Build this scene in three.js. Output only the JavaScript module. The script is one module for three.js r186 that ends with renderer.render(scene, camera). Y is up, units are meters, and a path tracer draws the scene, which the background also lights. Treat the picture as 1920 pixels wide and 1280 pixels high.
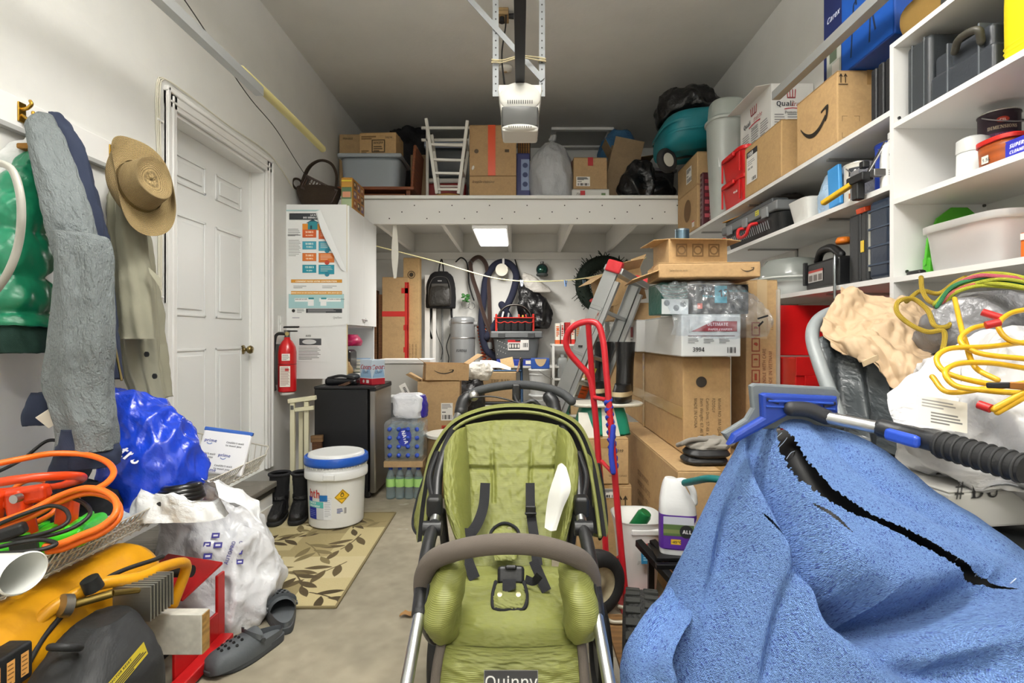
import * as THREE from 'three';
import { RoundedBoxGeometry } from 'three/addons/geometries/RoundedBoxGeometry.js';
import { mergeGeometries } from 'three/addons/utils/BufferGeometryUtils.js';
import { RectAreaLightUniformsLib } from 'three/addons/lights/RectAreaLightUniformsLib.js';
import { createNoise3D } from 'simplex-noise';

// ---------------------------------------------------------------- camera, lights, exposure
const scene = new THREE.Scene();
const renderer = new THREE.WebGLRenderer({ antialias: true });
renderer.toneMapping = THREE.LinearToneMapping;
renderer.toneMappingExposure = 1.08;
renderer.shadowMap.enabled = true;
RectAreaLightUniformsLib.init();
const F = 1000, CX = 975, CY = 632, EYE = 1.2;           // focal length and principal point in pixels of the 1920 x 1280 frame, eye height
const camera = new THREE.PerspectiveCamera(2 * Math.atan(640 / F) * 180 / Math.PI, 1.5, 0.02, 40);
camera.position.set(0, EYE, 0);
camera.setViewOffset(1920, 1280, 960 - CX, 640 - CY, 1920, 1280);
scene.background = new THREE.Color(0x000000);
const CEIL = 3.54, WL = -1.8, WR = 1.82, WB = 6.6, WF = -1.7;   // ceiling height, walls (WB, WF: distance ahead of the camera)
const LAMPS = [                                            // ceiling battens (x, distance ahead, intensity), then the lamp below the loft
  { x: -0.1, y: 3.08, d: 1.4, w: 0.2, l: 1.2, power: 58, up: 1.7 },
  { x: 0.1, y: 3.08, d: -0.7, w: 0.2, l: 1.2, power: 52, up: 1.7 },
];
const LOFT_LAMP = { x: -0.28, d: 5.38, w: 0.3, l: 0.86, power: 42 };

// ---------------------------------------------------------------- helpers
const V = (x, y, z) => new THREE.Vector3(x, y, z);
const P = (px, py, d) => V((px - CX) / F * d, EYE - (py - CY) / F * d, -d);   // a pixel and a distance to a point
const R = (deg) => deg * Math.PI / 180;
let seed = 7;
const rnd = () => { seed = (seed * 1664525 + 1013904223) >>> 0; return seed / 4294967296; };
const rr = (a, b) => a + (b - a) * rnd();
const n3 = createNoise3D(rnd);
const clamp = (x, a, b) => Math.min(b, Math.max(a, x)), lerp = (a, b, t) => a + (b - a) * t, smooth = (a, b, x) => { const t = clamp((x - a) / (b - a), 0, 1); return t * t * (3 - 2 * t); };
const fbm = (x, y, z, o = 3) => { let s = 0, a = 1, t = 0; for (let i = 0; i < o; i++) { s += a * n3(x, y, z); t += a; a *= .5; x *= 2.03; y *= 2.03; z *= 2.03; } return s / t; };
const ridge = (x, y, z, o = 3) => { let s = 0, a = 1, t = 0; for (let i = 0; i < o; i++) { s += a * (1 - 2 * Math.abs(n3(x, y, z))); t += a; a *= .5; x *= 1.93; y *= 1.93; z *= 1.93; } return s / t; };

// tileable value noise for textures
function tileNoise(n, seedv) {
  let s = seedv; const r = () => { s = (s * 1664525 + 1013904223) >>> 0; return s / 4294967296; };
  const g = Array.from({ length: n * n }, r);
  return (u, v) => { const x = u * n, y = v * n, i = Math.floor(x), j = Math.floor(y), fx = x - i, fy = y - j, a = fx * fx * (3 - 2 * fx), b = fy * fy * (3 - 2 * fy), q = (p, o) => g[((o % n + n) % n) * n + (p % n + n) % n];
    return lerp(lerp(q(i, j), q(i + 1, j), a), lerp(q(i, j + 1), q(i + 1, j + 1), a), b); };
}
function fbmTile(n, seedv, oct = 4) { const l = []; for (let o = 0; o < oct; o++) l.push(tileNoise(n << o, seedv + o * 17)); return (u, v) => { let s = 0, a = 1, t = 0; for (const f of l) { s += a * f(u, v); t += a; a *= .55; } return s / t; }; }
// texture from f(u, v) => [r, g, b] (0..1, sRGB if colour) over `size` metres
function tex(px, size, f, colour = true) {
  const [W, H] = Array.isArray(px) ? px : [px, px], d = new Uint8Array(W * H * 4);
  for (let y = 0; y < H; y++) for (let x = 0; x < W; x++) { let c = f((x + .5) / W, (y + .5) / H); if (typeof c === 'number') c = [c, c, c]; const o = (y * W + x) * 4; for (let k = 0; k < 3; k++) d[o + k] = clamp(c[k], 0, 1) * 255; d[o + 3] = 255; }
  const t = new THREE.DataTexture(d, W, H); t.wrapS = t.wrapT = THREE.RepeatWrapping; t.magFilter = THREE.LinearFilter; t.minFilter = THREE.LinearMipmapLinearFilter; if (colour) t.colorSpace = THREE.SRGBColorSpace; t.needsUpdate = true;
  const [sx, sy] = Array.isArray(size) ? size : [size, size]; t.repeat.set(1 / sx, 1 / sy); return t;
}
const F1 = fbmTile(4, 11), F2 = fbmTile(8, 23), F3 = fbmTile(32, 31, 3), F4 = fbmTile(16, 57), F5 = fbmTile(64, 91, 2);
const T = {};
T.grain = tex(256, .25, (u, v) => F3(u, v), false);
T.grainWall = tex(512, 1.1, (u, v) => .5 + .35 * (F5(u, v) - .5) + .4 * (F2(u, v) - .5), false);
T.wallCol = tex(512, 2.3, (u, v) => { const k = .965 + .05 * (F1(u, v) - .5) + .03 * (F4(u, v) - .5); return [k, k, k * .995]; });
T.weave = tex(128, .024, (u, v) => { const a = Math.sin(u * 2 * Math.PI * 8), b = Math.sin(v * 2 * Math.PI * 8); return .5 + .22 * a * (Math.sign(Math.sin((u + v) * 8 * Math.PI)) || 1) * .5 + .22 * b * .5 + .15 * (F3(u, v) - .5); }, false);
T.ribs = tex(64, .012, (u, v) => .5 + .5 * Math.sin(v * 2 * Math.PI * 4), false);
T.fleece = tex(512, .16, (u, v) => { const w = F2(u, v) * .05; return clamp(.5 + 1.5 * (F4(u + w, v * .45 + w) - .5) + .5 * (F3(u, v) - .5), 0, 1); }, false);
T.terry = tex(512, .2, (u, v) => { const r = Math.floor(v * 48), w = .5 + .5 * Math.sin((u * 48 + (r % 2) * .5) * 2 * Math.PI); return clamp(.35 * w * Math.abs(Math.sin(v * 48 * Math.PI)) + .9 * (F5(u, v) - .3), 0, 1); }, false);
T.terryCol = tex(512, .2, (u, v) => { const s = F5(u, v) * .6 + F3(u, v) * .4, k = .86 + .35 * (s - .5), dk = s < .34 ? .72 : 1; return [k * dk, k * dk, lerp(1, k, .6) * (dk < 1 ? .85 : 1)]; });
T.carton = tex(512, .6, (u, v) => { const k = .95 + .09 * (F1(u, v) - .5) + .07 * (F5(u, v) - .5), s = F4(u, v) > .63 ? .965 : 1; return [k * s, k * s, k * s * .99]; });
T.cartonBump = tex(256, .3, (u, v) => .5 + .12 * Math.sin(u * 2 * Math.PI * 48) + .5 * (F1(u, v) - .5), false);
T.wood = tex([512, 256], [1.2, .3], (u, v) => { const g = F1(u * .5, v), r = Math.sin((v * 9 + g * 2.4) * 2 * Math.PI), k = .83 + .1 * r * .6 + .12 * (F3(u * .25, v) - .5) + .1 * (F5(u * .06, v) - .5); return [k, k * .98, k * .95]; });
T.concrete = tex(1024, 3.1, (u, v) => { let k = .9 + .24 * (F1(u, v) - .5) + .16 * (F4(u, v) - .5) + .1 * (F5(u, v) - .5); const st = F2(u * 1 + .3, v + .7); if (st > .64) k *= 1 - .5 * (st - .64); if (F3(u + .2, v + .6) + .5 * F2(u, v) > 1.02) k = 1.12; return [k, k * .985, k * .94]; });
T.concreteBump = tex(512, 1.0, (u, v) => .5 + .5 * (F5(u, v) - .5) + .4 * (F2(u, v) - .5), false);
T.brush = tex([128, 512], [.3, .2], (u, v) => .5 + .8 * (F5(u * .04, v) - .5), false);
T.straw = tex(256, .085, (u, v) => { const a = Math.sin((u * 10) * 2 * Math.PI), b = Math.sin((v * 16) * 2 * Math.PI); return clamp(.5 + .3 * a * Math.sign(b) + .25 * b + .2 * (F3(u, v) - .5), 0, 1); }, false);
T.strawCol = tex(256, .085, (u, v) => { const b = Math.sin((v * 16) * 2 * Math.PI), a = Math.sin(u * 20 * Math.PI) * Math.sign(b), k = .8 + .24 * a + .14 * b + .15 * (F3(u, v) - .5); return [k, k * .99, k * .95]; });
T.crinkle = tex(512, .3, (u, v) => { const a = Math.abs(F1(u, v) - .5), b = Math.abs(F2(u + .37, v + .11) - .5), c = Math.abs(F4(u + .71, v + .53) - .5); return clamp(1 - 3.2 * a - 2.2 * b - 1.4 * c + .5, 0, 1); }, false);
T.tread = tex(128, .06, (u, v) => ((v * 4 + Math.abs(((u * 4) % 1) - .5) * .8) % 1) < .28 ? .1 : .9, false);
T.dirt = tex(512, .9, (u, v) => { const k = .93 + .3 * (F2(u, v) - .5) + .12 * (F5(u, v) - .5); return [k, k, k * .98]; });

const mats = new Map();
function M(color, rough = .6, o = {}) {
  const key = color + rough + Object.entries(o).map(([k, v]) => k + (v?.uuid ?? v)).join();
  if (!mats.has(key)) { const { bs, ...rest } = o; const m = new THREE.MeshPhysicalMaterial({ color, roughness: rough, side: THREE.DoubleSide, ...rest }); if (bs !== undefined) m.bumpScale = bs; mats.set(key, m); }
  return mats.get(key);
}
const plastic = (c, r = .42) => M(c, r, { bumpMap: T.grain, bs: .0004 });
const metal = (c, r = .35) => M(c, r, { metalness: 1, bumpMap: T.brush, bs: .0003 });
const paint = (c, r = .45) => M(c, r, { bumpMap: T.grainWall, bs: .0006 });
const board = (c = '#bd9761') => M('#' + new THREE.Color(c).lerp(new THREE.Color('#dcc7a4'), .3).getHexString(), .82, { map: T.carton, bumpMap: T.cartonBump, bs: .0007 });
const wood = (c) => M(c, .6, { map: T.wood, bumpMap: T.wood, bs: .0006 });
const cloth = (c, r = .9) => M(c, r, { bumpMap: T.weave, bs: .0008, sheen: .25, sheenColor: new THREE.Color(c), sheenRoughness: .6 });
const bagPlastic = (c, r = .32, o = {}) => M(c, r, { bumpMap: T.crinkle, bs: .0025, ...o });
const rubber = (c = '#17181a', r = .7) => M(c, r, { bumpMap: T.grain, bs: .0006 });
const glassy = (c, o = {}) => M(c, .12, { transmission: .75, thickness: 0, ...o });

// geometry: all in metres, uv in metres too
function metricUV(g) {
  g = g.index ? g.toNonIndexed() : g; const p = g.attributes.position, n = g.attributes.normal, uv = new Float32Array(p.count * 2);
  for (let i = 0; i < p.count; i += 3) {
    const ax = Math.abs(n.getX(i) + n.getX(i + 1) + n.getX(i + 2)), ay = Math.abs(n.getY(i) + n.getY(i + 1) + n.getY(i + 2)), az = Math.abs(n.getZ(i) + n.getZ(i + 1) + n.getZ(i + 2));
    for (let k = i; k < i + 3; k++) { const x = p.getX(k), y = p.getY(k), z = p.getZ(k); const [a, b] = ax > ay && ax > az ? [z, y] : ay > az ? [x, z] : [x, y]; uv[k * 2] = a; uv[k * 2 + 1] = b; }
  }
  g.setAttribute('uv', new THREE.BufferAttribute(uv, 2)); for (const k of Object.keys(g.attributes)) if (!['position', 'normal', 'uv'].includes(k)) g.deleteAttribute(k); return g;
}
const XF = (g, pos, rot) => { if (rot) g.applyMatrix4(new THREE.Matrix4().makeRotationFromEuler(new THREE.Euler(...rot))); if (pos) g.translate(pos.x ?? pos[0], pos.y ?? pos[1], pos.z ?? pos[2]); return g; };
function box(w, h, d, pos = [0, 0, 0], r = .003, rot) { r = Math.min(r, w * .49, h * .49, d * .49); return XF(metricUV(r > 0 ? new RoundedBoxGeometry(w, h, d, r > .015 ? 3 : 1, r) : new THREE.BoxGeometry(w, h, d)), pos, rot); }
const ext = (x0, x1, y0, y1, d0, d1, r = 0) => box(Math.abs(x1 - x0), Math.abs(y1 - y0), Math.abs(d1 - d0), [(x0 + x1) / 2, (y0 + y1) / 2, -(d0 + d1) / 2], r);
const cyl = (r1, r2, h, pos, rot, seg = 28, open = false) => XF(metricUV(new THREE.CylinderGeometry(r1, r2, h, seg, 1, open)), pos, rot);
const ball = (r, pos, sc = [1, 1, 1], rot, seg = 24) => XF(metricUV(new THREE.SphereGeometry(r, seg, Math.max(8, seg * .7 | 0)).scale(...sc)), pos, rot);
const torus = (R0, r, pos, rot, seg = 40, arc = 2 * Math.PI) => XF(metricUV(new THREE.TorusGeometry(R0, r, 12, seg, arc)), pos, rot);
const lathe = (pts, pos, rot, seg = 40, sc) => { const g = new THREE.LatheGeometry(pts.map(([a, b]) => new THREE.Vector2(a, b)), seg); if (sc) g.scale(...sc); g.computeVertexNormals(); return XF(metricUV(g), pos, rot); };
const toV = (a) => a.map((p) => p.isVector3 ? p : V(...p));
function tube(pts, r, closed = false, per = 8, rad = 8, tension = .5) {
  const c = new THREE.CatmullRomCurve3(toV(pts), closed, 'centripetal', tension), n = Math.max(6, pts.length * per), g = new THREE.TubeGeometry(c, n, r, rad, closed), L = c.getLength(), uv = g.attributes.uv;
  for (let i = 0; i < uv.count; i++) uv.setXY(i, uv.getX(i) * L, uv.getY(i) * 2 * Math.PI * r);
  const parts = [g.toNonIndexed()];
  if (!closed) for (const [e, q] of [[0, 1e-3], [1, 1 - 1e-3]]) { const s = new THREE.SphereGeometry(r, rad, 6); const p = c.getPoint(e); s.translate(p.x, p.y, p.z); parts.push(s.toNonIndexed()); }
  return mergeGeometries(parts);
}
// straight bar between two points: round (r) or flat (w x t)
const bar = (a, b, r, seg = 10) => { a = toV([a])[0]; b = toV([b])[0]; const L = a.distanceTo(b), g = new THREE.CylinderGeometry(r, r, L, seg); g.applyQuaternion(new THREE.Quaternion().setFromUnitVectors(V(0, 1, 0), b.clone().sub(a).normalize())); g.translate((a.x + b.x) / 2, (a.y + b.y) / 2, (a.z + b.z) / 2); return metricUV(g); };
function beam(a, b, w, t, side = V(1, 0, 0), r = .002) {   // w along `side`, t across
  a = toV([a])[0]; b = toV([b])[0]; const y = b.clone().sub(a), L = y.length(); y.normalize(); const z = side.clone().cross(y).normalize(), x = y.clone().cross(z); const g = box(w, L, t, [0, 0, 0], r);
  g.applyMatrix4(new THREE.Matrix4().makeBasis(x, y, z)); g.translate((a.x + b.x) / 2, (a.y + b.y) / 2, (a.z + b.z) / 2); return g;
}
// surface from f(u, v) on a grid; wrap joins u = 0 and u = 1
function grid(nu, nv, f, wrap = false, caps = false, holes) {
  const pos = [], uv = [], idx = []; let prev = null; const L = [0]; const pts = [];
  for (let j = 0; j <= nv; j++) { const row = []; for (let i = 0; i <= nu; i++) row.push(f(i / nu, j / nv)); if (wrap) row[nu].copy(row[0]); pts.push(row); }
  let su = 0, sv = 0; for (let i = 0; i < nu; i++) su += pts[nv >> 1][i].distanceTo(pts[nv >> 1][i + 1]); for (let j = 0; j < nv; j++) sv += pts[j][nu >> 1].distanceTo(pts[j + 1][nu >> 1]);
  for (let j = 0; j <= nv; j++) for (let i = 0; i <= nu; i++) { const p = pts[j][i]; pos.push(p.x, p.y, p.z); uv.push(i / nu * su, j / nv * sv); }
  for (let j = 0; j < nv; j++) for (let i = 0; i < nu; i++) { if (holes && holes((i + .5) / nu, (j + .5) / nv)) continue; const a = j * (nu + 1) + i, b = a + 1, c = a + nu + 1, e = c + 1; idx.push(a, b, e, a, e, c); }
  if (caps) for (const [j, flip] of [[0, true], [nv, false]]) { const c = V(0, 0, 0); for (let i = 0; i < nu; i++) c.add(pts[j][i]); c.multiplyScalar(1 / nu); const k = pos.length / 3; pos.push(c.x, c.y, c.z); uv.push(0, 0); for (let i = 0; i < nu; i++) { const a = j * (nu + 1) + i; flip ? idx.push(k, a + 1, a) : idx.push(k, a, a + 1); } }
  const g = new THREE.BufferGeometry(); g.setAttribute('position', new THREE.Float32BufferAttribute(pos, 3)); g.setAttribute('uv', new THREE.Float32BufferAttribute(uv, 2)); g.setIndex(idx); g.computeVertexNormals();
  if (wrap) seam(g, nu, nv); g.userData = { nu, nv, wrap }; return g;
}
function seam(g, nu, nv) { const n = g.attributes.normal; for (let j = 0; j <= nv; j++) { const a = j * (nu + 1), b = a + nu, v = V(n.getX(a) + n.getX(b), n.getY(a) + n.getY(b), n.getZ(a) + n.getZ(b)).normalize(); n.setXYZ(a, v.x, v.y, v.z); n.setXYZ(b, v.x, v.y, v.z); } }
function crumple(g, amp, freq, s = 0, kind = ridge, oct = 3, keep = () => 1) {
  const p = g.attributes.position, n = g.attributes.normal, q = []; for (let i = 0; i < p.count; i++) { const x = p.getX(i), y = p.getY(i), z = p.getZ(i), a = amp * kind(x * freq + s, y * freq * .6 - s, z * freq + 2 * s, oct) * keep(x, y, z); q.push(x + n.getX(i) * a, y + n.getY(i) * a, z + n.getZ(i) * a); }
  for (let i = 0; i < p.count; i++) p.setXYZ(i, q[i * 3], q[i * 3 + 1], q[i * 3 + 2]); g.computeVertexNormals(); if (g.userData.wrap) seam(g, g.userData.nu, g.userData.nv); return g;
}
// body of stacked rings: rows of [y, cx, cz, rx, rz, squareness]
function rings(rows, nu = 48, nv = 40, fold = null, caps = true) {
  const n = rows.length - 1, cr = (k, t) => { const i = Math.min(Math.floor(t * n), n - 1), f = t * n - i, a = rows[Math.max(0, i - 1)][k] ?? 0, b = rows[i][k] ?? 0, c = rows[i + 1][k] ?? 0, d = rows[Math.min(n, i + 2)][k] ?? 0; return .5 * (2 * b + (c - a) * f + (2 * a - 5 * b + 4 * c - d) * f * f + (3 * b - a - 3 * c + d) * f * f * f); };
  return grid(nu, nv, (u, v) => { const th = -u * 2 * Math.PI, q = cr(5, v), e = 1 / (1 + q), c = Math.cos(th), s = Math.sin(th), k = fold ? 1 + fold(u, v, th) : 1; const rx = cr(3, v) * k, rz = cr(4, v) * k; return V(cr(1, v) + rx * Math.sign(c) * Math.pow(Math.abs(c), e), cr(0, v), cr(2, v) + rz * Math.sign(s) * Math.pow(Math.abs(s), e)); }, true, caps);
}
// smooth surface through a table of points (rows of Vector3)
function ctrl(rows, nu, nv, extra, holes) {
  const cr = (a, b, c, d, t) => V(...['x', 'y', 'z'].map((k) => .5 * (2 * b[k] + (c[k] - a[k]) * t + (2 * a[k] - 5 * b[k] + 4 * c[k] - d[k]) * t * t + (3 * b[k] - a[k] - 3 * c[k] + d[k]) * t * t * t)));
  const along = (r, t) => { const n = r.length - 1, i = Math.min(Math.floor(t * n), n - 1), f = t * n - i; return cr(r[Math.max(0, i - 1)], r[i], r[i + 1], r[Math.min(n, i + 2)], f); };
  return grid(nu, nv, (u, v) => { const p = along(rows.map((r) => along(r, u)), v); return extra ? extra(p, u, v) : p; }, false, false, holes);
}
function extrude(pts, depth, bevel = 0, pos, rot, holes = []) {
  const s = new THREE.Shape(pts.map(([x, y]) => new THREE.Vector2(x, y))); for (const h of holes) s.holes.push(new THREE.Path(h.map(([x, y]) => new THREE.Vector2(x, y))));
  const g = new THREE.ExtrudeGeometry(s, { depth: depth - 2 * bevel, bevelEnabled: bevel > 0, bevelSize: bevel, bevelThickness: bevel, bevelOffset: -bevel, bevelSegments: 2, curveSegments: 8 }); g.translate(0, 0, bevel - depth / 2); return XF(metricUV(g), pos, rot);
}
// double walled open shell from a lathe-like profile (radius scale rx, rz)
const merge = (a) => mergeGeometries(a.map((g) => { g = g.index ? g.toNonIndexed() : g; for (const k of Object.keys(g.attributes)) if (!['position', 'normal', 'uv'].includes(k)) g.deleteAttribute(k); return g; }));

// things and parts
const used = new Map();
const numbered = (n) => { const k = used.get(n) ?? 0; used.set(n, k + 1); return k ? n + '_' + String(k).padStart(3, '0') : n; };
function finish(o) { o.castShadow = true; o.receiveShadow = true; return o; }
function thing(name, label, category, pos = [0, 0, 0], turn = 0, group) {
  const o = new THREE.Group(); o.name = numbered(name); if (pos.isVector3) o.position.copy(pos); else o.position.set(...pos); if (Array.isArray(turn)) o.rotation.set(...turn); else o.rotation.y = turn; o.userData = { label, category }; if (group) o.userData.group = group; scene.add(o); return o;
}
function part(parent, name, geo, mat, label) { const o = finish(new THREE.Mesh(Array.isArray(geo) ? merge(geo) : geo, mat)); o.name = name; if (label) o.userData.label = label; parent.add(o); return o; }
function wpart(parent, name, geo, mat, label) {      // geometry given in world axes
  let g = Array.isArray(geo) ? merge(geo) : geo; let top = parent; const m = new THREE.Matrix4(); while (top) { top.updateMatrix(); m.premultiply(top.matrix); top = top.parent; } g.applyMatrix4(m.invert()); return part(parent, name, g, mat, label);
}
function struct(name, geo, mat) { const o = finish(new THREE.Mesh(Array.isArray(geo) ? merge(geo) : geo, mat)); o.name = name; o.userData.kind = 'structure'; scene.add(o); return o; }
function solo(name, geo, mat, label, category, group) { const o = finish(new THREE.Mesh(Array.isArray(geo) ? merge(geo) : geo, mat)); o.name = numbered(name); o.userData = { label, category }; if (group) o.userData.group = group; scene.add(o); return o; }
function copy(src, pos, turn, label, group) { const c = src.clone(); c.name = numbered(src.name.replace(/_\d{3}$/, '')); scene.add(c); if (pos) pos.isVector3 ? c.position.copy(pos) : c.position.set(...pos); if (turn !== undefined) Array.isArray(turn) ? c.rotation.set(...turn) : c.rotation.y = turn; c.userData = { ...src.userData }; if (label) c.userData.label = label; if (group) c.userData.group = group; return c; }

// flat print: drawn into shared sheets, shown on thin planes
const sheets = []; let sheet = null;
function room(w, h) {
  if (sheet && sheet.x + w > 2048) { sheet.x = 0; sheet.y += sheet.row + 2; sheet.row = 0; }
  if (!sheet || sheet.y + h > 2048) { const c = document.createElement('canvas'); c.width = c.height = 2048; const ctx = c.getContext('2d'); ctx.clearRect(0, 0, 2048, 2048); const t = new THREE.CanvasTexture(c); t.colorSpace = THREE.SRGBColorSpace; sheet = { x: 0, y: 0, row: 0, ctx, t, m: new THREE.MeshPhysicalMaterial({ map: t, transparent: true, roughness: .6, side: THREE.DoubleSide }) }; sheets.push(sheet); }
  const r = { x: sheet.x, y: sheet.y, s: sheet }; sheet.x += w + 2; sheet.row = Math.max(sheet.row, h); return r;
}
function print(parent, name, w, h, pos, rot, draw, ppm = 700, label) {
  const W = Math.max(8, Math.round(w * ppm)), H = Math.max(8, Math.round(h * ppm)), r = room(W, H), c = r.s.ctx; c.save(); c.beginPath(); c.rect(r.x, r.y, W, H); c.clip(); c.translate(r.x, r.y); draw(c, W, H); c.restore();
  const g = new THREE.PlaneGeometry(w, h), uv = g.attributes.uv; for (let i = 0; i < 4; i++) uv.setXY(i, (r.x + .5 + uv.getX(i) * (W - 1)) / 2048, 1 - (r.y + .5 + (1 - uv.getY(i)) * (H - 1)) / 2048);
  const o = part(parent, name, XF(g, pos, rot), r.s.m, label); return o;
}
const fill = (c, col, x, y, w, h) => { c.fillStyle = col; c.fillRect(x, y, w, h); };
function text(c, s, x, y, size, col = '#222', font = 'sans-serif', o = {}) { c.save(); c.fillStyle = col; c.font = (o.style ?? '') + ' ' + size + 'px ' + font; c.textAlign = o.align ?? 'left'; c.textBaseline = 'middle'; c.translate(x, y); if (o.rot) c.rotate(o.rot); if (o.sx) c.scale(o.sx, 1); c.fillText(s, 0, 0); c.restore(); }
const lines = (c, x, y, w, n, gap, col = '#777', t = 1.5) => { c.fillStyle = col; for (let i = 0; i < n; i++) c.fillRect(x, y + i * gap, w * (i === n - 1 ? .6 : .86 + .14 * ((i * 7) % 3) / 2), t); };
const bars = (c, x, y, w, h, col = '#222') => { c.fillStyle = col; let k = 0; for (let i = x; i < x + w;) { const b = 1 + (k * 7 % 3); if (k++ % 2) c.fillRect(i, y, b, h); i += b; } };
// cardboard cartons: closed (body, tape, seam flaps) or open (walls and four flaps)
function carton(label, w, h, d, pos, turn = 0, o = {}) {
  const t = thing(o.name ?? 'cardboard_box', label, o.cat ?? 'box', pos, turn, o.group), m = o.mat ?? board(o.color); t.dims = [w, h, d];
  if (o.open) {
    const k = .005; part(t, 'wall', box(w, h, k, [0, h / 2, d / 2 - k / 2], .001), m); part(t, 'wall', box(w, h, k, [0, h / 2, -d / 2 + k / 2], .001), m); for (const s of [-1, 1]) part(t, 'wall', box(k, h, d - 2 * k, [s * (w / 2 - k / 2), h / 2, 0], .001), m); part(t, 'bottom', box(w - 2 * k, k, d - 2 * k, [0, k / 2, 0], .001), m);
    const [fr, bk, lf, rt] = o.open, fl = (len, wid, ang, px, pz, ry) => { const f = part(t, 'flap', box(len - .01, wid, .004, [0, wid / 2, 0], .001), m); f.position.set(px, h, pz); f.rotation.set(0, ry, 0); f.rotateX(ang); };
    if (fr !== null) fl(w, o.flap ?? d / 2, R(fr), 0, d / 2 - .003, 0); if (bk !== null) fl(w, o.flap ?? d / 2, R(bk), 0, -d / 2 + .003, Math.PI); if (lf !== null) fl(d, o.flap2 ?? o.flap ?? d / 2, R(lf), -w / 2 + .003, 0, -Math.PI / 2); if (rt !== null) fl(d, o.flap2 ?? o.flap ?? d / 2, R(rt), w / 2 - .003, 0, Math.PI / 2);
  } else {
    part(t, 'body', crumple(box(w, h - .004, d, [0, (h - .004) / 2, 0], .006), .0015, 6, rnd() * 9, fbm), m);
    const along = o.seam ?? (w >= d ? 'x' : 'z'); for (const s of [-1, 1]) part(t, 'top_flap', along === 'x' ? box(w - .004, .004, d / 2 - .003, [0, h - .002, s * (d / 4)], .001) : box(w / 2 - .003, .004, d - .004, [s * (w / 4), h - .002, 0], .001), m);
    if (o.tape !== null) { const tm = M(o.tape ?? '#b08a55', .3, { clearcoat: .4 }), tw = .05; part(t, 'tape', along === 'x' ? [box(w + .002, .0012, tw, [0, h + .0005, 0], 0), box(.0012, h * .2, tw, [w / 2 + .0006, h * .9, 0], 0), box(.0012, h * .2, tw, [-w / 2 - .0006, h * .9, 0], 0)] : [box(tw, .0012, d + .002, [0, h + .0005, 0], 0), box(tw, h * .2, .0012, [0, h * .9, d / 2 + .0012], 0), box(tw, h * .2, .0012, [0, h * .9, -d / 2 - .0012], 0)], tm); }
  }
  return t;
}
function fprint(t, side, w, h, u, v, draw, ppm = 500, name = 'printing', label, tilt = 0) {
  const [W, H, D] = t.dims, e = .0028, at = { front: [[u, v, D / 2 + e], [0, 0, tilt]], back: [[u, v, -D / 2 - e], [0, Math.PI, 0]], left: [[-W / 2 - e, v, u], [tilt, -Math.PI / 2, 0]], right: [[W / 2 + e, v, -u], [tilt, Math.PI / 2, 0]], top: [[u, H + e, v], [-Math.PI / 2, 0, 0]] }[side];
  return print(t, name, w, h, at[0], at[1], draw, ppm, label);
}
const shipLabel = (c, W, H) => { fill(c, '#eceae4', 0, 0, W, H); lines(c, W * .08, H * .08, W * .8, 4, H * .07, '#777', 2); bars(c, W * .1, H * .68, W * .8, H * .24); fill(c, '#333', W * .1, H * .5, W * .3, H * .05); };
const arrows = (c, W, H) => { c.strokeStyle = '#2b2218'; c.lineWidth = Math.max(2, W * .06); for (const x of [.3, .7]) { c.beginPath(); c.moveTo(W * x, H * .8); c.lineTo(W * x, H * .15); c.moveTo(W * (x - .14), H * .35); c.lineTo(W * x, H * .15); c.lineTo(W * (x + .14), H * .35); c.stroke(); } fill(c, '#2b2218', W * .08, H * .88, W * .84, H * .06); };
const smile = (c, W, H, col = '#2a241c') => { c.fillStyle = col; c.beginPath(); c.moveTo(0, H * .3); c.quadraticCurveTo(W * .45, H * 1.15, W * .88, H * .42); c.lineTo(W * .93, H * .5); c.quadraticCurveTo(W * .45, H * 1.4, 0, H * .36); c.fill(); c.beginPath(); c.moveTo(W * .74, H * .22); c.quadraticCurveTo(W * 1.0, H * .05, W * .99, H * .2); c.quadraticCurveTo(W * .98, H * .5, W * .9, H * .66); c.lineTo(W * .87, H * .62); c.quadraticCurveTo(W * .93, H * .35, W * .9, H * .24); c.quadraticCurveTo(W * .85, H * .22, W * .75, H * .29); c.fill(); };
// soft sack
function sack(name, label, cat, pos, rows, mat, o = {}) { const t = thing(name, label, cat ?? 'bag', pos, o.turn ?? 0, o.group); let g = rings(rows, o.nu ?? 72, o.nv ?? 60, o.fold ?? ((u, v) => .06 * n3(u * 4 + pos[0] * 3, v * 3, 1))); g = crumple(g, o.big ?? .03, o.bf ?? 4, o.s ?? 2, ridge, 1); g = crumple(g, o.small ?? .006, o.sf ?? 9, (o.s ?? 2) + 3, ridge, 2); part(t, 'sack', g, mat); if (o.knot) part(t, 'knot', crumple(rings(o.knot, 24, 16, (u, v) => .25 * Math.sin(u * 2 * Math.PI * 6)), .004, 30), mat); return t; }
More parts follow.
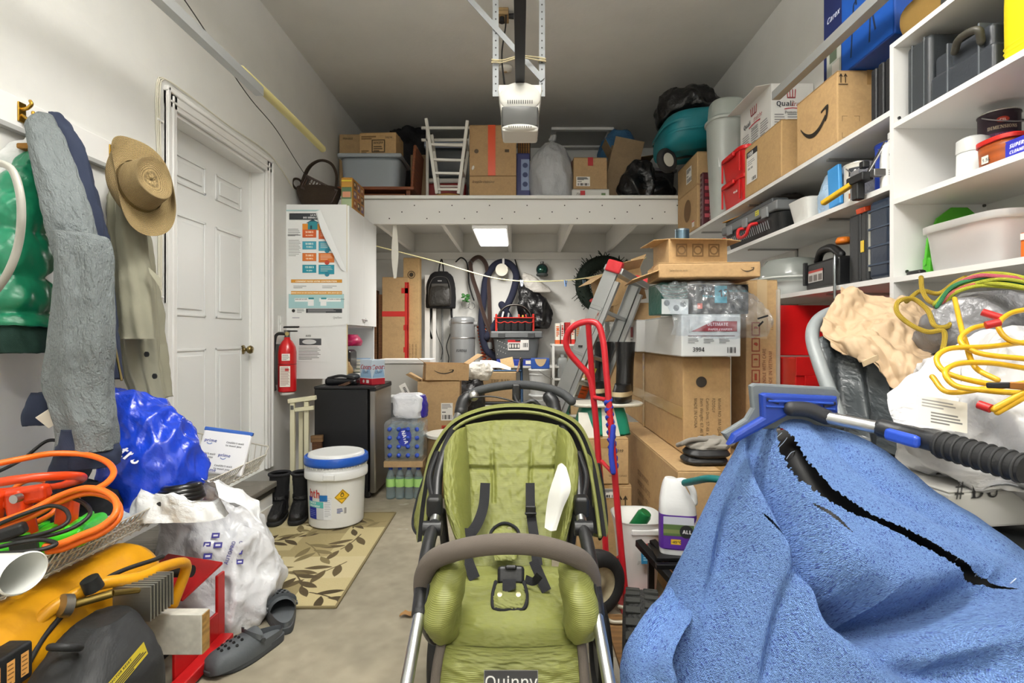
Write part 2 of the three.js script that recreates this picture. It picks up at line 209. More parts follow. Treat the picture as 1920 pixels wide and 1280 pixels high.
// hollow tub from stacked rectangles/ovals: outer and inner wall with rim
function tub(rowsOut, thick, mat, parent, name = 'body', nu = 64) { const top = rowsOut[rowsOut.length - 1], inn = rowsOut.slice().reverse().map((r, i, a) => i === a.length - 1 ? [r[0] + thick, r[1], r[2], r[3] - thick, r[4] - thick, r[5]] : [r[0], r[1], r[2], r[3] - thick, r[4] - thick, r[5]]); return part(parent, name, merge([rings(rowsOut, nu, (rowsOut.length - 1) * 4, null, false), rings(inn, nu, (inn.length - 1) * 4, null, false), rings([[rowsOut[0][0], ...rowsOut[0].slice(1)], [rowsOut[0][0] + .0005, rowsOut[0][1], rowsOut[0][2], .001, .001, 0]], nu, 2, null, false), rings([inn[inn.length - 1], [inn[inn.length - 1][0] + .0005, inn[inn.length - 1][1], inn[inn.length - 1][2], .001, .001, 0]], nu, 2, null, false)]), mat); }
// ---------------------------------------------------------------- the room
const wallPaint = M('#e9e9e6', .55, { map: T.wallCol, bumpMap: T.grainWall, bs: .001 }), white = paint('#eeeeec', .4);
struct('floor', ext(-1.95, 1.97, -.12, 0, WF - .2, WB + .2), M('#a8a294', .78, { map: T.concrete, bumpMap: T.concreteBump, bs: .002 }));
struct('ceiling', ext(-1.95, 1.97, CEIL, CEIL + .12, WF - .2, WB + .2), M('#e4e3df', .85, { map: T.wallCol, bumpMap: T.grainWall, bs: .0015 }));
struct('wall_left', [ext(-2.0, WL, 0, 2.5, WF - .2, 2.78), ext(-2.0, WL, 0, 2.5, 3.76, WB + .2), ext(-2.0, WL, 2.37, 2.5, 2.78, 3.76), ext(-2.0, WL, 0, .27, 2.78, 3.76)], wallPaint);
struct('wall_left_upper', ext(-2.0, WL - .006, 2.5, CEIL, WF - .2, WB + .2), wallPaint);
struct('wall_right', ext(WR, WR + .15, 0, CEIL, WF - .2, WB + .2), wallPaint);
struct('wall_back', ext(-1.95, 1.97, 0, CEIL, WB, WB + .15), wallPaint);
struct('wall_front', ext(-1.95, 1.97, 0, CEIL, WF - .15, WF), wallPaint);
{ // sectional garage door behind the camera
  const o = new THREE.Group(); o.name = 'door_2'; o.userData.kind = 'structure'; scene.add(o);
  for (let k = 0; k < 4; k++) part(o, 'panel', ext(-1.25, 1.25, .02 + k * .54, .55 + k * .54, WF, WF + .045, .006), white);
}
{ // door to the house, closed, with its six raised panels
  const o = new THREE.Group(); o.name = 'door_1'; o.userData.kind = 'structure'; scene.add(o);
  const X = -1.9, d0 = 2.79, d1 = 3.75, y0 = .285, y1 = 2.355, L = [];
  const leaf = part(o, 'door_leaf', ext(X - .04, X, y0, y1, d0, d1, .002), M('#eef0ef', .38, { bumpMap: T.grainWall, bs: .0005 }));
  const w = d1 - d0, cols = [[.12, .445], [.555, .88]], rows = [[.115, .41], [.5, .775], [.855, .935]];
  for (const [a, b] of cols) for (const [c, e] of rows) {
    const da = d0 + w * a, db = d0 + w * b, ya = y0 + (y1 - y0) * c, yb = y0 + (y1 - y0) * e, mm = M('#eceeed', .38), f = [];
    for (const [s0, s1, t0, t1] of [[da, db, ya, ya + .014], [da, db, yb - .014, yb], [da, da + .014, ya, yb], [db - .014, db, ya, yb]]) f.push(ext(X, X + .007, t0, t1, s0, s1, .003));
    f.push(ext(X, X + .009, ya + .04, yb - .04, da + .04, db - .04, .008)); part(leaf, 'panel', f, mm);
  }
  const kd = 3.655, ky = 1.115, brass = metal('#8a7a52', .28);
  const knob = part(o, 'door_knob', [lathe([[0, 0], [.031, 0], [.031, .006], [.012, .012], [.011, .03], [.024, .038], [.029, .052], [.022, .066], [0, .07]], [X, ky, -kd], [0, 0, -Math.PI / 2])], brass, 'aged brass round knob');
  part(o, 'jamb', [ext(X - .1, WL, .27, 2.37, 2.78, 2.79), ext(X - .1, WL, .27, 2.37, 3.75, 3.76), ext(X - .1, WL, 2.355, 2.37, 2.78, 3.76), ext(X, X + .012, .27, 2.36, 2.79, 2.80), ext(X, X + .012, .27, 2.36, 3.74, 3.75)], white);
}
// casing: flat boards with a raised bead on both sides
const casing = (a) => a;
struct('trim_1', [ext(WL, WL + .018, .27, 2.46, 2.69, 2.775, .004), ext(WL, WL + .028, .27, 2.475, 2.69, 2.712, .006), ext(WL, WL + .024, .27, 2.44, 2.735, 2.75, .005)], white);
struct('trim_2', [ext(WL, WL + .018, .27, 2.46, 3.762, 3.85, .004), ext(WL, WL + .028, .27, 2.475, 3.828, 3.85, .006), ext(WL, WL + .024, .27, 2.44, 3.785, 3.8, .005)], white);
struct('trim_3', [ext(WL, WL + .018, 2.375, 2.46, 2.69, 3.85, .004), ext(WL, WL + .028, 2.445, 2.47, 2.685, 3.855, .006), ext(WL, WL + .024, 2.4, 2.414, 2.72, 3.82, .005)], white);
{ const o = struct('door_step', [ext(WL, -1.6, 0, .235, 1.2, 3.45, .004)], white); o.userData.label = 'low white step with a grey tread below the house door'; 
  const t = part(o, 'tread', ext(WL, -1.575, .235, .27, 1.2, 3.46, .006), wood('#8d8a84')); part(o, 'nosing', ext(-1.6, -1.588, .2, .234, 1.2, 3.455, .003), metal('#77746c', .5)); part(o, 'riser_board', ext(-1.6, -1.59, .03, .125, 1.2, 3.44, .003), paint('#e3e1da')); }
{ const t = thing('light_switch', 'white double rocker switch plate between door and poster cabinet', 'switch', [WL, 1.3, -4.0]); part(t, 'plate', box(.008, .12, .075, [.004, 0, 0], .003), plastic('#f2f2ef')); for (const s of [-.033, .033]) part(t, 'rocker', box(.008, .05, .03, [.01, s, 0], .003), plastic('#e9e9e6')); }

// suspended twin tube battens (above and behind the camera): tubes open to floor and ceiling
for (const [k, l] of LAMPS.entries()) {
  const t = thing('ceiling_light', k ? 'twin tube ceiling light by the garage door' : 'twin tube ceiling light over the middle of the garage', 'light', [l.x, l.y, -l.d], 0);
  part(t, 'housing', box(l.l, .03, .05, [0, .015, 0], .006), plastic('#f4f4f2'));
  for (const s of [-1, 1]) { part(t, 'lamp_tube', cyl(.013, .013, l.l * .94, [0, .0, s * .07], [0, 0, Math.PI / 2], 14), M('#ffffff', .4, { emissive: new THREE.Color('#fffcf7'), emissiveIntensity: 3 })); part(t, 'lamp_holder', box(.02, .04, .2, [s * l.l * .485, .0, 0], .004), plastic('#f4f4f2')); part(t, 'chain', bar([s * l.l * .4, .03, 0], [s * l.l * .4, CEIL - l.y, 0], .003), metal('#999')); }
  for (const [up, share] of [[0, 1], [1, l.up]]) { const a = new THREE.RectAreaLight('#fffcf7', l.power * share, l.l, l.w); a.position.set(l.x, l.y + (up ? .035 : -.025), -l.d); a.rotation.x = up ? Math.PI / 2 : -Math.PI / 2; a.name = t.name; scene.add(a); }
}
// storage loft on joists
{ const t = thing('storage_loft', 'white painted storage loft with open joists across the back of the garage', 'loft', [0, 0, 0]);
  const wp = paint('#e9e9e5', .5), dp = wp;
  part(t, 'front_beam', ext(WL + .003, WR - .003, 2.24, 2.465, 4.9, 4.94, .004), wp); part(t, 'deck', ext(WL + .003, WR - .003, 2.475, 2.495, 4.885, WB, .002), dp); part(t, 'deck_edge', ext(-1.45, WR - .003, 2.466, 2.497, 4.87, 4.889, .004), wp);
  for (const x of [-1.32, -.72, -.12, .48, 1.08, 1.68]) part(t, 'joist', ext(x - .02, x + .02, 2.245, 2.475, 4.94, WB, .003), dp);
  part(t, 'wall_ledger', ext(WL + .003, WR - .003, 2.16, 2.245, WB - .035, WB, .003), wp);
  const nails = []; for (let k = 0; k < 26; k++) nails.push(cyl(.006, .006, .003, [-1.2 + k * .115, 2.29 + (k % 3) * .06, -4.8995], [Math.PI / 2, 0, 0], 8)); part(t, 'nail_heads', nails, M('#3a3733', .6)).userData.kind = 'stuff';
  const c = thing('fluorescent_light', 'lit white fluorescent panel light under the loft joists', 'light', [LOFT_LAMP.x, 2.24, -LOFT_LAMP.d]);
  part(c, 'housing', box(LOFT_LAMP.w + .03, .035, LOFT_LAMP.l + .03, [0, -.018, 0], .004), plastic('#f0f0ee')); part(c, 'lamp_diffuser', box(LOFT_LAMP.w, .025, LOFT_LAMP.l, [0, -.04, 0], .01), M('#ffffff', .5, { emissive: new THREE.Color('#ffffff'), emissiveIntensity: 2.2 }));
  part(c, 'pull_cord', tube([[.05, -.05, .3], [.055, -.1, .3], [.05, -.13, .305]], .002), plastic('#cccccc'));
  const a = new THREE.RectAreaLight('#fffaf2', LOFT_LAMP.power, LOFT_LAMP.w, LOFT_LAMP.l); a.position.set(LOFT_LAMP.x, 2.24 - .056, -LOFT_LAMP.d); a.rotation.x = -Math.PI / 2; a.name = 'fluorescent_light'; scene.add(a);
}
{ const t = thing('ceiling_hatch', 'white framed attic hatch in the ceiling above the loft', 'hatch', [.7, CEIL, -6.24]); const w = .7, l = .56;
  for (const [a, b, c, e] of [[0, .27, w, .06], [0, -.27, w, .06], [-.32, 0, .06, l], [.32, 0, .06, l]]) part(t, 'frame_strip', box(c, .03, e, [a, -.015, b], .006), white); part(t, 'panel', box(w - .08, .012, l - .08, [0, -.006, 0], .003), M('#b9bab8', .8)); }
// door tracks hung from the ceiling
for (const [s, lab] of [[-1, 'galvanised garage door track along the door wall'], [1, 'galvanised garage door track in front of the shelves']]) {
  const t = thing('door_track', lab, 'track', [s * 1.4, 2.52, 0]), g = M('#b4b7b7', .4, { metalness: .45 }), e = s < 0 ? 2.87 : 2.92;
  const pr = [[-.03, -.028], [.03, -.028], [.03, .028], [.018, .028], [.018, .024], [.026, .024], [.026, -.024], [-.026, -.024], [-.026, .024], [-.012, .024], [-.012, .028], [-.03, .028]];
  const sh = extrude(pr.map(([x, y]) => [x * .7, y * .8]), e + 1.5, 0, [0, 0, -(e - 1.5) / 2]); part(t, 'rail', sh, g);
  part(t, 'angle_brace', [ext(s * .022, s * .025, -.02, .024, -1.5, e), ext(s * .022, s * .05, .022, .025, -1.5, e)], g); 
  part(t, 'hanger', [ext(s * .036, s * .04, .0, CEIL - 2.52, 1.5, 1.54), ext(s * .04, s * .075, .0, CEIL - 2.52, 1.536, 1.54)], metal('#9a9c9c', .5));
  if (s < 0) { solo('bamboo_pole', tube([[-1.42, 2.56, -2.72], [-1.405, 2.548, -3.2], [-1.4, 2.535, -3.78]], .024, false, 8, 12), plastic('#c9bf84', .5), 'long yellowed pole lying in the end of the door track', 'pole'); }
}
// opener
{ const t = thing('garage_door_opener', 'white garage door opener with dark lens hung from punched steel straps', 'opener', [0, 2.6, -2.95]), wp = plastic('#e4e3dc', .35);
  part(t, 'housing', extrude([[-.118, .0], [-.122, -.03], [-.105, -.145], [.105, -.145], [.122, -.03], [.118, .0]], .2, .012, [0, 0, -.1]), wp);
  part(t, 'front_cover', [ball(.112, [0, -.075, .0], [1.02, .75, .28])], wp); const v = []; for (let k = 0; k < 12; k++) v.push(box(.004, .02, .004, [-.066 + k * .012, -.112, .03], .001)); part(t, 'vent_slots', v, M('#2a2a29', .7));
  part(t, 'lens', grid(24, 8, (u, w) => { const a = lerp(-1, 1, u); return V(a * .108, lerp(-.142, -.225, w) - .012 * (1 - a * a) * w, .028 + .02 * (1 - a * a) - .03 * w * w - .14 * (Math.abs(a) > .999 ? 1 : 0)); }), M('#6d6e6d', .3, { transmission: .2 }), 'smoked grey lens');
  part(t, 'lens_body', extrude([[-.105, -.145], [-.104, -.24], [.104, -.24], [.105, -.145]], .16, .01, [0, 0, -.1]), plastic('#8a8a86'));
  part(t, 'bottom_cover', [box(.2, .03, .19, [0, -.25, -.085], .012), ball(.1, [0, -.245, .0], [1, .2, .35])], wp); const v2 = []; for (let k = 0; k < 11; k++) v2.push(box(.004, .012, .004, [-.06 + k * .012, -.25, .034], .001)); part(t, 'vent_slots', v2, M('#55534f', .7));
  part(t, 'rail', ext(-.026, .026, .0, .04, -4.4, -.02 + .0, .004).translate(0, 0, -.02), M('#26262a', .45, { metalness: .6 }));
  const gal = M('#7f8284', .5, { metalness: .35 });
  for (const [x, nm] of [[-.135, 'strap'], [.122, 'strap']]) { const s = part(t, nm, [box(.032, 1.02, .003, [x, .45, -.02], 0), box(.003, 1.02, .03, [x + (x < 0 ? -.016 : .016), .45, -.034], 0)], gal); const h = []; for (let k = 0; k < 24; k++) h.push(cyl(.0045, .0045, .002, [x, -.03 + k * .04, -.0185 + .0], [Math.PI / 2, 0, 0], 8)); part(s, 'punched_holes', h, M('#2b2b2b', .8)).userData.kind = 'stuff'; }
  part(t, 'diagonal_strap', beam([-.3, .5, -.012], [.126, .03, -.012], .03, .003, V(1, .9, 0), 0), gal);
  part(t, 'twine', [tube([[-.155, .135, .0], [-.1, .13, .004], [0, .128, .05], [.1, .145, .004], [.14, .14, 0]], .004), tube([[-.155, .12, .0], [-.1, .118, .004], [0, .118, .05], [.1, .13, .004], [.14, .125, 0]], .004), torus(.02, .004, [-.137, .13, -.02], [Math.PI / 2, 0, 0]), torus(.02, .004, [.123, .135, -.02], [Math.PI / 2, 0, 0])], M('#b9ae8d', .9), 'beige twine');
  part(t, 'power_cord', tube([[-.08, -.02, -.05], [-.095, .12, -.2], [-.12, .5, -.6], [-.1, .8, -.8], [-.1, .92, -.86]], .005), rubber());
}
{ const t = thing('outlet_box', 'ceiling outlet box with black plugs above the opener', 'outlet', P(944, 22, 3.84)); t.position.y = CEIL; part(t, 'box_cover', box(.075, .05, .12, [0, -.025, 0], .004), wood('#a98d60')); part(t, 'plug', [cyl(.016, .02, .04, [-.01, -.068, .02]), cyl(.016, .02, .05, [.05, -.03, .0], [0, 0, 1.57])], rubber()); }
{ const t = thing('smoke_detector', 'round off white detector on the ceiling behind the opener', 'detector', P(948, 130, 4.62)); t.position.y = CEIL; part(t, 'base', lathe([[0, 0], [.06, 0], [.06, -.015], [.05, -.035], [.02, -.042], [0, -.042]]), plastic('#e2dfd5')); part(t, 'test_button', cyl(.014, .014, .006, [0, -.043, 0]), plastic('#b9a17a')); }
// shelves along the right wall: white melamine
const mel = M('#ededeb', .35, { bumpMap: T.grain, bs: .0001 }), XF0 = 1.45;
{ const t = thing('shelving_unit', 'tall white melamine shelf unit with a yellow jug on it', 'shelf', [0, 0, 0]);
  for (const y of [2.344, 2.03, 1.735, 1.432]) part(t, 'shelf_board', ext(XF0, WR, y - .02, y, .3, 2.07), mel);
  part(t, 'side_panel', ext(XF0, WR, 0, 2.344, 2.07, 2.092), mel); part(t, 'side_panel', ext(XF0, WR, 0, 2.344, .28, .3), mel); part(t, 'back_panel', ext(WR - .008, WR, .3, 2.344, .3, 2.07), M('#e3e3df', .5));
  for (const [x, y] of [[1.47, 2.05], [1.5, 1.455], [1.8, 1.71]]) part(t, 'shelf_pin', cyl(.006, .006, .006, [x, y, -2.068], [Math.PI / 2, 0, 0], 10), metal('#777'));
  const u = thing('wall_shelves', 'long white shelves beyond the melamine unit carrying cartons and tools', 'shelf', [0, 0, 0]);
  for (const y of [2.09, 1.8, 1.437]) part(u, 'shelf_board', ext(XF0, WR, y - .022, y, 2.092, 4.885), mel);
  for (const y of [2.09, 1.8, 1.437]) for (const d of [2.6, 3.5, 4.4]) part(u, 'bracket', [ext(1.5, WR, y - .032, y - .022, d - .012, d + .012), ext(WR - .01, WR, y - .2, y - .022, d - .012, d + .012)], metal('#b9bab8', .5));
}
// ---------------------------------------------------------------- coats and hat on the left wall
const prow = (px, py, d, rx, rz, q = 0) => { const p = P(px, py, d); return [p.y, p.x, p.z, rx, rz, q]; };
{ const t = thing('hook_board', 'white painted board with brass hooks behind the jackets', 'coat rack', [WL, 1.94, -1.6]);
  part(t, 'backboard', box(.022, .11, 1.55, [.011, .055, 0], .003), white); part(t, 'lower_rail', box(.03, .018, 1.55, [.015, -.004, 0], .002), paint('#a9aaa8'));
  const br = metal('#b08d3e', .3); for (const z of [-.3, -.72]) part(t, 'hook', [box(.006, .07, .03, [.025, .06, z], .002), tube([[.027, .07, z], [.045, .075, z], [.06, .09, z], [.056, .1, z]], .006), tube([[.027, .05, z], [.05, .035, z], [.065, .045, z], [.066, .06, z]], .006)], br, 'brass hook'); }
const vfold = (n, a, s = 0) => (u, v) => a * (Math.sin(u * 2 * Math.PI * n + s + 2.5 * v) + .6 * Math.sin(u * 2 * Math.PI * (n * 2 + 1) - v * 4 + s)) * smooth(0, .3, v) + .35 * a * n3(u * 6, v * 5 + s, s);
{ const t = thing('puffer_jacket', 'shiny green quilted puffer jacket hanging at the edge of the hook board', 'jacket', P(25, 660, 1.8)); 
  const g = rings([prow(66, 283, 1.84, .02, .02), prow(48, 320, 1.82, .05, .05), prow(34, 380, 1.8, .075, .08), prow(28, 470, 1.79, .085, .1), prow(30, 560, 1.79, .085, .105), prow(38, 612, 1.79, .08, .095)], 64, 90, (u, v) => .3 * Math.pow(Math.abs(Math.sin(Math.PI * (v * 5.6 + .2 * Math.sin(u * 9) * .4))), .7) - .2 + .05 * n3(u * 9, v * 9, 2), true);
  wpart(t, 'body', crumple(g, .006, 9, 3, ridge, 2), M('#177a57', .3, { bumpMap: T.crinkle, bs: .001, clearcoat: .25, clearcoatRoughness: .35 }));
  wpart(t, 'hem', crumple(rings([prow(38, 608, 1.79, .07, .085), prow(40, 635, 1.79, .075, .09), prow(42, 662, 1.79, .07, .085)], 48, 12, vfold(5, .04)), .004, 12), cloth('#12332a'), 'dark green hem');
  wpart(t, 'collar_tag', box(.05, .02, .06, P(58, 278, 1.83), .006), cloth('#8f6428'), 'tan collar loop');
  const s = solo('shopping_sack', crumple(rings([prow(58, 262, 1.86, .02, .02), prow(36, 290, 1.86, .06, .05), prow(20, 330, 1.86, .06, .06), prow(12, 370, 1.86, .06, .06)], 40, 24), .008, 14, 9), bagPlastic('#e4e6e6', .4), 'white plastic bag on the hook above the green jacket', 'bag'); }
{ const t = thing('fleece_jacket', 'grey fleece jacket with navy lining hanging from the brass hook', 'jacket', P(140, 840, 1.74));
  const fl = M('#6f7677', .95, { bumpMap: T.fleece, bs: .006, sheen: .3, sheenColor: new THREE.Color('#8b9292') }), nv = M('#1f2940', .85, { bumpMap: T.weave, bs: .0008, sheen: .3, sheenColor: new THREE.Color('#33405f') });
  wpart(t, 'shoulder', crumple(rings([prow(84, 214, 1.86, .02, .025), prow(82, 240, 1.83, .042, .05), prow(105, 320, 1.78, .055, .062), prow(128, 400, 1.75, .062, .066), prow(143, 470, 1.75, .06, .065), prow(150, 520, 1.75, .05, .055)], 56, 60, vfold(3, .06)), .003, 10, 2), fl);
  wpart(t, 'body', crumple(rings([prow(140, 438, 1.735, .05, .06), prow(155, 452, 1.73, .075, .075), prow(158, 540, 1.73, .078, .082), prow(155, 640, 1.73, .088, .09), prow(150, 720, 1.74, .095, .095), prow(163, 790, 1.73, .085, .085), prow(166, 842, 1.73, .083, .083)], 72, 80, (u, v) => vfold(3, .09, 1)(u, v) - .2 * Math.exp(-Math.pow((u - .62) / .035, 2)) * smooth(.05, .3, v)), .003, 9, 4), fl);
  wpart(t, 'hood_lining', crumple(rings([prow(104, 213, 1.93, .02, .02), prow(128, 270, 1.9, .045, .05), prow(155, 380, 1.88, .05, .06), prow(176, 480, 1.88, .045, .06), prow(190, 600, 1.88, .04, .055), prow(205, 712, 1.88, .03, .05)], 48, 60, vfold(3, .09, 2)), .006, 9, 7), nv, 'navy lining');
  wpart(t, 'hem_band', crumple(rings([prow(166, 834, 1.73, .078, .08), prow(168, 850, 1.73, .086, .086), prow(170, 872, 1.73, .08, .08)], 48, 12, vfold(4, .03)), .003, 9), nv, 'navy ribbed hem');
  wpart(t, 'sleeve', crumple(rings([prow(150, 800, 1.7, .05, .05), prow(140, 862, 1.69, .062, .05), prow(120, 910, 1.69, .055, .045), prow(104, 940, 1.69, .045, .04)], 40, 26, vfold(3, .05)), .005, 10, 1), nv);
  wpart(t, 'cuff', crumple(rings([prow(96, 735, 1.78, .05, .05), prow(86, 770, 1.78, .06, .06), prow(80, 795, 1.78, .05, .05)], 32, 12), .004, 9), nv);
  wpart(t, 'care_tag', box(.04, .05, .003, P(91, 785, 1.68), .001, [.3, .6, .5]), M('#e3dfd0', .8), 'cream care label');
  wpart(t, 'draw_cord', tube([P(190, 470, 1.78), P(203, 500, 1.76), P(208, 540, 1.76), P(199, 548, 1.75)], .004), nv);
  wpart(t, 'zip', tube([P(205, 560, 1.82), P(214, 640, 1.81), P(228, 712, 1.82)], .004), metal('#9b8a5b')); }
{ const t = thing('trench_coat', 'beige grey trench coat hanging below the straw hat', 'coat', P(268, 745, 2.28)); const c = M('#8f8d7b', .85, { bumpMap: T.weave, bs: .0006 });
  wpart(t, 'body', crumple(rings([prow(225, 330, 2.33, .02, .03), prow(236, 380, 2.32, .05, .07), prow(250, 480, 2.31, .06, .09), prow(262, 580, 2.3, .065, .095), prow(268, 670, 2.3, .065, .095), prow(284, 748, 2.31, .055, .085)], 80, 70, vfold(5, .17, .5)), .006, 8, 2), c);
  wpart(t, 'sleeve', crumple(rings([prow(236, 360, 2.2, .03, .035), prow(246, 440, 2.17, .046, .05), prow(256, 540, 2.16, .052, .056), prow(262, 635, 2.16, .056, .06)], 48, 50, vfold(3, .1), false), .004, 9, 5), c);
  wpart(t, 'pocket_flap', crumple(ctrl([[P(278, 500, 2.13), P(300, 520, 2.14)], [P(281, 512, 2.12), P(304, 545, 2.13)]].map((r) => r), 10, 6), .001, 20), c);
  for (const [x, y] of [[275, 664], [290, 705]]) wpart(t, 'button', cyl(.011, .011, .006, P(x, y, 2.17), [1.57, 0, .3], 14), plastic('#15181c'));
  wpart(t, 'belt_strap', tube([P(213, 352, 2.3), P(204, 390, 2.28), P(208, 440, 2.28), P(200, 470, 2.28)], .011, false, 8, 6), cloth('#252c3c'), 'dark navy strap'); }
{ const t = thing('straw_hat', 'woven straw hat with a curled brim on a wall hook', 'hat', P(258, 352, 2.11), [0, -.38, -1.32]);
  const st = M('#bfa676', .8, { map: T.strawCol, bumpMap: T.straw, bs: .003 });
  part(t, 'brim', grid(72, 16, (u, v) => { const a = u * 2 * Math.PI, r = lerp(.082, .165 + .035 * Math.pow(Math.abs(Math.cos(a)), 2), v), curl = smooth(.35, 1, v) * .06 * Math.pow(Math.abs(Math.sin(a)), 1.5); return V(r * Math.cos(a) * 1.02, .006 + curl - .012 * v + .02 * v * Math.cos(a) * Math.cos(a) * v, r * Math.sin(a) * (1 - .32 * smooth(.4, 1, v) * Math.abs(Math.sin(a)))); }, true), st);
  part(t, 'crown', grid(72, 26, (u, v) => { const a = u * 2 * Math.PI, h = Math.min(v / .62, 1), r = v < .62 ? lerp(.088, .074, h) : .074 * Math.sqrt(Math.max(0, 1 - Math.pow((v - .62) / .38, 2))), y = v < .62 ? .098 * h : .098 + .018 * Math.sin((v - .62) / .38 * 1.57) - .034 * smooth(.66, 1, v); return V(r * 1.18 * Math.cos(a), y + .012 * Math.cos(a) * Math.cos(a) * h, r * .95 * Math.sin(a)); }, true), st);
  part(t, 'hat_band', grid(60, 3, (u, v) => { const a = u * 2 * Math.PI; return V(.104 * Math.cos(a), .008 + .016 * v, .0845 * Math.sin(a)); }, true), M('#7b673c', .8, { bumpMap: T.straw, bs: .002 })); }
solo('drain_hose', tube([P(-40, 318, 1.32), P(-5, 306, 1.3), P(22, 318, 1.28), P(37, 360, 1.27), P(40, 410, 1.27), P(34, 460, 1.28), P(18, 505, 1.28), P(-4, 540, 1.29), P(-40, 580, 1.3)], .0085, false, 8, 12), plastic('#a5a39a', .35), 'curved grey hose hanging in front of the green jacket', 'hose');
// cables clipped along the door casing
{ const t = thing('wall_cable', 'pale cables clipped along the door casing', 'cable', [WL, .3, -2.67]), cb = plastic('#d9d5c4', .5);
  for (const [o, r] of [[0, .004], [.012, .004], [.022, .003]]) part(t, 'cable', tube([[.006, 0, .002 + o], [.007, .9, .004 + o], [.006, 1.6, o], [.007, 2.19, .002 + o], [.006, 2.205, -.03], [.006, 2.203, -.6], [.007, 2.2, -1.2], [.03, 2.06, -1.5]], r, false, 12), cb);
  for (const y of [.5, 1.1, 1.65, 1.98]) part(t, 'clip', box(.012, .012, .045, [.006, y, .012], .003), plastic('#eeeeea')); }
solo('thin_wire', tube([[-1.3, 2.62, -1.6], [-1.4, 2.6, -2.25], [-1.46, 2.5, -2.85], [-1.52, 2.5, -3.3], [-1.62, 2.46, -3.9], [-1.68, 2.4, -4.4]], .0025, false, 10, 6), rubber('#2c2a27'), 'thin dark wire strung along the left door track', 'wire');

// ---------------------------------------------------------------- wire shelf on the left and what lies on it
{ const t = thing('wire_shelf', 'chrome wire shelf with a raised lip below the jackets', 'shelf', [0, 0, 0]), w = M('#cfcbc0', .35, { metalness: .55 }), cross = [], lip = [];
  for (let d = .7; d < 2.65; d += .026) cross.push(bar([WL + .01, .552, -d], [-1.3, .552, -d], .0022, 5));
  for (let d = .7; d < 2.66; d += .0215) lip.push(bar([-1.305, .55, -d], [-1.268, .615, -d - .012], .0025, 5));
  part(t, 'cross_wires', cross, w).userData.kind = 'stuff'; part(t, 'lip_wires', lip, w).userData.kind = 'stuff';
  for (const [x, y, r] of [[-1.3, .547, .0035], [-1.268, .615, .0035], [-1.285, .583, .0025], [-1.55, .547, .0035], [WL + .012, .547, .0035]]) part(t, 'long_rod', bar([x, y, -.7], [x, y, -2.655], r, 8), w);
  const zig = []; for (let d = .7; d < 2.65; d += .02) zig.push([-1.298, .54 + ((Math.round((d - .7) / .02)) % 2) * .012, -d]); part(t, 'truss_wire', tube(zig, .0018, false, 2, 5), w);
  const e = []; for (let x = -1.78; x < -1.28; x += .03) e.push(bar([x, .55, -2.655], [x + .006, lerp(.75, .655, (x + 1.78) / .5), -2.675], .0019, 5)); part(t, 'end_wires', e, w).userData.kind = 'stuff';
  part(t, 'end_rod', [bar([WL + .012, .752, -2.676], [-1.262, .652, -2.676], .0035), bar([-1.262, .652, -2.676], [-1.268, .615, -2.655], .003)], w);
  for (const d of [1.0, 2.35]) part(t, 'bracket', [beam([WL + .012, .3, -d], [-1.42, .54, -d], .02, .012, V(0, 0, 1)), ext(WL, WL + .012, .28, .55, d - .015, d + .015, .002)], paint('#e4e4e1')); }
{ const t = thing('tote_bag', 'shiny blue woven plastic shopping bag with white lettering on the wire shelf', 'bag', P(288, 893, 2.02)); t.position.y = .556;
  const g = rings([[0, 0, 0, .13, .1, .5], [.03, -.005, 0, .165, .125, .3], [.14, 0, 0, .175, .13, .1], [.26, -.03, .0, .165, .12, .1], [.36, -.07, 0, .13, .1, 0], [.42, -.11, 0, .08, .06, 0], [.44, -.125, 0, .03, .03, 0]], 90, 80, (u, v) => .03 * n3(u * 5, v * 4, 3));
  part(t, 'sack', crumple(g, .022, 6, 5, ridge, 2), M('#173fc4', .26, { bumpMap: T.crinkle, bs: .0025, clearcoat: .4, clearcoatRoughness: .2 }));
  print(t, 'lettering', .17, .07, [-.03, .25, .142], [-.35, .22, -.42], (c, W, H) => { text(c, 'metro', 4, H * .5, H * .8, '#f4f6ff', 'sans-serif', { style: 'italic bold' }); }, 700, 'white lettering');
  print(t, 'lettering', .08, .05, [-.12, .33, .115], [-.5, -.2, .9], (c, W, H) => { text(c, 'OC', 4, H * .5, H * .9, '#f4f6ff', 'sans-serif', { style: 'bold' }); }, 600, 'white lettering'); }
{ const t = thing('paper_mailer', 'white and blue paper mailer leaning at the end of the wire shelf', 'mailer', P(408, 889, 2.42), [-.28, .18, -.12]); t.position.y = .58;
  part(t, 'packet', crumple(box(.21, .2, .022, [0, .1, 0], .008), .0015, 20), M('#f1f2f4', .6)); part(t, 'blue_edge', box(.212, .018, .023, [0, .192, 0], .004), M('#2f5fb4', .6), 'blue printed edge');
  print(t, 'packet_print', .2, .17, [0, .092, .0128], null, (c, W, H) => { for (const [x, y, s] of [[.05, .2, 'prime'], [.42, .55, 'prime'], [.2, .95, 'prime']]) { text(c, s, x * W, y * H, H * .11, '#4656a4', 'sans-serif', { style: 'bold' }); c.strokeStyle = '#4b7fd0'; c.lineWidth = 2; c.beginPath(); c.arc((x + .12) * W, (y + .02) * H, H * .08, .6, 2.5); c.stroke(); } for (const [x, y] of [[.52, .2], [-.02, .55], [.4, .82]]) { text(c, "Couldn't wait", x * W, y * H, H * .07, '#223', 'sans-serif', { style: 'bold' }); text(c, 'to meet you', x * W, (y + .08) * H, H * .07, '#223', 'sans-serif', { style: 'bold' }); } }, 800); }
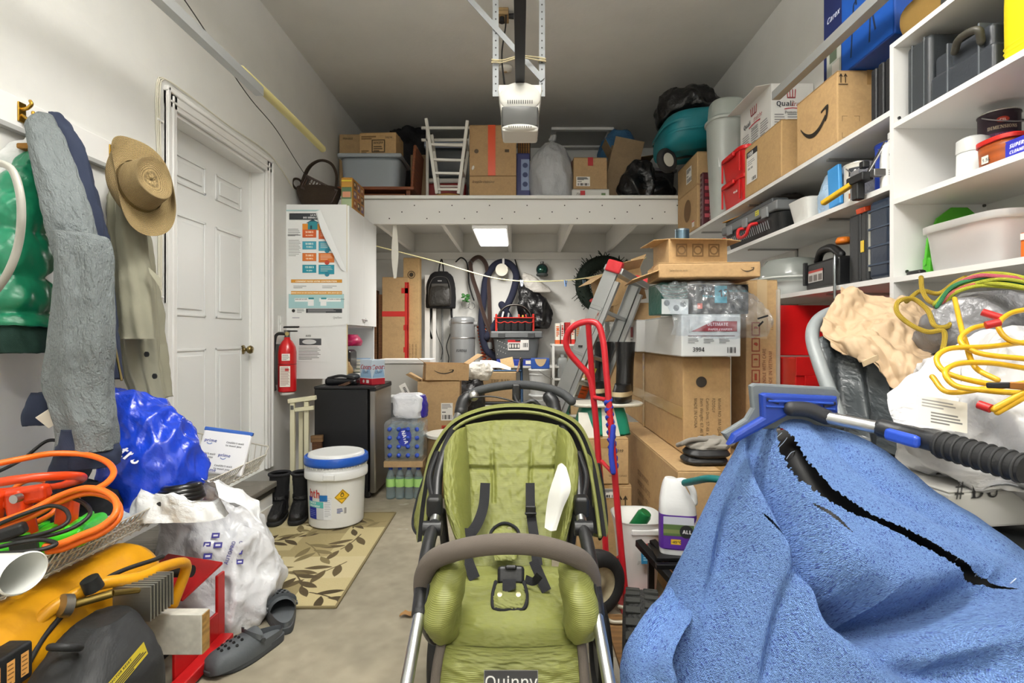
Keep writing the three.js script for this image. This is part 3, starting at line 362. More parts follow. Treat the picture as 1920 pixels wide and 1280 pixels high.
{ const t = thing('grocery_bag', 'white plastic bag with a coiled black hose spilling over the wire shelf', 'bag', P(345, 975, 1.92)); t.position.y = .556; const m = bagPlastic('#e9ecee', .3);
  part(t, 'sack', crumple(grid(70, 40, (u, v) => { const a = u * 2 * Math.PI, r = lerp(.13, .1, v) * (1 + .12 * Math.sin(a * 3)); return V(r * 1.25 * Math.cos(a), .01 + .09 * Math.sin(v * 1.5) - .02 * Math.cos(a) * v, r * .9 * Math.sin(a)); }, true), .018, 7, 2, ridge, 2), m);
  part(t, 'bag_mouth', crumple(ctrl([[V(.02, .11, -.06), V(.1, .12, .0), V(.16, .08, .06)], [V(.08, .08, -.08), V(.17, .09, -.02), V(.22, .05, .05)], [V(.13, .02, -.1), V(.24, .03, -.05), V(.29, -.03, .03)]], 30, 24), .016, 7, 4, ridge, 2), m);
  for (let k = 0; k < 4; k++) part(t, 'hose_coil', torus(.072 - k * .007, .014, [-.02 + k * .004, .062 + k * .014, 0], [1.45, .1, 0], 40), M('#111213', .3, { clearcoat: .5 }), 'black ribbed hose'); }
{ const t = thing('cord_reel', 'orange red plastic cord reel on the wire shelf', 'reel', P(30, 960, 1.5)); t.position.y = .556; const m = plastic('#d8400f', .35);
  part(t, 'spindle', [box(.05, .2, .05, [.02, .12, 0], .015, [0, 0, .2]), box(.035, .2, .04, [-.05, .12, .02], .012, [0, 0, -.25]), box(.2, .05, .045, [-.02, .19, 0], .015, [0, .2, .15]), box(.05, .14, .04, [.1, .12, -.05], .012, [0, 0, -.1])], m);
  part(t, 'flange', [torus(.12, .012, [.0, .22, -.04], [1.3, .2, 0]), torus(.12, .012, [0, .05, -.04], [1.5, 0, 0])], m); part(t, 'bolt', cyl(.012, .012, .02, [.03, .2, .03], [1.57, 0, 0]), metal('#bbb')); }
{ const t = thing('extension_cord', 'thick orange extension cord looped over the lip of the wire shelf', 'cord', P(150, 960, 1.5)), m = plastic('#ea6a14', .4);
  const L1 = [[-20, 872, 1.5], [40, 860, 1.55], [100, 850, 1.62], [165, 853, 1.66], [203, 868, 1.63], [213, 888, 1.58], [200, 905, 1.54], [178, 918, 1.5]], L2 = [[-20, 985, 1.42], [50, 960, 1.46], [110, 930, 1.5], [160, 915, 1.5], [198, 922, 1.49], [218, 942, 1.46], [215, 965, 1.43], [190, 987, 1.41], [150, 1004, 1.39], [110, 1020, 1.37], [86, 1024, 1.36]];
  for (const [L, dy] of [[L1, 0], [L2, 0], [L2, 9]]) part(t, 'cord', tube(L.map(([x, y, d]) => P(x + dy * .6, y + dy, d + (dy ? .012 : 0)).sub(t.position)), .0088, false, 10, 10), m);
  part(t, 'cord', tube([[-20, 985, 1.6], [40, 905, 1.66], [80, 900, 1.68], [110, 925, 1.66], [100, 960, 1.6], [40, 990, 1.55], [-20, 1005, 1.5]].map(([x, y, d]) => P(x, y, d).sub(t.position)), .008, false, 10, 10), m); }
{ const t = thing('green_tool_case', 'bright green ribbed plastic case under black cables on the wire shelf', 'case', P(70, 1000, 1.52), [-.05, .35, .16]); t.position.y = .57; const m = plastic('#3fc41d', .32);
  part(t, 'lid', box(.3, .055, .19, [0, .05, 0], .018), m); for (let k = 0; k < 5; k++) part(t, 'rib', box(.018, .014, .17, [-.11 + k * .055, .08, 0], .006), m); part(t, 'latch', box(.06, .03, .02, [.02, .06, .1], .005), plastic('#202321')); }
{ const t = thing('power_cable', 'black rubber power cables looped over the green case', 'cable', P(60, 980, 1.42)), m = rubber('#141516', .5);
  for (const L of [[[-20, 990, 1.4], [40, 965, 1.43], [95, 948, 1.46], [125, 958, 1.45], [125, 980, 1.42], [80, 1000, 1.39], [-10, 1015, 1.36]], [[-20, 935, 1.48], [60, 928, 1.52], [120, 930, 1.53], [160, 945, 1.5], [168, 965, 1.46], [145, 985, 1.43], [100, 1002, 1.4], [40, 1010, 1.38], [-10, 1012, 1.37]], [[-20, 1030, 1.32], [30, 1018, 1.34], [80, 1012, 1.36], [105, 1020, 1.35], [85, 1028, 1.33], [40, 1035, 1.31], [-20, 1038, 1.3]], [[-20, 892, 1.7], [40, 862, 1.72], [90, 826, 1.76], [125, 830, 1.76]]]) part(t, 'cable', tube(L.map(([x, y, d]) => P(x, y, d).sub(t.position)), .0055, false, 10, 8), m);
  part(t, 'plug', box(.07, .03, .035, P(18, 998, 1.37).sub(t.position), .008, [0, .4, .3]), m); }
{ const t = thing('plastic_spout', 'white plastic spout sticking out over the wire shelf lip', 'spout', P(-40, 1068, 1.24), [.05, -.15, .05]); t.position.y = .655; const m = M('#eceee9', .3, { clearcoat: .3 });
  part(t, 'barrel', grid(40, 14, (u, v) => { const a = u * 2 * Math.PI, r = lerp(.035, .047, v); return V(-.16 + .28 * v, .0 + r * .9 * Math.sin(a), r * 1.1 * Math.cos(a)); }, true), m); part(t, 'rim', grid(40, 3, (u, v) => { const a = u * 2 * Math.PI, r = .047 + .004 * Math.sin(v * 3.1); return V(.118 + .008 * v, r * .9 * Math.sin(a), r * 1.1 * Math.cos(a)); }, true), m); }
{ const t = thing('black_duffel', 'black soft bag with red piping lying on the wire shelf beside the blue tote', 'bag', [-1.58, .556, -1.85]);
  part(t, 'body', crumple(rings([[0, 0, 0, .15, .13, .3], [.05, 0, 0, .17, .14, .2], [.1, 0, 0, .15, .12, 0], [.13, 0, 0, .08, .06, 0]], 50, 24), .015, 8, 4), cloth('#15161a')); part(t, 'piping', tube([[-.1, .1, .1], [0, .125, .09], [.12, .12, .03]], .006), plastic('#b51b1e')); part(t, 'strap', tube([[.03, .1, .1], [.1, .06, .14], [.12, .03, .15]], .012), rubber()); }
solo('folded_tarp', crumple(ctrl([[V(-1.72, .57, -1.35), V(-1.5, .565, -1.35), V(-1.32, .57, -1.35)], [V(-1.72, .58, -1.8), V(-1.5, .59, -1.75), V(-1.31, .58, -1.75)], [V(-1.7, .57, -2.2), V(-1.5, .58, -2.2), V(-1.31, .57, -2.2)]], 40, 60), .012, 12, 8), M('#c9d3dc', .4, { map: T.dirt, bumpMap: T.crinkle, bs: .0025 }), 'pale blue plastic sheet folded along the wire shelf lip', 'sheet');
// ---------------------------------------------------------------- under the wire shelf
{ const t = thing('air_compressor', 'yellow tank air compressor with a dusty black motor shroud', 'compressor', [-1.2, 0, -1.5], 0), y = plastic('#d99a13', .38), k = M('#25272a', .55, { map: T.dirt, bumpMap: T.grain, bs: .0006 });
  const ta = R(-52);
  part(t, 'tank', [lathe([[0, -.33], [.06, -.325], [.1, -.3], [.12, -.26], [.122, 0], [.12, .26], [.1, .3], [.06, .325], [0, .33]], [-.13, .39, -.03], [Math.PI / 2, 0, 0], 40).rotateY(0)], y, 'yellow steel tank');
  part(t, 'tank', [lathe([[0, -.3], [.06, -.295], [.1, -.27], [.115, -.23], [.115, .23], [.1, .27], [.06, .295], [0, .3]], [-.12, .15, .05], [Math.PI / 2, 0, 0], 40)], y);
  part(t, 'carry_handle', tube([[.03, .3, -.3], [.06, .42, -.32], [.07, .47, -.2], [.06, .48, -.1], [0, .5, 0], [-.05, .46, .12], [-.04, .34, .16]], .017, false, 10, 12), y);
  part(t, 'motor_shroud', crumple(rings([[.1, .14, .17, .1, .15, 1.4], [.3, .14, .17, .1, .15, 1.4], [.36, .12, .15, .095, .14, 1.2], [.42, .08, .08, .07, .09, .8], [.44, .07, .05, .05, .06, .5]], 60, 40), .003, 9), k, 'dusty black motor shroud');
  part(t, 'shroud_port', torus(.03, .008, [.1, .45, .21], [1.0, 0, .2]), k);
  const fins = []; for (let i = 0; i < 8; i++) fins.push(box(.11, .1, .005, [.08, .43, -.04 - i * .014], .001)); part(t, 'cylinder_head', [box(.08, .09, .1, [.08, .43, -.09], .004), ...fins], metal('#a9a9a2', .5), 'finned aluminium head');
  part(t, 'gauge', [cyl(.03, .03, .022, [-.02, .48, .07], [1.2, 0, .5], 24), cyl(.026, .026, .003, [-.012, .492, .088], [1.2, 0, .5], 24)], metal('#a8a49a', .4));
  part(t, 'regulator_knob', cyl(.022, .024, .035, [.02, .52, .03], [.3, 0, .2], 16), k); part(t, 'brass_fitting', [bar([.0, .48, .06], [.07, .49, .02], .011), bar([.07, .49, .02], [.1, .47, -.04], .008)], metal('#8f7b45', .4));
  part(t, 'air_hose', tube([[.06, .5, -.2], [.0, .5, -.05], [-.02, .44, .12], [.0, .36, .24], [-.05, .25, .3]], .007, false, 10, 8), rubber());
  part(t, 'pressure_box', box(.09, .09, .12, [-.03, .42, .26], .008), k); for (let i = 0; i < 3; i++) print(t, 'warning_label', .02, .055, [.0165, .42, .225 + i * .035], [0, Math.PI / 2, 0], (c, W, H) => { fill(c, '#e6a95c', 0, 0, W, H); lines(c, 2, 6, W - 4, 5, 7, '#5b3a12'); }, 700);
  print(t, 'warning_label', .11, .04, [.247, .395, .2], [0, Math.PI / 2 - .1, .35], (c, W, H) => { fill(c, '#d9c63a', 0, 0, W, H); text(c, 'MOTOR RESET', 3, H * .2, H * .24, '#222', 'sans-serif', { style: 'bold' }); lines(c, 3, H * .42, W - 6, 4, H * .14, '#333', 3); }, 900, 'yellow label');
  for (const s of [-.2, .25]) part(t, 'foot', cyl(.02, .025, .05, [-.1, .025, s]), rubber()); }
{ const t = thing('jack_stand_tray', 'red steel floor jack with a black grip and spring', 'jack', [-1.29, 0, -1.88], 0), r = paint('#c3181b', .35);
  part(t, 'top_plate', box(.25, .012, .2, [-.01, .3, -.13], .004, [.28, -.2, 0]), r); part(t, 'side_plate', box(.012, .12, .26, [.12, .08, -.05], .004), r); part(t, 'side_plate', box(.012, .24, .06, [-.12, .15, -.2], .004), r); part(t, 'side_plate', box(.012, .26, .05, [.12, .15, -.2], .004), r); part(t, 'base_frame', [box(.3, .05, .05, [0, .025, .15], .006), box(.05, .04, .4, [.15, .03, 0], .006), box(.05, .04, .4, [-.13, .03, 0], .006)], r);
  part(t, 'handle_lever', bar([-.16, .36, 0], [.02, .375, .0], .018), r); part(t, 'grip', bar([.02, .375, 0], [.14, .38, .01], .02, 16), rubber()); const sp = []; for (let i = 0; i <= 60; i++) sp.push([.06 + .014 * Math.cos(i * .9), .25 + .0016 * i, .02 + .014 * Math.sin(i * .9)]); part(t, 'spring', tube(sp, .003, false, 2, 6), metal('#c9c9c9', .25));
  part(t, 'release_lever', tube([[-.02, .22, .18], [.08, .22, .18], [.105, .2, .18], [.108, .12, .18], [.105, .04, .19]], .011, false, 8, 10), r); part(t, 'caster', cyl(.035, .035, .03, [.05, .035, .2], [0, 0, 1.57]), metal('#8d8d8d', .4)); part(t, 'pump_block', box(.12, .12, .1, [0, .14, 0], .01), M('#1b1b1d', .5)); }
{ const t = thing('wood_block', 'white painted length of lumber standing on the red jack', 'block', P(322, 1190, 1.66)); t.position.y = .215; part(t, 'plank', box(.21, .125, .04, [0, .07, 0], .003), M('#d5d3cc', .6, { map: T.dirt })); part(t, 'raw_end', box(.003, .12, .037, [.1065, .07, 0], .001), wood('#c59b58'), 'bare wood end'); }
{ const t = thing('white_plastic_bag', 'crumpled white plastic bag with blue printing beside the door mat', 'bag', [-1.3, 0, -2.36]);
  const g = rings([[.0, .02, .04, .13, .14, .2], [.03, .02, .04, .185, .19, .2], [.13, .0, .02, .2, .2, .1], [.25, -.02, 0, .185, .18, .1], [.36, -.06, 0, .15, .15, 0], [.44, -.12, .0, .1, .1, 0], [.475, -.15, 0, .05, .05, 0]], 110, 110, (u, v) => .09 * n3(u * 3 + 5, v * 3, 1));
  part(t, 'sack', crumple(crumple(g, .04, 4, 2, ridge, 1), .014, 8, 5, ridge, 2), M('#eef0f4', .28, { bumpMap: T.crinkle, bs: .003, transmission: .12, clearcoat: .25 }));
  print(t, 'bag_print', .17, .15, [.075, .335, .158], [-.5, .5, .1], (c, W, H) => { const b = '#312b8f'; for (const [x, y, s] of [[.3, .2, .17], [.15, .42, .15], [.38, .45, .18], [.2, .72, .18], [.85, .65, .16], [.9, .9, .15]]) { fill(c, b, x * W - s * W * .5, y * H - s * H * .4, s * W, s * H * .8); fill(c, '#e9ebf5', x * W - s * W * .3, y * H - s * H * .15, s * W * .6, s * H * .3); } for (const [x, s] of [[.6, 'AUTOPRO'], [.76, 'AUTOPRO']]) text(c, s, x * W, H * .95, H * .13, b, 'sans-serif', { rot: -1.35, style: 'bold' }); }, 700, 'blue store print');
  print(t, 'bag_print', .1, .05, [-.06, .455, .07], [-1.0, .1, 0], (c, W, H) => { for (const x of [.05, .4, .72]) { fill(c, '#312b8f', x * W, H * .2, W * .24, H * .6); fill(c, '#e9ebf5', x * W + 6, H * .4, W * .12, H * .2); } }, 500, 'blue store print');
  const u = thing('clear_plastic_bag', 'translucent grey plastic bag slumped behind the white bag', 'bag', [-1.6, 0, -2.6]);
  part(u, 'sack', crumple(crumple(rings([[0, 0, 0, .12, .16, .1], [.06, 0, 0, .16, .22, .1], [.2, .03, 0, .15, .2, 0], [.32, .1, 0, .11, .14, 0], [.4, .16, 0, .06, .08, 0]], 80, 60), .04, 5, 8, ridge, 1), .012, 8, 3, ridge, 2), M('#c6c7c8', .25, { bumpMap: T.crinkle, bs: .003, transmission: .35 })); }
{ // two grey clogs
  const HU = (v) => lerp(.078, .052, v) * (v > .78 ? Math.sqrt(1 - .85 * ((v - .78) / .22) ** 2) : 1), g1 = plastic('#53585c', .6), build = (label) => { const t = thing('clog', label, 'shoe', [0, 0, 0], 0, 'pair of grey clogs');
    const W = (s) => .036 + .018 * Math.sin(Math.PI * clamp(s * .9 + .05, 0, 1)) - .006 * Math.sin(Math.PI * 2 * s);
    part(t, 'sole', grid(48, 8, (u, v) => { const a = u * 2 * Math.PI, s = .5 + .5 * Math.cos(a), e = Math.pow(Math.abs(Math.sin(a)), .55) * Math.sign(Math.sin(a)), w = W(s) * 1.05; return V(e * w, v < .5 ? v * .05 + .012 * smooth(.7, 1, s) * (1 - 2 * v) : .025 + .01 * (v - .5), (.5 - s) * .3 * (1 + .02 * Math.sin(v * 3.1))); }, true, true), plastic('#474b4f', .7));
    // upper: toe box over the front 60 percent, open behind; s = 1 at toe
    part(t, 'upper', grid(44, 40, (u, v) => { const s = lerp(.36, 1, v), w = W(s) * (v > .9 ? Math.sqrt(Math.max(0, 1 - Math.pow((v - .9) / .1, 2))) * .98 + .02 : 1) * 1.03, a = (u - .5) * Math.PI, h = HU(v); return V(w * Math.sin(a) * 1.04, .02 + h * Math.pow(Math.max(0, Math.cos(a)), .7), (.5 - s) * .3); }), g1);
    part(t, 'heel_wall', grid(40, 10, (u, v) => { const a = lerp(-.12, 1.12, u) * Math.PI, s = .38 * (1 - Math.sin(clamp(a, 0, Math.PI))) , w = W(Math.max(s, .05)); return V(-Math.cos(a) * w * 1.03, .02 + .04 * v * (1 - .25 * Math.sin(clamp(a, 0, Math.PI))), (.5 - s * .98 + .0) * .3); }), g1);
    part(t, 'insole', grid(32, 2, (u, v) => { const a = u * 2 * Math.PI, s = .5 + .5 * Math.cos(a), e = Math.pow(Math.abs(Math.sin(a)), .55) * Math.sign(Math.sin(a)); return V(e * W(s) * .95 * v, .034, (.5 - s) * .29 * v + (1 - v) * 0); }, true), plastic('#5d6266', .75));
    part(t, 'heel_strap', grid(40, 4, (u, v) => { const a = u * Math.PI; return V(-Math.cos(a) * .056, .064 + .02 * v + .022 * Math.sin(a), .028 - .032 * Math.sin(a) ); }), g1); for (const s of [-1, 1]) part(t, 'rivet', cyl(.009, .009, .006, [s * .057, .066, .03], [0, 0, 1.57], 16), plastic('#3d4144'));
    const h = []; for (const [z, n] of [[-.03, 3], [-.055, 4], [-.08, 3], [-.1, 2]]) for (let k = 0; k < n; k++) { const x = (k - (n - 1) / 2) * .02, v = (.5 - z / .3 - .36) / .64, yy = .02 + HU(v) * Math.pow(Math.max(.1, Math.cos(Math.asin(x / (W(.5 - z / .3) * 1.07)))), .7); h.push(cyl(.0052, .0052, .006, [x, yy + .001, z], [-.35, 0, -x * 12], 10)); } part(t, 'vent_holes', h, M('#101112', .9)); return t; };
  const a = build('grey clog lying furthest onto the bare concrete'); a.position.copy(P(462, 1232, 2.0)).setY(0); a.rotation.y = R(150);
  const b = copy(a, P(528, 1160, 2.28).setY(0), R(150), 'grey clog beside the door mat touching the white bag'); }
// ---------------------------------------------------------------- mat, boots, pail, fridge, cabinet
{ const W = 512, H = 860, c = document.createElement('canvas'); c.width = W; c.height = H; const x = c.getContext('2d'); fill(x, '#b3a67c', 0, 0, W, H);
  const pal = ['#c0b48c', '#a2946a', '#b8ab80', '#8f825c']; for (const [k, [a, b, w, h]] of [[0, 0, 200, 190], [200, 0, 160, 260], [360, 0, 152, 190], [0, 190, 200, 240], [360, 190, 152, 300], [200, 260, 160, 230], [0, 430, 200, 240], [200, 490, 160, 210], [360, 490, 152, 180], [0, 670, 200, 190], [200, 700, 160, 160], [360, 670, 152, 190]].entries()) fill(x, pal[(k * 3 + (k >> 1)) % 4], a, b, w, h);
  const leaf = (px, py, l, w, rot, col) => { x.save(); x.translate(px, py); x.rotate(rot); x.fillStyle = col; x.beginPath(); x.moveTo(0, 0); x.quadraticCurveTo(l * .5, -w, l, 0); x.quadraticCurveTo(l * .5, w, 0, 0); x.fill(); x.restore(); };
  const sprig = (px, py, rot, n, l, col) => { x.save(); x.translate(px, py); x.rotate(rot); x.strokeStyle = col; x.lineWidth = 5; x.beginPath(); x.moveTo(-l * .3, 0); x.quadraticCurveTo(l * .5, -14, l * 1.3, 0); x.stroke(); x.restore(); for (let k = 0; k < n; k++) leaf(px + Math.cos(rot) * l * .3 * k, py + Math.sin(rot) * l * .3 * k, l, l * .3, rot + (k % 2 ? .75 : -.75) + .15 * k, col); leaf(px + Math.cos(rot) * l * .35 * n, py + Math.sin(rot) * l * .35 * n, l * .9, l * .27, rot, col); };
  for (const [px, py, rot, n, l, col] of [[330, 90, 1.2, 4, 95, '#4d4129'], [110, 150, .3, 3, 90, '#6d6040'], [420, 300, 1.8, 4, 100, '#5a4d31'], [60, 360, -.5, 4, 95, '#4d4129'], [250, 380, .9, 4, 100, '#7a6d49'], [430, 560, 2.2, 4, 100, '#5a4d31'], [120, 590, .2, 4, 100, '#6d6040'], [300, 640, 1.0, 3, 95, '#4d4129'], [80, 780, -.3, 3, 90, '#5a4d31'], [420, 780, .5, 3, 90, '#433820'], [230, 220, 2.6, 3, 80, '#7a6d49'], [470, 120, 2.9, 3, 80, '#7a6d49']]) sprig(px, py, rot, n, l, col);
  const tx = new THREE.CanvasTexture(c); tx.colorSpace = THREE.SRGBColorSpace;
  const t = thing('door_mat', 'beige rug with brown leaf pattern on the concrete before the step', 'rug', [-1.205, 0, -2.985], R(1.5)); const g = new THREE.PlaneGeometry(.75, 1.27, 30, 50).rotateX(-Math.PI / 2), p = g.attributes.position; for (let i = 0; i < p.count; i++) p.setY(i, .009 + .0025 * n3(p.getX(i) * 6, 0, p.getZ(i) * 6)); g.computeVertexNormals();
  part(t, 'pile', g, M('#ffffff', .98, { map: tx, bumpMap: T.grain, bs: .002 })); part(t, 'backing', box(.75, .006, 1.27, [0, .003, 0], .002), M('#4e4736', .95)); part(t, 'binding', [box(.012, .012, 1.275, [.373, .006, 0], .004), box(.012, .012, 1.275, [-.373, .006, 0], .004), box(.75, .012, .012, [0, .006, .634], .004), box(.75, .012, .012, [0, .006, -.634], .004)], cloth('#7c704e')); }
{ const bm = M('#131315', .55, { bumpMap: T.crinkle, bs: .003 }), mk = (label) => { const t = thing('winter_boot', label, 'boot', [0, 0, 0], 0, 'pair of black winter boots');
    part(t, 'shaft', crumple(rings([[.05, 0, -.02, .055, .085, .2], [.1, 0, -.03, .053, .07, .1], [.17, 0, -.04, .055, .062, .1], [.25, 0, -.04, .06, .066, .1], [.285, 0, -.04, .062, .068, .1]], 40, 30, null, false), .003, 14), cloth('#17171a')); part(t, 'foot', crumple(rings([[.02, 0, .03, .052, .13, .3], [.055, 0, .03, .053, .128, .25], [.09, 0, .01, .05, .1, .1], [.12, 0, -.02, .048, .07, 0]], 44, 20), .002, 12), bm);
    part(t, 'sole', rings([[0, 0, .03, .054, .136, .35], [.012, 0, .03, .058, .142, .35], [.028, 0, .03, .056, .138, .35]], 44, 4), rubber()); part(t, 'cuff', torus(.064, .01, [0, .283, -.04], [1.57, 0, 0]), cloth('#222226')); part(t, 'strap', rings([[.13, 0, -.03, .057, .072, .1], [.15, 0, -.033, .057, .07, .1]], 40, 3, null, false), bm); return t; };
  const a = mk('black quilted winter boot nearest to the step'); a.position.copy(P(522, 972, 3.5)).setY(.013); a.rotation.y = R(12); copy(a, P(564, 972, 3.52).setY(.013), R(8), 'black quilted winter boot close behind the white pail'); }
{ const t = thing('chemical_pail', 'white plastic pail with blue lid and oxidizer diamond on the rug', 'pail', [-1.19, .013, -3.46]), w = plastic('#e9ebea', .35);
  part(t, 'body', lathe([[0, 0], [.162, 0], [.168, .008], [.178, .3], [.193, .3], [.195, .306], [.195, .345], [.184, .35], [.184, .36], [.186, .385], [.0, .385]], null, null, 64), w); const ribs = []; for (let k = 0; k < 60; k++) { const a = k / 60 * 2 * Math.PI; ribs.push(box(.004, .016, .006, [.1875 * Math.cos(a), .372, .1875 * Math.sin(a)], .001, [0, -a, 0])); } part(t, 'lid_teeth', ribs, w).userData.kind = 'stuff';
  part(t, 'lid', lathe([[.19, .38], [.198, .385], [.2, .4], [.197, .43], [.188, .436], [.18, .43], [.175, .43]], null, null, 64), plastic('#1e57b8', .3), 'blue lid ring'); part(t, 'lid_panel', lathe([[.177, .425], [.172, .446], [.15, .452], [.145, .447], [0, .447]], null, null, 64), w, 'white lid panel'); part(t, 'handle_tab', box(.07, .035, .016, [.02, .326, .198], .005), w);
  // curved labels wrap the body
  const wrap = (w0, h, y, a0, draw, nm) => { const o = print(t, nm, w0, h, [0, 0, 0], null, draw, 900); const p = new THREE.PlaneGeometry(w0, h, 16, 1), g = o.geometry, uv0 = g.attributes.uv; const u0 = uv0.getX(0), u1 = uv0.getX(1), vt = uv0.getY(0), vb = uv0.getY(2), q = p.attributes.position, uv = p.attributes.uv; for (let i = 0; i < q.count; i++) { const yy = y + q.getY(i), r = lerp(.1688, .1795, yy / .3) + .0012, a = a0 + q.getX(i) / .176; uv.setXY(i, lerp(u0, u1, uv.getX(i)), lerp(vb, vt, uv.getY(i))); q.setXYZ(i, r * Math.sin(a), yy, r * Math.cos(a)); } p.computeVertexNormals(); o.geometry = p; };
  wrap(.17, .19, .155, -.32, (c, W, H) => { fill(c, '#1d2f9d', 0, H * .28, W * .2, H * .72); fill(c, '#1d2f9d', 0, H * .62, W * .44, H * .38); fill(c, '#5fc3bb', 0, H * .42, W * .7, H * .2); fill(c, '#cfd3d8', W * .4, H * .62, W * .3, H * .38); fill(c, '#e8ebf0', W * .7, H * .3, W * .3, H * .7); text(c, 'hth', W * .05, H * .18, H * .36, '#c7352b', 'sans-serif', { style: 'bold', sx: .8 }); fill(c, '#1b6fb4', W * .55, H * .2, W * .3, H * .2); text(c, 'SHOCK', W * .06, H * .48, H * .09, '#fff', 'sans-serif', { style: 'bold' }); text(c, 'TREATMENT', W * .06, H * .57, H * .08, '#fff', 'sans-serif', { style: 'bold' }); lines(c, W * .74, H * .36, W * .22, 10, H * .058, '#6a7186'); lines(c, W * .06, H * .72, W * .3, 4, H * .06, '#c9d0ff'); }, 'product_label');
  wrap(.09, .1, .2, .52, (c, W, H) => { c.save(); c.translate(W / 2, H / 2); c.rotate(Math.PI / 4); fill(c, '#e8b81d', -W * .34, -H * .34, W * .68, H * .68); c.strokeStyle = '#4a3a08'; c.lineWidth = 2; c.strokeRect(-W * .3, -H * .3, W * .6, H * .6); c.restore(); c.strokeStyle = '#222'; c.lineWidth = 3; c.beginPath(); c.arc(W / 2, H * .42, W * .1, 0, 7); c.stroke(); c.beginPath(); c.moveTo(W * .42, H * .36); c.quadraticCurveTo(W * .5, H * .1, W * .58, H * .36); c.stroke(); text(c, 'OXIDIZER', W * .5, H * .63, H * .1, '#222', 'sans-serif', { align: 'center', style: 'bold' }); }, 'hazard_diamond');
  wrap(.06, .04, .11, .5, (c, W, H) => { lines(c, 2, 4, W * .6, 4, H * .2, '#2b47a8', 3); bars(c, W * .75, 2, W * .2, H * .9, '#444'); }, 'fine_print'); }
{ const t = thing('mini_fridge', 'black mini fridge with a brushed steel door', 'fridge', [-1.3, 0, -4.2]), k = M('#17181b', .42, { bumpMap: T.grain, bs: .0003 });
  part(t, 'cabinet_body', box(.4, .79, .48, [-.03, .425, 0], .012), k); part(t, 'worktop', box(.46, .025, .5, [0, .825, 0], .01), k); part(t, 'door', box(.05, .77, .48, [.205, .425, 0], .014), metal('#b0ada8', .3), 'brushed steel door'); part(t, 'door_cap', box(.054, .03, .49, [.206, .81, 0], .012), k); part(t, 'kick_plate', box(.4, .035, .46, [-.02, .03, 0], .004), M('#222', .6)); for (const [x, z] of [[-.2, .2], [.16, .2], [-.2, -.2], [.16, -.2]]) part(t, 'foot', cyl(.018, .02, .016, [x, .008, z]), rubber()); }
{ const t = thing('fire_extinguisher', 'red fire extinguisher with black hose on the wall beside the door', 'extinguisher', [-1.715, .8, -3.93]), r = M('#c5141a', .28, { clearcoat: .5, clearcoatRoughness: .15 });
  part(t, 'cylinder', lathe([[0, 0], [.06, 0], [.064, .008], [.064, .29], [.058, .33], [.036, .37], [.022, .385], [.022, .4], [0, .4]], null, null, 40), r); part(t, 'foot_ring', lathe([[0, -.025], [.05, -.025], [.052, 0], [0, 0]]), plastic('#e8e5e0')); part(t, 'joint_band', lathe([[.0645, .2], [.066, .203], [.0645, .206]], null, null, 40), plastic('#7d0d10'));
  part(t, 'valve', [cyl(.018, .02, .04, [0, .415, 0]), box(.03, .025, .05, [0, .44, .005], .004)], metal('#8d8a86', .4)); part(t, 'squeeze_lever', [box(.02, .012, .13, [.03, .475, .0], .004, [0, 1.3, .3]), box(.018, .01, .1, [.03, .445, .0], .004, [0, 1.3, -.05])], rubber('#1a1a1a', .5)); part(t, 'hose', tube([[-.01, .425, .02], [-.06, .42, .035], [-.078, .34, .04], [-.08, .2, .045], [-.076, .05, .045], [-.07, .02, .045]], .011, false, 8, 12), rubber()); part(t, 'gauge', cyl(.014, .014, .01, [.012, .425, .03], [1.4, 0, 0]), metal('#c5b47a')); part(t, 'wall_bracket', box(.04, .3, .03, [-.08, .2, -.01], .003), metal('#888', .5));
  print(t, 'instruction_label', .072, .15, [.012, .115, .0655], [0, .18, 0], (c, W, H) => { fill(c, '#e9e3da', 0, 0, W, H); lines(c, 4, 6, W - 8, 18, H / 20, '#8a6a62', 2); fill(c, '#b33', W * .5, H * .12, W * .35, H * .12); }, 700); print(t, 'class_label', .055, .05, [.018, .255, .0655], [0, .25, 0], (c, W, H) => { fill(c, '#efeae2', 0, 0, W, H); lines(c, 3, 5, W - 6, 5, H / 6, '#777', 2); }, 600); }
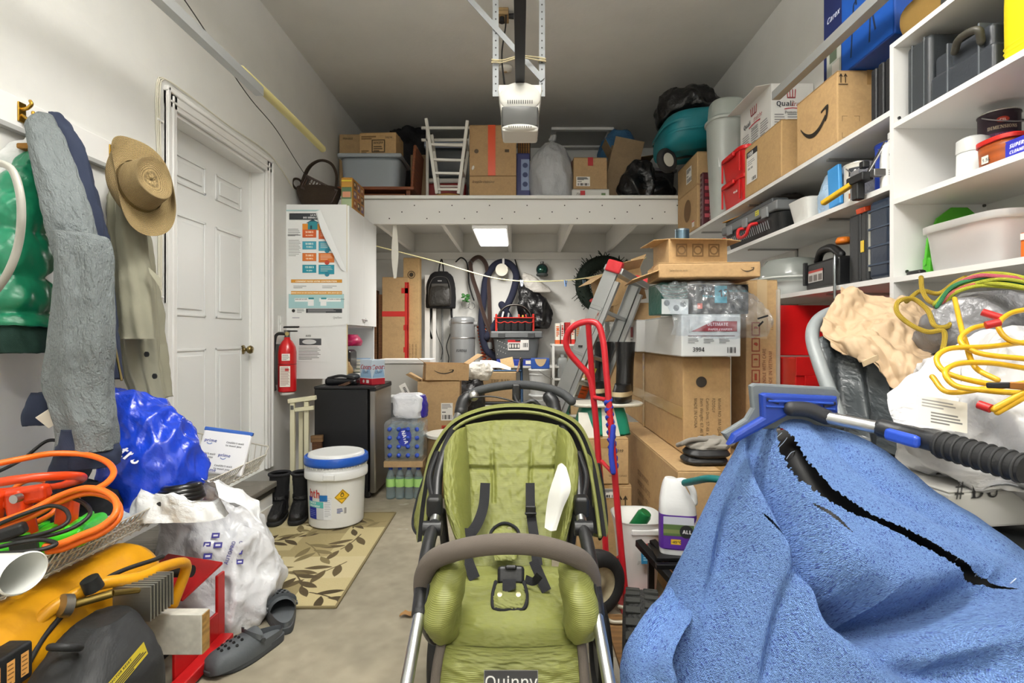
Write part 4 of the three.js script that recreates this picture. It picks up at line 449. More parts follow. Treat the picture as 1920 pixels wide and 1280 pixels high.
{ const t = thing('wall_cabinet', 'white wall cabinet with a French paper poster on its end panel', 'cabinet', [-1.568, .88, -4.5]), m = M('#eceeed', .4), w = .464, l = .78;
  part(t, 'end_panel', box(w, 1.343, .018, [0, .671, l / 2 - .009], .001), m); part(t, 'end_panel', box(w, 1.343, .018, [0, .671, -l / 2 + .009], .001), m); part(t, 'top_panel', box(w, .018, l - .04, [0, 1.333, 0], .001), m); part(t, 'middle_shelf', box(w - .02, .018, l - .04, [0, .41, 0], .001), m); part(t, 'bottom_shelf', box(w, .02, l - .04, [0, .01, 0], .001), m); part(t, 'back_panel', box(.01, 1.3, l - .04, [-w / 2 + .005, .67, 0], 0), m);
  for (const s of [-1, 1]) part(t, 'door', box(.018, .92, l / 2 - .004, [w / 2 + .01, .875, s * l / 4], .002), m); part(t, 'child_latch', [tube([[w / 2 + .02, .47, .05], [w / 2 + .035, .465, .02], [w / 2 + .035, .46, -.04], [w / 2 + .02, .47, -.07]], .006), ball(.012, [w / 2 + .035, .465, 0])], M('#ddd', .2, { transmission: .4 }));
  part(t, 'edge_strip', box(.003, 1.34, .018, [w / 2 + .0015, .671, l / 2 - .009], 0), M('#d8cba0', .6));
  const pz = l / 2 + .004, PW = .462, PH = .9;
  const poster = part(t, 'poster', ctrl([[V(-.235, .45 + PH, pz), V(0, .45 + PH + .01, pz + .004), V(.03, .45 + PH, pz)], [V(-.235, .45 + PH * .5, pz), V(0, .45 + PH * .5, pz), V(.24, .45 + PH * .42, pz + .01)], [V(-.232, .4, pz), V(0, .4, pz + .004), V(.235, .41, pz + .012)]], 8, 8), M('#f1f3f2', .55), 'white poster with its corner folded over');
  poster.geometry.dispose(); const shp = (pts, z) => { const s = new THREE.Shape(pts.map(([x, y]) => new THREE.Vector2(x, y))); return new THREE.ShapeGeometry(s).translate(0, 0, z); }; poster.geometry = shp([[-.234, 1.295], [.03, 1.3], [.236, .82], [.24, .425], [.2, .41], [-.228, .395]], pz);
  part(poster, 'folded_corner', ctrl([[V(.03, 1.3, pz + .002), V(.12, 1.09, pz + .002), V(.236, .82, pz + .002)], [V(.0, 1.28, pz + .02), V(.07, 1.1, pz + .03), V(.2, .84, pz + .02)], [V(.02, 1.27, pz + .03), V(.06, 1.12, pz + .045), V(.19, .86, pz + .03)]], 12, 6), M('#e9ecec', .5), 'white back of the folded corner');
  print(poster, 'poster_print', .46, .9, [0, .85, pz + .002], null, (c, W, H) => { c.beginPath(); c.moveTo(0, 0); c.lineTo(W * .56, 0); c.lineTo(W, H * .54); c.lineTo(W, H); c.lineTo(0, H); c.clip(); const B = (col, x, y, w, h) => fill(c, col, x * W, y * H, w * W, h * H); const t1 = (s, x, y, z, col = '#fff', o = {}) => text(c, s, x * W, y * H, z * H, col, 'sans-serif', { style: 'bold', ...o });
    B('#a9cfd0', 0, 0, .6, .012); B('#30353a', .05, .03, .55, .055); t1('LA NOUVELLE', .4, .045, .02); t1('DES SERVICES DE GARDE', .28, .068, .02); B('#d98a2b', .27, .12, .5, .055); B('#2b8793', .36, .11, .16, .06); c.fillStyle = '#2c4d5c'; c.beginPath(); c.moveTo(W * .33, H * .115); c.lineTo(W * .44, H * .08); c.lineTo(W * .55, H * .115); c.fill(); B('#2b8793', .375, .1, .135, .07); B('#1c3d49', .4, .135, .03, .03);
    lines(c, W * .03, H * .165, W * .2, 5, H * .014, '#666', 2); B('#333', .02, .215, .22, .004); lines(c, W * .04, H * .26, W * .2, 11, H * .013, '#999', 2); const pp = [['#cf5c26', .2, '50 000 $', 'ou moins'], ['#3f9db4', .3, '50 000 $', '75 000 $'], ['#d5722b', .4, '75 000 $', '100 000 $'], ['#2191a6', .5, '155 000 $', 'ou plus']]; for (const [k, [col, y, a, b]] of pp.entries()) { B(col, .27, y - .03, .23, .068); B(col, .54, y - .03, .26, .08); t1(a, .385, y - .01, .022, '#fff8e8', { align: 'center', sx: .8 }); t1(b, .385, y + .016, .018, '#fff8e8', { align: 'center', sx: .8 }); lines(c, W * .57, H * (y - .015), W * .2, 4, H * .012, '#fbe9d6', 2); c.fillStyle = k % 2 ? '#2d7f96' : '#c0452f'; c.beginPath(); c.arc(W * .68, H * (y + .05), H * .02, 0, 7); c.fill(); }
    B('#d7952f', .08, .595, .85, .028); t1('COMMENT PAYER VOTRE CONTRIBUTION', .5, .61, .018, '#fff', { align: 'center' }); lines(c, W * .12, H * .65, W * .25, 2, H * .014, '#667', 2); lines(c, W * .6, H * .65, W * .28, 2, H * .014, '#667', 2); B('#a8cfd2', .04, .72, .92, .12); B('#d7952f', .08, .695, .85, .028); t1('SERVEZ-VOUS DE CES OUTILS POUR CALCULER : MFA.GOUV.QC.CA', .5, .71, .014, '#fff', { align: 'center' }); B('#f4f6f6', .14, .755, .3, .03); B('#f4f6f6', .55, .755, .36, .03); B('#2b8793', .37, .75, .09, .014); B('#f4f6f6', .36, .765, .1, .055); B('#2b8793', .58, .75, .09, .014); B('#f4f6f6', .57, .765, .1, .055); t1('QUEL EST LE COÛT', .15, .765, .012, '#333'); t1('UTILISEZ LE SIMULATEUR', .69, .765, .012, '#333'); B('#30353a', .33, .845, .6, .035); lines(c, W * .36, H * .852, W * .5, 3, H * .01, '#ccc', 2); c.fillStyle = '#222'; c.beginPath(); c.arc(W * .12, H * .862, H * .014, 0, 7); c.fill(); lines(c, W * .18, H * .85, W * .13, 3, H * .012, '#333', 2); text(c, 'Québec', W * .78, H * .92, H * .022, '#333', 'serif'); lines(c, W * .1, H * .92, W * .2, 1, 5, '#558', 2); }, 700, 'teal and orange poster print');
  const doc = part(t, 'notice_sheet', shp([[-.16, .345], [.05, .335], [.11, .2], [.115, .13], [-.17, .135]], pz), M('#eef0ef', .6), 'white notice with a torn corner'); print(doc, 'notice_print', .27, .21, [-.027, .238, pz + .0015], null, (c, W, H) => { c.beginPath(); c.moveTo(0, 0); c.lineTo(W * .78, 0); c.lineTo(W, H * .65); c.lineTo(W, H); c.lineTo(0, H); c.clip(); text(c, 'AVIS', W * .3, H * .06, H * .09, '#555', 'sans-serif', { style: 'bold' }); fill(c, '#4a4d50', W * .12, H * .16, W * .62, H * .24); c.fillStyle = '#d9dcdc'; c.beginPath(); c.ellipse(W * .4, H * .28, W * .2, H * .09, 0, 0, 7); c.fill(); lines(c, W * .1, H * .46, W * .62, 9, H * .055, '#888', 2); }, 600);
  // odds and ends in the open lower bay
  const bin = solo('black_caddy', box(.16, .17, .2, [-1.42, 1.015, -4.3], .03), M('#141418', .3, { clearcoat: .4 }), 'black glossy caddy in the open bay of the poster cabinet', 'caddy'); solo('pink_pouch', crumple(rings([[1.13, -1.4, -4.42, .07, .1, .3], [1.17, -1.4, -4.42, .08, .11, .2], [1.22, -1.4, -4.42, .05, .07, 0]], 30, 14), .006, 14), M('#b21a55', .4), 'pink pouch lying on the black caddy', 'pouch');
  for (const [k, [y, c, lab]] of [['.905', '#8fa174', 'green paperback book flat in the cabinet bay'], ['.935', '#d9dcd8', 'white paperback book flat in the cabinet bay'], ['.965', '#39424e', 'dark paperback book flat in the cabinet bay'], ['.99', '#7fa0c0', 'blue paperback book flat in the cabinet bay']].entries()) { const b = thing('paperback_book', lab, 'book', [-1.4 + .01 * k, +y, -4.62], .1 * k - .1, 'books in the cabinet bay'); part(b, 'cover', box(.15, .026, .2, [0, .013, 0], .002), M(c, .5)); part(b, 'pages', box(.146, .02, .196, [.003, .013, .003], .001), M('#e8e2d0', .9)); } }
{ const t = thing('beer_carton', 'small beer carton with red script standing on the mini fridge', 'carton', [-1.14, .838, -4.12], R(-38)); part(t, 'body', box(.15, .19, .12, [0, .095, 0], .004), M('#c5d5e2', .45)); part(t, 'base_band', box(.152, .05, .122, [0, .025, 0], .004), M('#a81c2c', .45), 'red base band');
  for (const [w, p, r] of [[.14, [0, .12, .0615], null], [.11, [.0765, .12, 0], [0, Math.PI / 2, 0]]]) print(t, 'beer_print', w, .13, p, r, (c, W, H) => { c.fillStyle = '#8fb2d2'; c.beginPath(); c.moveTo(0, H); c.lineTo(W * .3, H * .4); c.lineTo(W * .5, H * .7); c.lineTo(W * .8, H * .3); c.lineTo(W, H); c.fill(); text(c, 'Coors', W * .5, H * .4, H * .36, '#b3202e', 'serif', { align: 'center', style: 'italic bold' }); text(c, 'LIGHT', W * .5, H * .7, H * .17, '#31466b', 'sans-serif', { align: 'center', style: 'bold' }); }, 700);
  print(t, 'beer_print', .13, .04, [0, .025, .0615], null, (c, W, H) => { c.fillStyle = '#e9e4de'; c.beginPath(); c.arc(W * .3, H * .5, H * .3, 0, 7); c.fill(); fill(c, '#e9e4de', W * .55, H * .2, W * .25, H * .6); }, 600);
  const g = thing('dried_gourd', 'small tan gourd in the open bay of the wall cabinet', 'gourd', [-1.355, .9, -4.2]); part(g, 'bulb', lathe([[0, 0], [.03, .004], [.042, .03], [.036, .06], [.018, .085], [.014, .105], [0, .112]]), M('#b08d5b', .6, { map: T.dirt })); part(g, 'stem', bar([0, .11, 0], [.01, .13, 0], .004), wood('#6f5430'));
  const z = thing('glass_ware', 'pile of black glass and straps on the mini fridge', 'clutter', [-1.36, .838, -4.14]); part(z, 'tray', crumple(box(.24, .05, .2, [0, .025, 0], .02), .006, 12), M('#17181c', .25)); part(z, 'jar', ball(.04, [.08, .06, .05], [1.3, .7, 1]), M('#5a6066', .15, { transmission: .5 })); part(z, 'strap', tube([[-.1, .05, .08], [0, .07, .09], [.1, .05, .09]], .01), rubber());
  solo('dark_plank', beam([-1.62, .73, -3.98], [-1.28, .86, -4.02], .02, .05, V(0, 1, 0)), wood('#5b3b22'), 'dark stained plank sloping behind the mini fridge', 'plank'); }
{ const t = thing('folding_stand', 'cream painted folding wooden stand between the wall and the mini fridge', 'stand', [-1.58, 0, -3.82], R(8)), c = paint('#d6d2b4', .5); for (const x of [-.045, .05]) part(t, 'leg', box(.032, .74, .03, [x, .37, 0], .003), c); part(t, 'leg', box(.03, .66, .028, [.0, .33, -.05], .003), c); part(t, 'top_rail', box(.19, .03, .05, [.02, .755, 0], .004, [0, 0, .12]), c); part(t, 'rail', box(.13, .028, .03, [.04, .69, .02], .004, [0, 0, .1]), c); part(t, 'hinge', box(.02, .03, .012, [-.045, .7, .018], .002), metal('#888')); const f = thing('wood_plaque', 'small dark wooden plaque leaning on the black side of the fridge', 'frame', [-1.47, .02, -3.9], [0, R(10), .03]); part(f, 'frame_board', box(.07, .42, .03, [0, .21, 0], .004), wood('#6a4326')); part(f, 'frame_cap', box(.085, .05, .034, [0, .44, 0], .004), wood('#8a6a45')); }
// ---------------------------------------------------------------- along the back wall
{ const t = carton('tall flat carton edged with bright red tape against the back wall', .31, 1.55, .09, [-1.45, .0, -6.25], 0, { tape: null, color: '#b98f56' }); const rt = M('#c9231c', .35, { clearcoat: .3 }); t.dims = [.31, 1.9, .09]; t.scale.y = 1.9 / 1.55;
  part(t, 'red_tape', [box(.012, 1.5, .092, [.149, .75, .0015], 0), box(.312, .05, .092, [0, 1.2, .001], 0), box(.312, .05, .092, [0, .42, .001], 0), box(.312, .045, .092, [0, .28, .001], 0), box(.08, .05, .093, [.11, 1.42, .001], 0), box(.05, .05, .093, [.12, 1.07, .001], 0), box(.05, .05, .093, [.12, .86, .001], 0), box(.05, .05, .093, [.12, .6, .001], 0), box(.04, 1.5, .093, [.13, .75, .001], 0)], rt, 'bright red tape');
  const u = carton('tall narrow carton with a round stamp standing on end at the back wall', .19, 2.13, .13, [-1.27, 0, -6.3], .0, { tape: null, color: '#c79f63' }); fprint(u, 'front', .11, .11, 0, 1.93, (c, W, H) => { c.strokeStyle = '#3b3022'; c.lineWidth = 3; c.beginPath(); c.arc(W / 2, H / 2, W * .36, 0, 7); c.stroke(); c.fillStyle = '#3b3022'; c.beginPath(); c.arc(W / 2, H / 2, W * .22, 0, 7); c.fill(); }, 400); fprint(u, 'front', .16, .26, 0, 1.0, (c, W, H) => { for (let k = 0; k < 4; k++) text(c, 'KEEP DRY STORE FLAT', W * (.15 + .23 * k), H * .04, H * .07, '#54452e', 'sans-serif', { rot: 1.57 }); fill(c, '#54452e', 0, H * .94, W, 2); }, 400); fprint(u, 'left', .02, .3, .0, 1.7, (c, W, H) => text(c, 'CONTENTS', W / 2, 4, W * .6, '#54452e', 'sans-serif', { rot: 1.57 }), 400);
  for (const [x, w, h, lab] of [[-1.7, .05, 1.75, 'narrow brown board leaning at the back corner'], [-1.64, .04, 1.7, 'reddish brown board leaning against the taped carton']]) solo('wood_board', box(w, h, .1, [x, h / 2, -6.3], .003, [0, 0, 0]), wood(w > .045 ? '#7a5128' : '#8b5a30'), lab, 'board');
  for (const [k, x] of [[0, -1.115], [1, -1.03]]) solo('white_plank', box(.06 - k * .02, 1.95 - k * .12, .03, [x, .975 - k * .06, -6.42], .003), white, k ? 'narrow white plank beside the vacuum hose' : 'white plank standing beside the stamped carton', 'plank');
  solo('copper_pipe', bar([-.94, 0, -6.5], [-.955, 1.55, -6.54], .012), plastic('#8b8d8d'), 'thin grey pipe leaning below the backpack', 'pipe'); }
{ const t = thing('backpack', 'black backpack with grey panels hanging from the back wall ledger', 'backpack', [-.955, 1.55, -6.44]), k = cloth('#17171a'), g = cloth('#4b4946');
  part(t, 'body', crumple(rings([[0, 0, 0, .15, .09, .6], [.03, 0, 0, .175, .11, .5], [.25, 0, 0, .17, .1, .5], [.38, 0, -.01, .14, .08, .3], [.44, 0, -.02, .08, .05, 0]], 56, 40), .006, 10), k); part(t, 'front_pocket', crumple(rings([[.02, 0, .09, .12, .035, .6], [.06, 0, .1, .13, .04, .5], [.2, 0, .1, .125, .035, .5], [.26, 0, .09, .1, .02, .2]], 44, 26), .004, 12), M('#2b2926', .45, { bumpMap: T.crinkle, bs: .003 }), 'worn grey pocket'); part(t, 'pocket_flap', box(.2, .055, .02, [0, .26, .1], .01), g, 'taupe flap'); part(t, 'piping', tube([[-.13, .05, .1], [-.125, .25, .11], [-.07, .36, .08], [.07, .36, .08], [.125, .25, .11], [.13, .05, .1]], .005), g); part(t, 'haul_loop', tube([[-.03, .42, -.02], [-.02, .52, -.03], [.0, .6, -.06], [.02, .52, -.03], [.03, .42, -.02]], .008), k); part(t, 'logo_patch', box(.05, .015, .006, [0, .32, .096], .003), plastic('#8d8d8d'));
  for (const s of [-1, 1]) part(t, 'shoulder_strap', tube([[s * .12, .02, -.03], [s * .13, -.12, -.02], [s * .15, -.24, -.04], [s * .12, -.36, -.05]], .013, false, 8, 6), k); part(t, 'webbing', tube([[-.06, .0, .02], [-.05, -.3, 0], [.02, -.5, .0], [.0, -.62, 0]], .004), k); }
{ const t = thing('cable_loop', 'black cable hung in a loop between backpack and brown hose', 'cable', [-.66, 2.0, -6.52]); part(t, 'cable', tube([[-.12, .12, .02], [-.06, .17, .01], [0, .13, .02], [.03, 0, .03], [.04, -.15, .03], [.08, -.3, .03], [.1, -.35, .04]], .009), rubber());
  const v = thing('hanging_ivy', 'small green ivy sprig in a wire holder on the back wall', 'plant', [-.66, 1.64, -6.5]); const lm = M('#3d7a39', .6); for (let i = 0; i < 14; i++) { const a = i * 2.4, r = .025 + .04 * (i % 4) / 4, f = part(v, 'leaf', ball(.026, [r * Math.cos(a), .03 + .04 * Math.sin(i * 1.7), .03 + r * Math.sin(a) * .5], [1, .25, .8], [i, a, .4], 10), lm); } part(v, 'wire_holder', [torus(.05, .004, [0, -.04, .02], [.2, 0, 0]), torus(.04, .004, [.07, -.06, .02], [.2, .3, 0])], metal('#999')); }
{ const t = thing('vacuum_canister', 'grey central vacuum canister with black lettering on the back wall', 'vacuum', [-.69, .74, -6.42]), g = M('#9a9d9f', .35, { metalness: .3 });
  part(t, 'canister', lathe([[0, 0], [.14, 0], [.148, .02], [.148, .43], [.15, .435], [.15, .45], [.148, .455], [.148, .66], [.14, .69], [.1, .705], [0, .71]], null, null, 48), g); part(t, 'seam_band', lathe([[.149, .44], [.153, .445], [.153, .455], [.149, .46]], null, null, 48), metal('#bbb', .4)); part(t, 'lid_band', lathe([[.149, .62], [.152, .63], [.149, .64]], null, null, 48), metal('#aaa', .4)); part(t, 'latch', box(.03, .06, .03, [-.14, .63, .05], .006), plastic('#777'));
  print(t, 'lettering', .21, .05, [0, .3, .1495], null, (c, W, H) => text(c, 'EUREKA', W / 2, H * .45, H * .8, '#1d1d1f', 'sans-serif', { align: 'center', style: 'italic bold', sx: .82 }), 600, 'black lettering'); part(t, 'power_cord', tube([[-.15, .5, .0], [-.19, .35, .03], [-.16, .2, .05], [-.2, .05, .05]], .006), rubber()); part(t, 'hose_inlet', cyl(.03, .03, .06, [.15, .62, .03], [0, 0, 1.57]), plastic('#888')); }
{ const t = thing('brown_vacuum_hose', 'brown ribbed vacuum hose looped over a hook on the back wall', 'hose', [-.53, 2.05, -6.45]), m = M('#5b4740', .45, { bumpMap: T.ribs, bs: .004 }); part(t, 'hose', tube([[.17, -.9, .06], [.165, -.55, .05], [.15, -.2, .03], [.11, .05, .0], [.03, .12, 0], [-.06, .06, 0], [-.05, -.1, .02], [.03, -.35, .05], [.1, -.6, .07], [.17, -.78, .09], [.24, -.98, .09]], .026, false, 10, 12), m); part(t, 'cuff', cyl(.034, .032, .08, [.168, -.95, .06]), plastic('#777a7a')); part(t, 'wall_hook', tube([[-.1, .02, -.1], [-.1, .05, -.02], [-.06, .07, .02], [-.04, .03, .03]], .006), metal('#888')); 
  const o = thing('orange_air_line', 'bundle of coiled rust orange air lines hanging behind the vacuum hose', 'hose', [-.5, 1.34, -6.46]), om = M('#b8471c', .4); for (const [s, w] of [[0, 0], [.07, .03], [.12, -.02]]) { const L = []; for (let i = 0; i < 90; i++) L.push([s + i * .0012 + .022 * Math.cos(i * 1.1), -i * .0068, .02 + w + .022 * Math.sin(i * 1.1)]); part(o, 'coil', tube(L, .008, false, 3, 6), s === .12 ? M('#5a3222', .4) : om); } }
{ const t = thing('navy_hose', 'navy fabric hose hanging in a loop over a white wall reel', 'hose', [-.2, 1.95, -6.46]), m = M('#1c2036', .85, { bumpMap: T.weave, bs: .002 }); part(t, 'hose', tube([[-.07, -1.0, .09], [-.2, -.9, .08], [-.26, -.6, .06], [-.24, -.3, .04], [-.2, -.02, .02], [-.08, .14, 0], [.05, .15, 0], [.15, .03, .02], [.12, -.2, .04], [.02, -.42, .06], [-.1, -.6, .07], [-.2, -.75, .09]], .042, false, 10, 12), m); part(t, 'hose', tube([[-.02, -.36, .07], [.06, -.5, .08], [.15, -.66, .09], [.2, -.9, .09]], .042, false, 10, 12), m); part(t, 'wall_reel', [cyl(.06, .06, .05, [-.02, .06, .02], [1.57, 0, 0], 30), cyl(.075, .075, .012, [-.02, .06, .05], [1.57, 0, 0], 30)], plastic('#d6d3c2')); part(t, 'velcro_tie', box(.03, .11, .1, [0, .15, .0], .01), plastic('#dcdcdc')); }
{ sack('black_garbage_bag', 'black plastic sack hanging from a cord on the back wall', 'bag', [.17, 1.33, -6.42], [[0, .05, 0, .1, .07, .2], [.06, .04, 0, .15, .09, .2], [.2, 0, 0, .18, .1, .1], [.32, -.03, 0, .15, .09, 0], [.44, -.1, 0, .08, .06, 0], [.5, -.14, 0, .03, .03, 0]], M('#141417', .3, { bumpMap: T.crinkle, bs: .0025 }), {}); solo('black_lanyard', tube([[.03, 1.82, -6.42], [-.02, 2.0, -6.48], [-.06, 2.15, -6.55]], .008), rubber(), 'black cord from the wall ledger down to the black sack', 'cord'); sack('grey_parcel', 'pale grey wrapped parcel tucked above the black sack', 'parcel', [.2, 1.74, -6.4], [[0, .05, 0, .12, .05, .3], [.06, .0, 0, .13, .05, .3], [.18, -.1, 0, .07, .04, .2], [.22, -.13, 0, .03, .03, 0]], M('#bdbab4', .5, { bumpMap: T.crinkle, bs: .004 }), { big: .008, nu: 40, nv: 24 }); }
{ const t = thing('back_wall_shelf', 'grey steel shelf below the tool bag along the back wall', 'shelf', [-.02, 0, -6.3]), m = metal('#a4a6a6', .5); for (const y of [.86, .4]) part(t, 'shelf_board', box(.93, .025, .42, [.03, y, 0], .003), paint('#c9c9c5')); for (const x of [-.42, .48]) for (const z of [-.2, .2]) part(t, 'post', box(.03, .9, .03, [x, .45, z], .002), m);
  const b = thing('grey_toolbox', 'large grey lidded toolbox with a red and white label on the back shelf', 'toolbox', [-.04, .955, -6.28]), g = plastic('#55585a', .45); part(b, 'tray', rings([[0, 0, 0, .235, .14, 2.5], [.02, 0, 0, .245, .145, 2.5], [.24, 0, 0, .27, .155, 2.5]], 64, 14), g); part(b, 'lid', box(.6, .08, .34, [0, .275, 0], .018), plastic('#606365', .45)); part(b, 'lid_groove', box(.602, .01, .342, [0, .245, 0], .003), plastic('#3c3f41')); for (const x of [-.17, .17]) part(b, 'latch', box(.08, .06, .02, [x, .265, .172], .006), plastic('#3b3d3f')); print(b, 'product_label', .24, .12, [.02, .155, .162], [.1, 0, 0], (c, W, H) => { fill(c, '#e7e5e1', 0, 0, W, H); fill(c, '#b9232a', 0, 0, W * .6, H * .25); fill(c, '#2b2b2d', W * .36, 0, W * .25, H * .15); fill(c, '#2b2b2d', W * .05, H * .35, W * .52, H * .5); for (let k = 0; k < 4; k++) fill(c, '#d9d6d0', W * (.07 + k * .13), H * .42, W * .09, H * .34); bars(c, W * .72, H * .3, W * .2, H * .4); }, 450, 'red and white label'); const sp = []; for (let k = 0; k < 16; k++) sp.push(ball(.004, [-.22 + (k * 37 % 60) / 60 * .12, .05 + (k * 23 % 50) / 50 * .16, .157], [1, 1, .3], null, 6)); part(b, 'paint_specks', sp, M('#d9d9d4', .7)).userData.kind = 'stuff';
  const bl = carton('blue flat box under the grey toolbox', .46, .075, .3, [-.04, .8725, -6.26], 0, { mat: M('#20389b', .5), tape: null }); fprint(bl, 'front', .4, .055, 0, .04, (c, W, H) => { text(c, 'MF', W * .06, H * .5, H * .7, '#dfe5ff', 'sans-serif', { style: 'bold' }); fill(c, '#d7d9e6', W * .22, H * .3, W * .14, H * .45); fill(c, '#e6e4da', W * .76, H * .15, W * .2, H * .7); }, 450);
  const tb = thing('tool_bag', 'black open tool bag with red trim and hand tools on the grey toolbox', 'tool bag', [-.06, 1.27, -6.28]), k = cloth('#19191c'), r = cloth('#b5291f'); tub([[0, 0, 0, .2, .1, 2], [.1, 0, 0, .21, .105, 2], [.15, 0, 0, .21, .105, 2]], .012, k, tb, 'pouch'); for (let i = 0; i < 5; i++) part(tb, 'outer_pocket', crumple(rings([[.0, -.16 + i * .08, .105, .036, .02, .6], [.08, -.16 + i * .08, .11, .038, .025, .5], [.1, -.16 + i * .08, .108, .037, .02, .5]], 24, 10), .002, 20), k); part(tb, 'red_trim', [tube([[-.21, .105, .1], [-.16, .095, .135], [-.12, .108, .13], [-.08, .095, .135], [-.04, .108, .13], [0, .095, .135], [.04, .108, .13], [.08, .095, .135], [.12, .108, .13], [.16, .095, .135], [.21, .105, .1]], .006), tube([[-.215, .155, .1], [0, .155, .115], [.215, .155, .1], [.215, .155, -.1], [0, .155, -.115], [-.215, .155, -.1]], .007, true), box(.025, .2, .02, [-.215, .1, .09], .006), box(.025, .2, .02, [.215, .1, .09], .006)], r, 'red trim'); part(tb, 'tube_handle', tube([[-.2, .15, 0], [-.17, .23, 0], [-.08, .3, 0], [.08, .3, 0], [.17, .23, 0], [.2, .15, 0]], .012), metal('#55524f', .4));
  for (const [x, c, h, nm] of [[-.15, '#d9d8d2', .24, 'pry_bar'], [.05, '#b9402e', .2, 'screwdriver'], [.1, '#c9a23a', .19, 'pliers'], [.14, '#a7332b', .2, 'snips'], [-.08, '#9b9b98', .22, 'wrench']]) { const q = thing(nm, ({ pry_bar: 'pale pry bar', screwdriver: 'red handled screwdriver', pliers: 'yellow handled pliers', snips: 'dark red snips', wrench: 'grey wrench' })[nm] + ' standing in the black tool bag', 'tool', [-.06 + x, 1.3, -6.28]); part(q, 'handle', box(.022, h * .6, .02, [0, h * .55, 0], .007, [0, 0, x * 1.5]), plastic(c)); part(q, 'shank', bar([0, 0, 0], [0, h * .3, 0], .006), metal('#888')); } }
{ const c = metal('#8d97a2', .35), t = thing('rollator', 'blue framed walker with empty cartons on it before the back shelf', 'walker', [-.25, 0, -5.75]), bl = M('#27415e', .35, { metalness: .5 }); for (const s of [-1, 1]) { part(t, 'side_tube', tube([[s * .27, .06, .25], [s * .27, .5, .12], [s * .265, .86, .02], [s * .265, .95, .1], [s * .265, .96, .16]], .016), bl); part(t, 'rear_tube', tube([[s * .27, .06, -.25], [s * .27, .45, -.05], [s * .268, .62, .06]], .014), bl); part(t, 'hand_grip', bar([s * .265, .95, .08], [s * .265, .965, .2], .019), rubber()); for (const z of [.25, -.25]) { const w = part(t, 'wheel', torus(.06, .02, [s * .27, .08, z], [0, Math.PI / 2, 0], 24), rubber()); part(w, 'hub', cyl(.03, .03, .03, [s * .27, .08, z], [0, 0, 1.57]), plastic('#9aa')); } } part(t, 'cross_bar', [bar([-.265, .84, .03], [.265, .84, .03], .011), bar([-.27, .3, 0], [.27, .3, 0], .012)], bl); part(t, 'seat_panel', box(.44, .03, .26, [0, .5, 0], .008), plastic('#1c1f24'));
  const b1 = carton('brown department store carton with black lettering on the walker seat', .42, .31, .24, [-.25, .52, -5.75], 0, { color: '#a88558', tape: null }); fprint(b1, 'front', .3, .05, .04, .22, (k, W, H) => text(k, 'THE BAY', W / 2, H / 2, H * .8, '#6a5636', 'serif', { align: 'center', style: 'bold', sx: 1.1 }), 400); fprint(b1, 'front', .05, .09, -.17, .2, (k, W, H) => { fill(k, '#dcdad2', 0, 0, W, H); bars(k, 3, 4, W - 6, H - 8); }, 400);
  const b2 = carton('open brown carton with upside down lettering below the walker seat', .44, .34, .3, [-.25, .13, -5.7], 0, { color: '#b18a57', tape: null }); fprint(b2, 'front', .3, .045, .02, .26, (k, W, H) => { k.translate(W, H); k.rotate(Math.PI); text(k, 'THE BAY', W / 2, H / 2, H * .8, '#3a2e1d', 'serif', { align: 'center', style: 'bold', sx: 1.1 }); }, 400); b2.position.y = .1; }
{ const c = solo('white_papers', crumple(ctrl([[V(-.45, .87, -5.72), V(-.25, .875, -5.72), V(-.1, .845, -5.72)], [V(-.43, .95, -5.8), V(-.27, .94, -5.8), V(-.1, .87, -5.8)]], 16, 8), .004, 12), M('#e6e9f0', .7), 'white papers lying on the carton on the walker', 'paper'); solo('cream_flap', box(.14, .12, .004, [-.14, .915, -5.86], .001, [-.3, 0, .2]), board('#d2ad74'), 'loose cardboard flap behind the papers', 'cardboard'); solo('paint_stick', beam([-.03, .83, -5.7], [.01, .98, -5.72], .02, .005), wood('#c69d80'), 'pinkish paint stirring stick in the walker carton', 'stick');
  const t = carton('blue and white tissue carton on the grey pails', .2, .11, .16, [.22, .86, -5.85], 0, { mat: M('#2553a8', .5), tape: null }); fprint(t, 'front', .15, .09, 0, .06, (k, W, H) => { k.fillStyle = '#cbb189'; k.beginPath(); k.moveTo(W * .1, 0); k.lineTo(W * .95, 0); k.quadraticCurveTo(W * .8, H * .9, W * .5, H * .9); k.quadraticCurveTo(W * .2, H * .8, W * .1, 0); k.fill(); }, 500); for (const [k, y] of [[0, .0], [1, .29], [2, .57]]) { const p = thing('grey_pail', ['grey plastic pail at the bottom of the stack beside the walker', 'grey plastic pail in the middle of the stack beside the walker', 'grey plastic pail on top of the stack beside the walker'][k], 'pail', [.22, y, -5.86], k * .7); part(p, 'body', lathe([[0, 0], [.1, 0], [.105, .01], [.12, .26], [.128, .262], [.128, .282], [.118, .285], [0, .285]], null, null, 36), plastic('#c6c8c8')); part(p, 'rib', lathe([[.117, .22], [.124, .225], [.117, .23]], null, null, 36), plastic('#bbbdbd')); part(p, 'bail', tube([[-.128, .27, 0], [-.1, .2, .1], [0, .17, .14], [.1, .2, .1], [.128, .27, 0]], .003), metal('#999')); } }
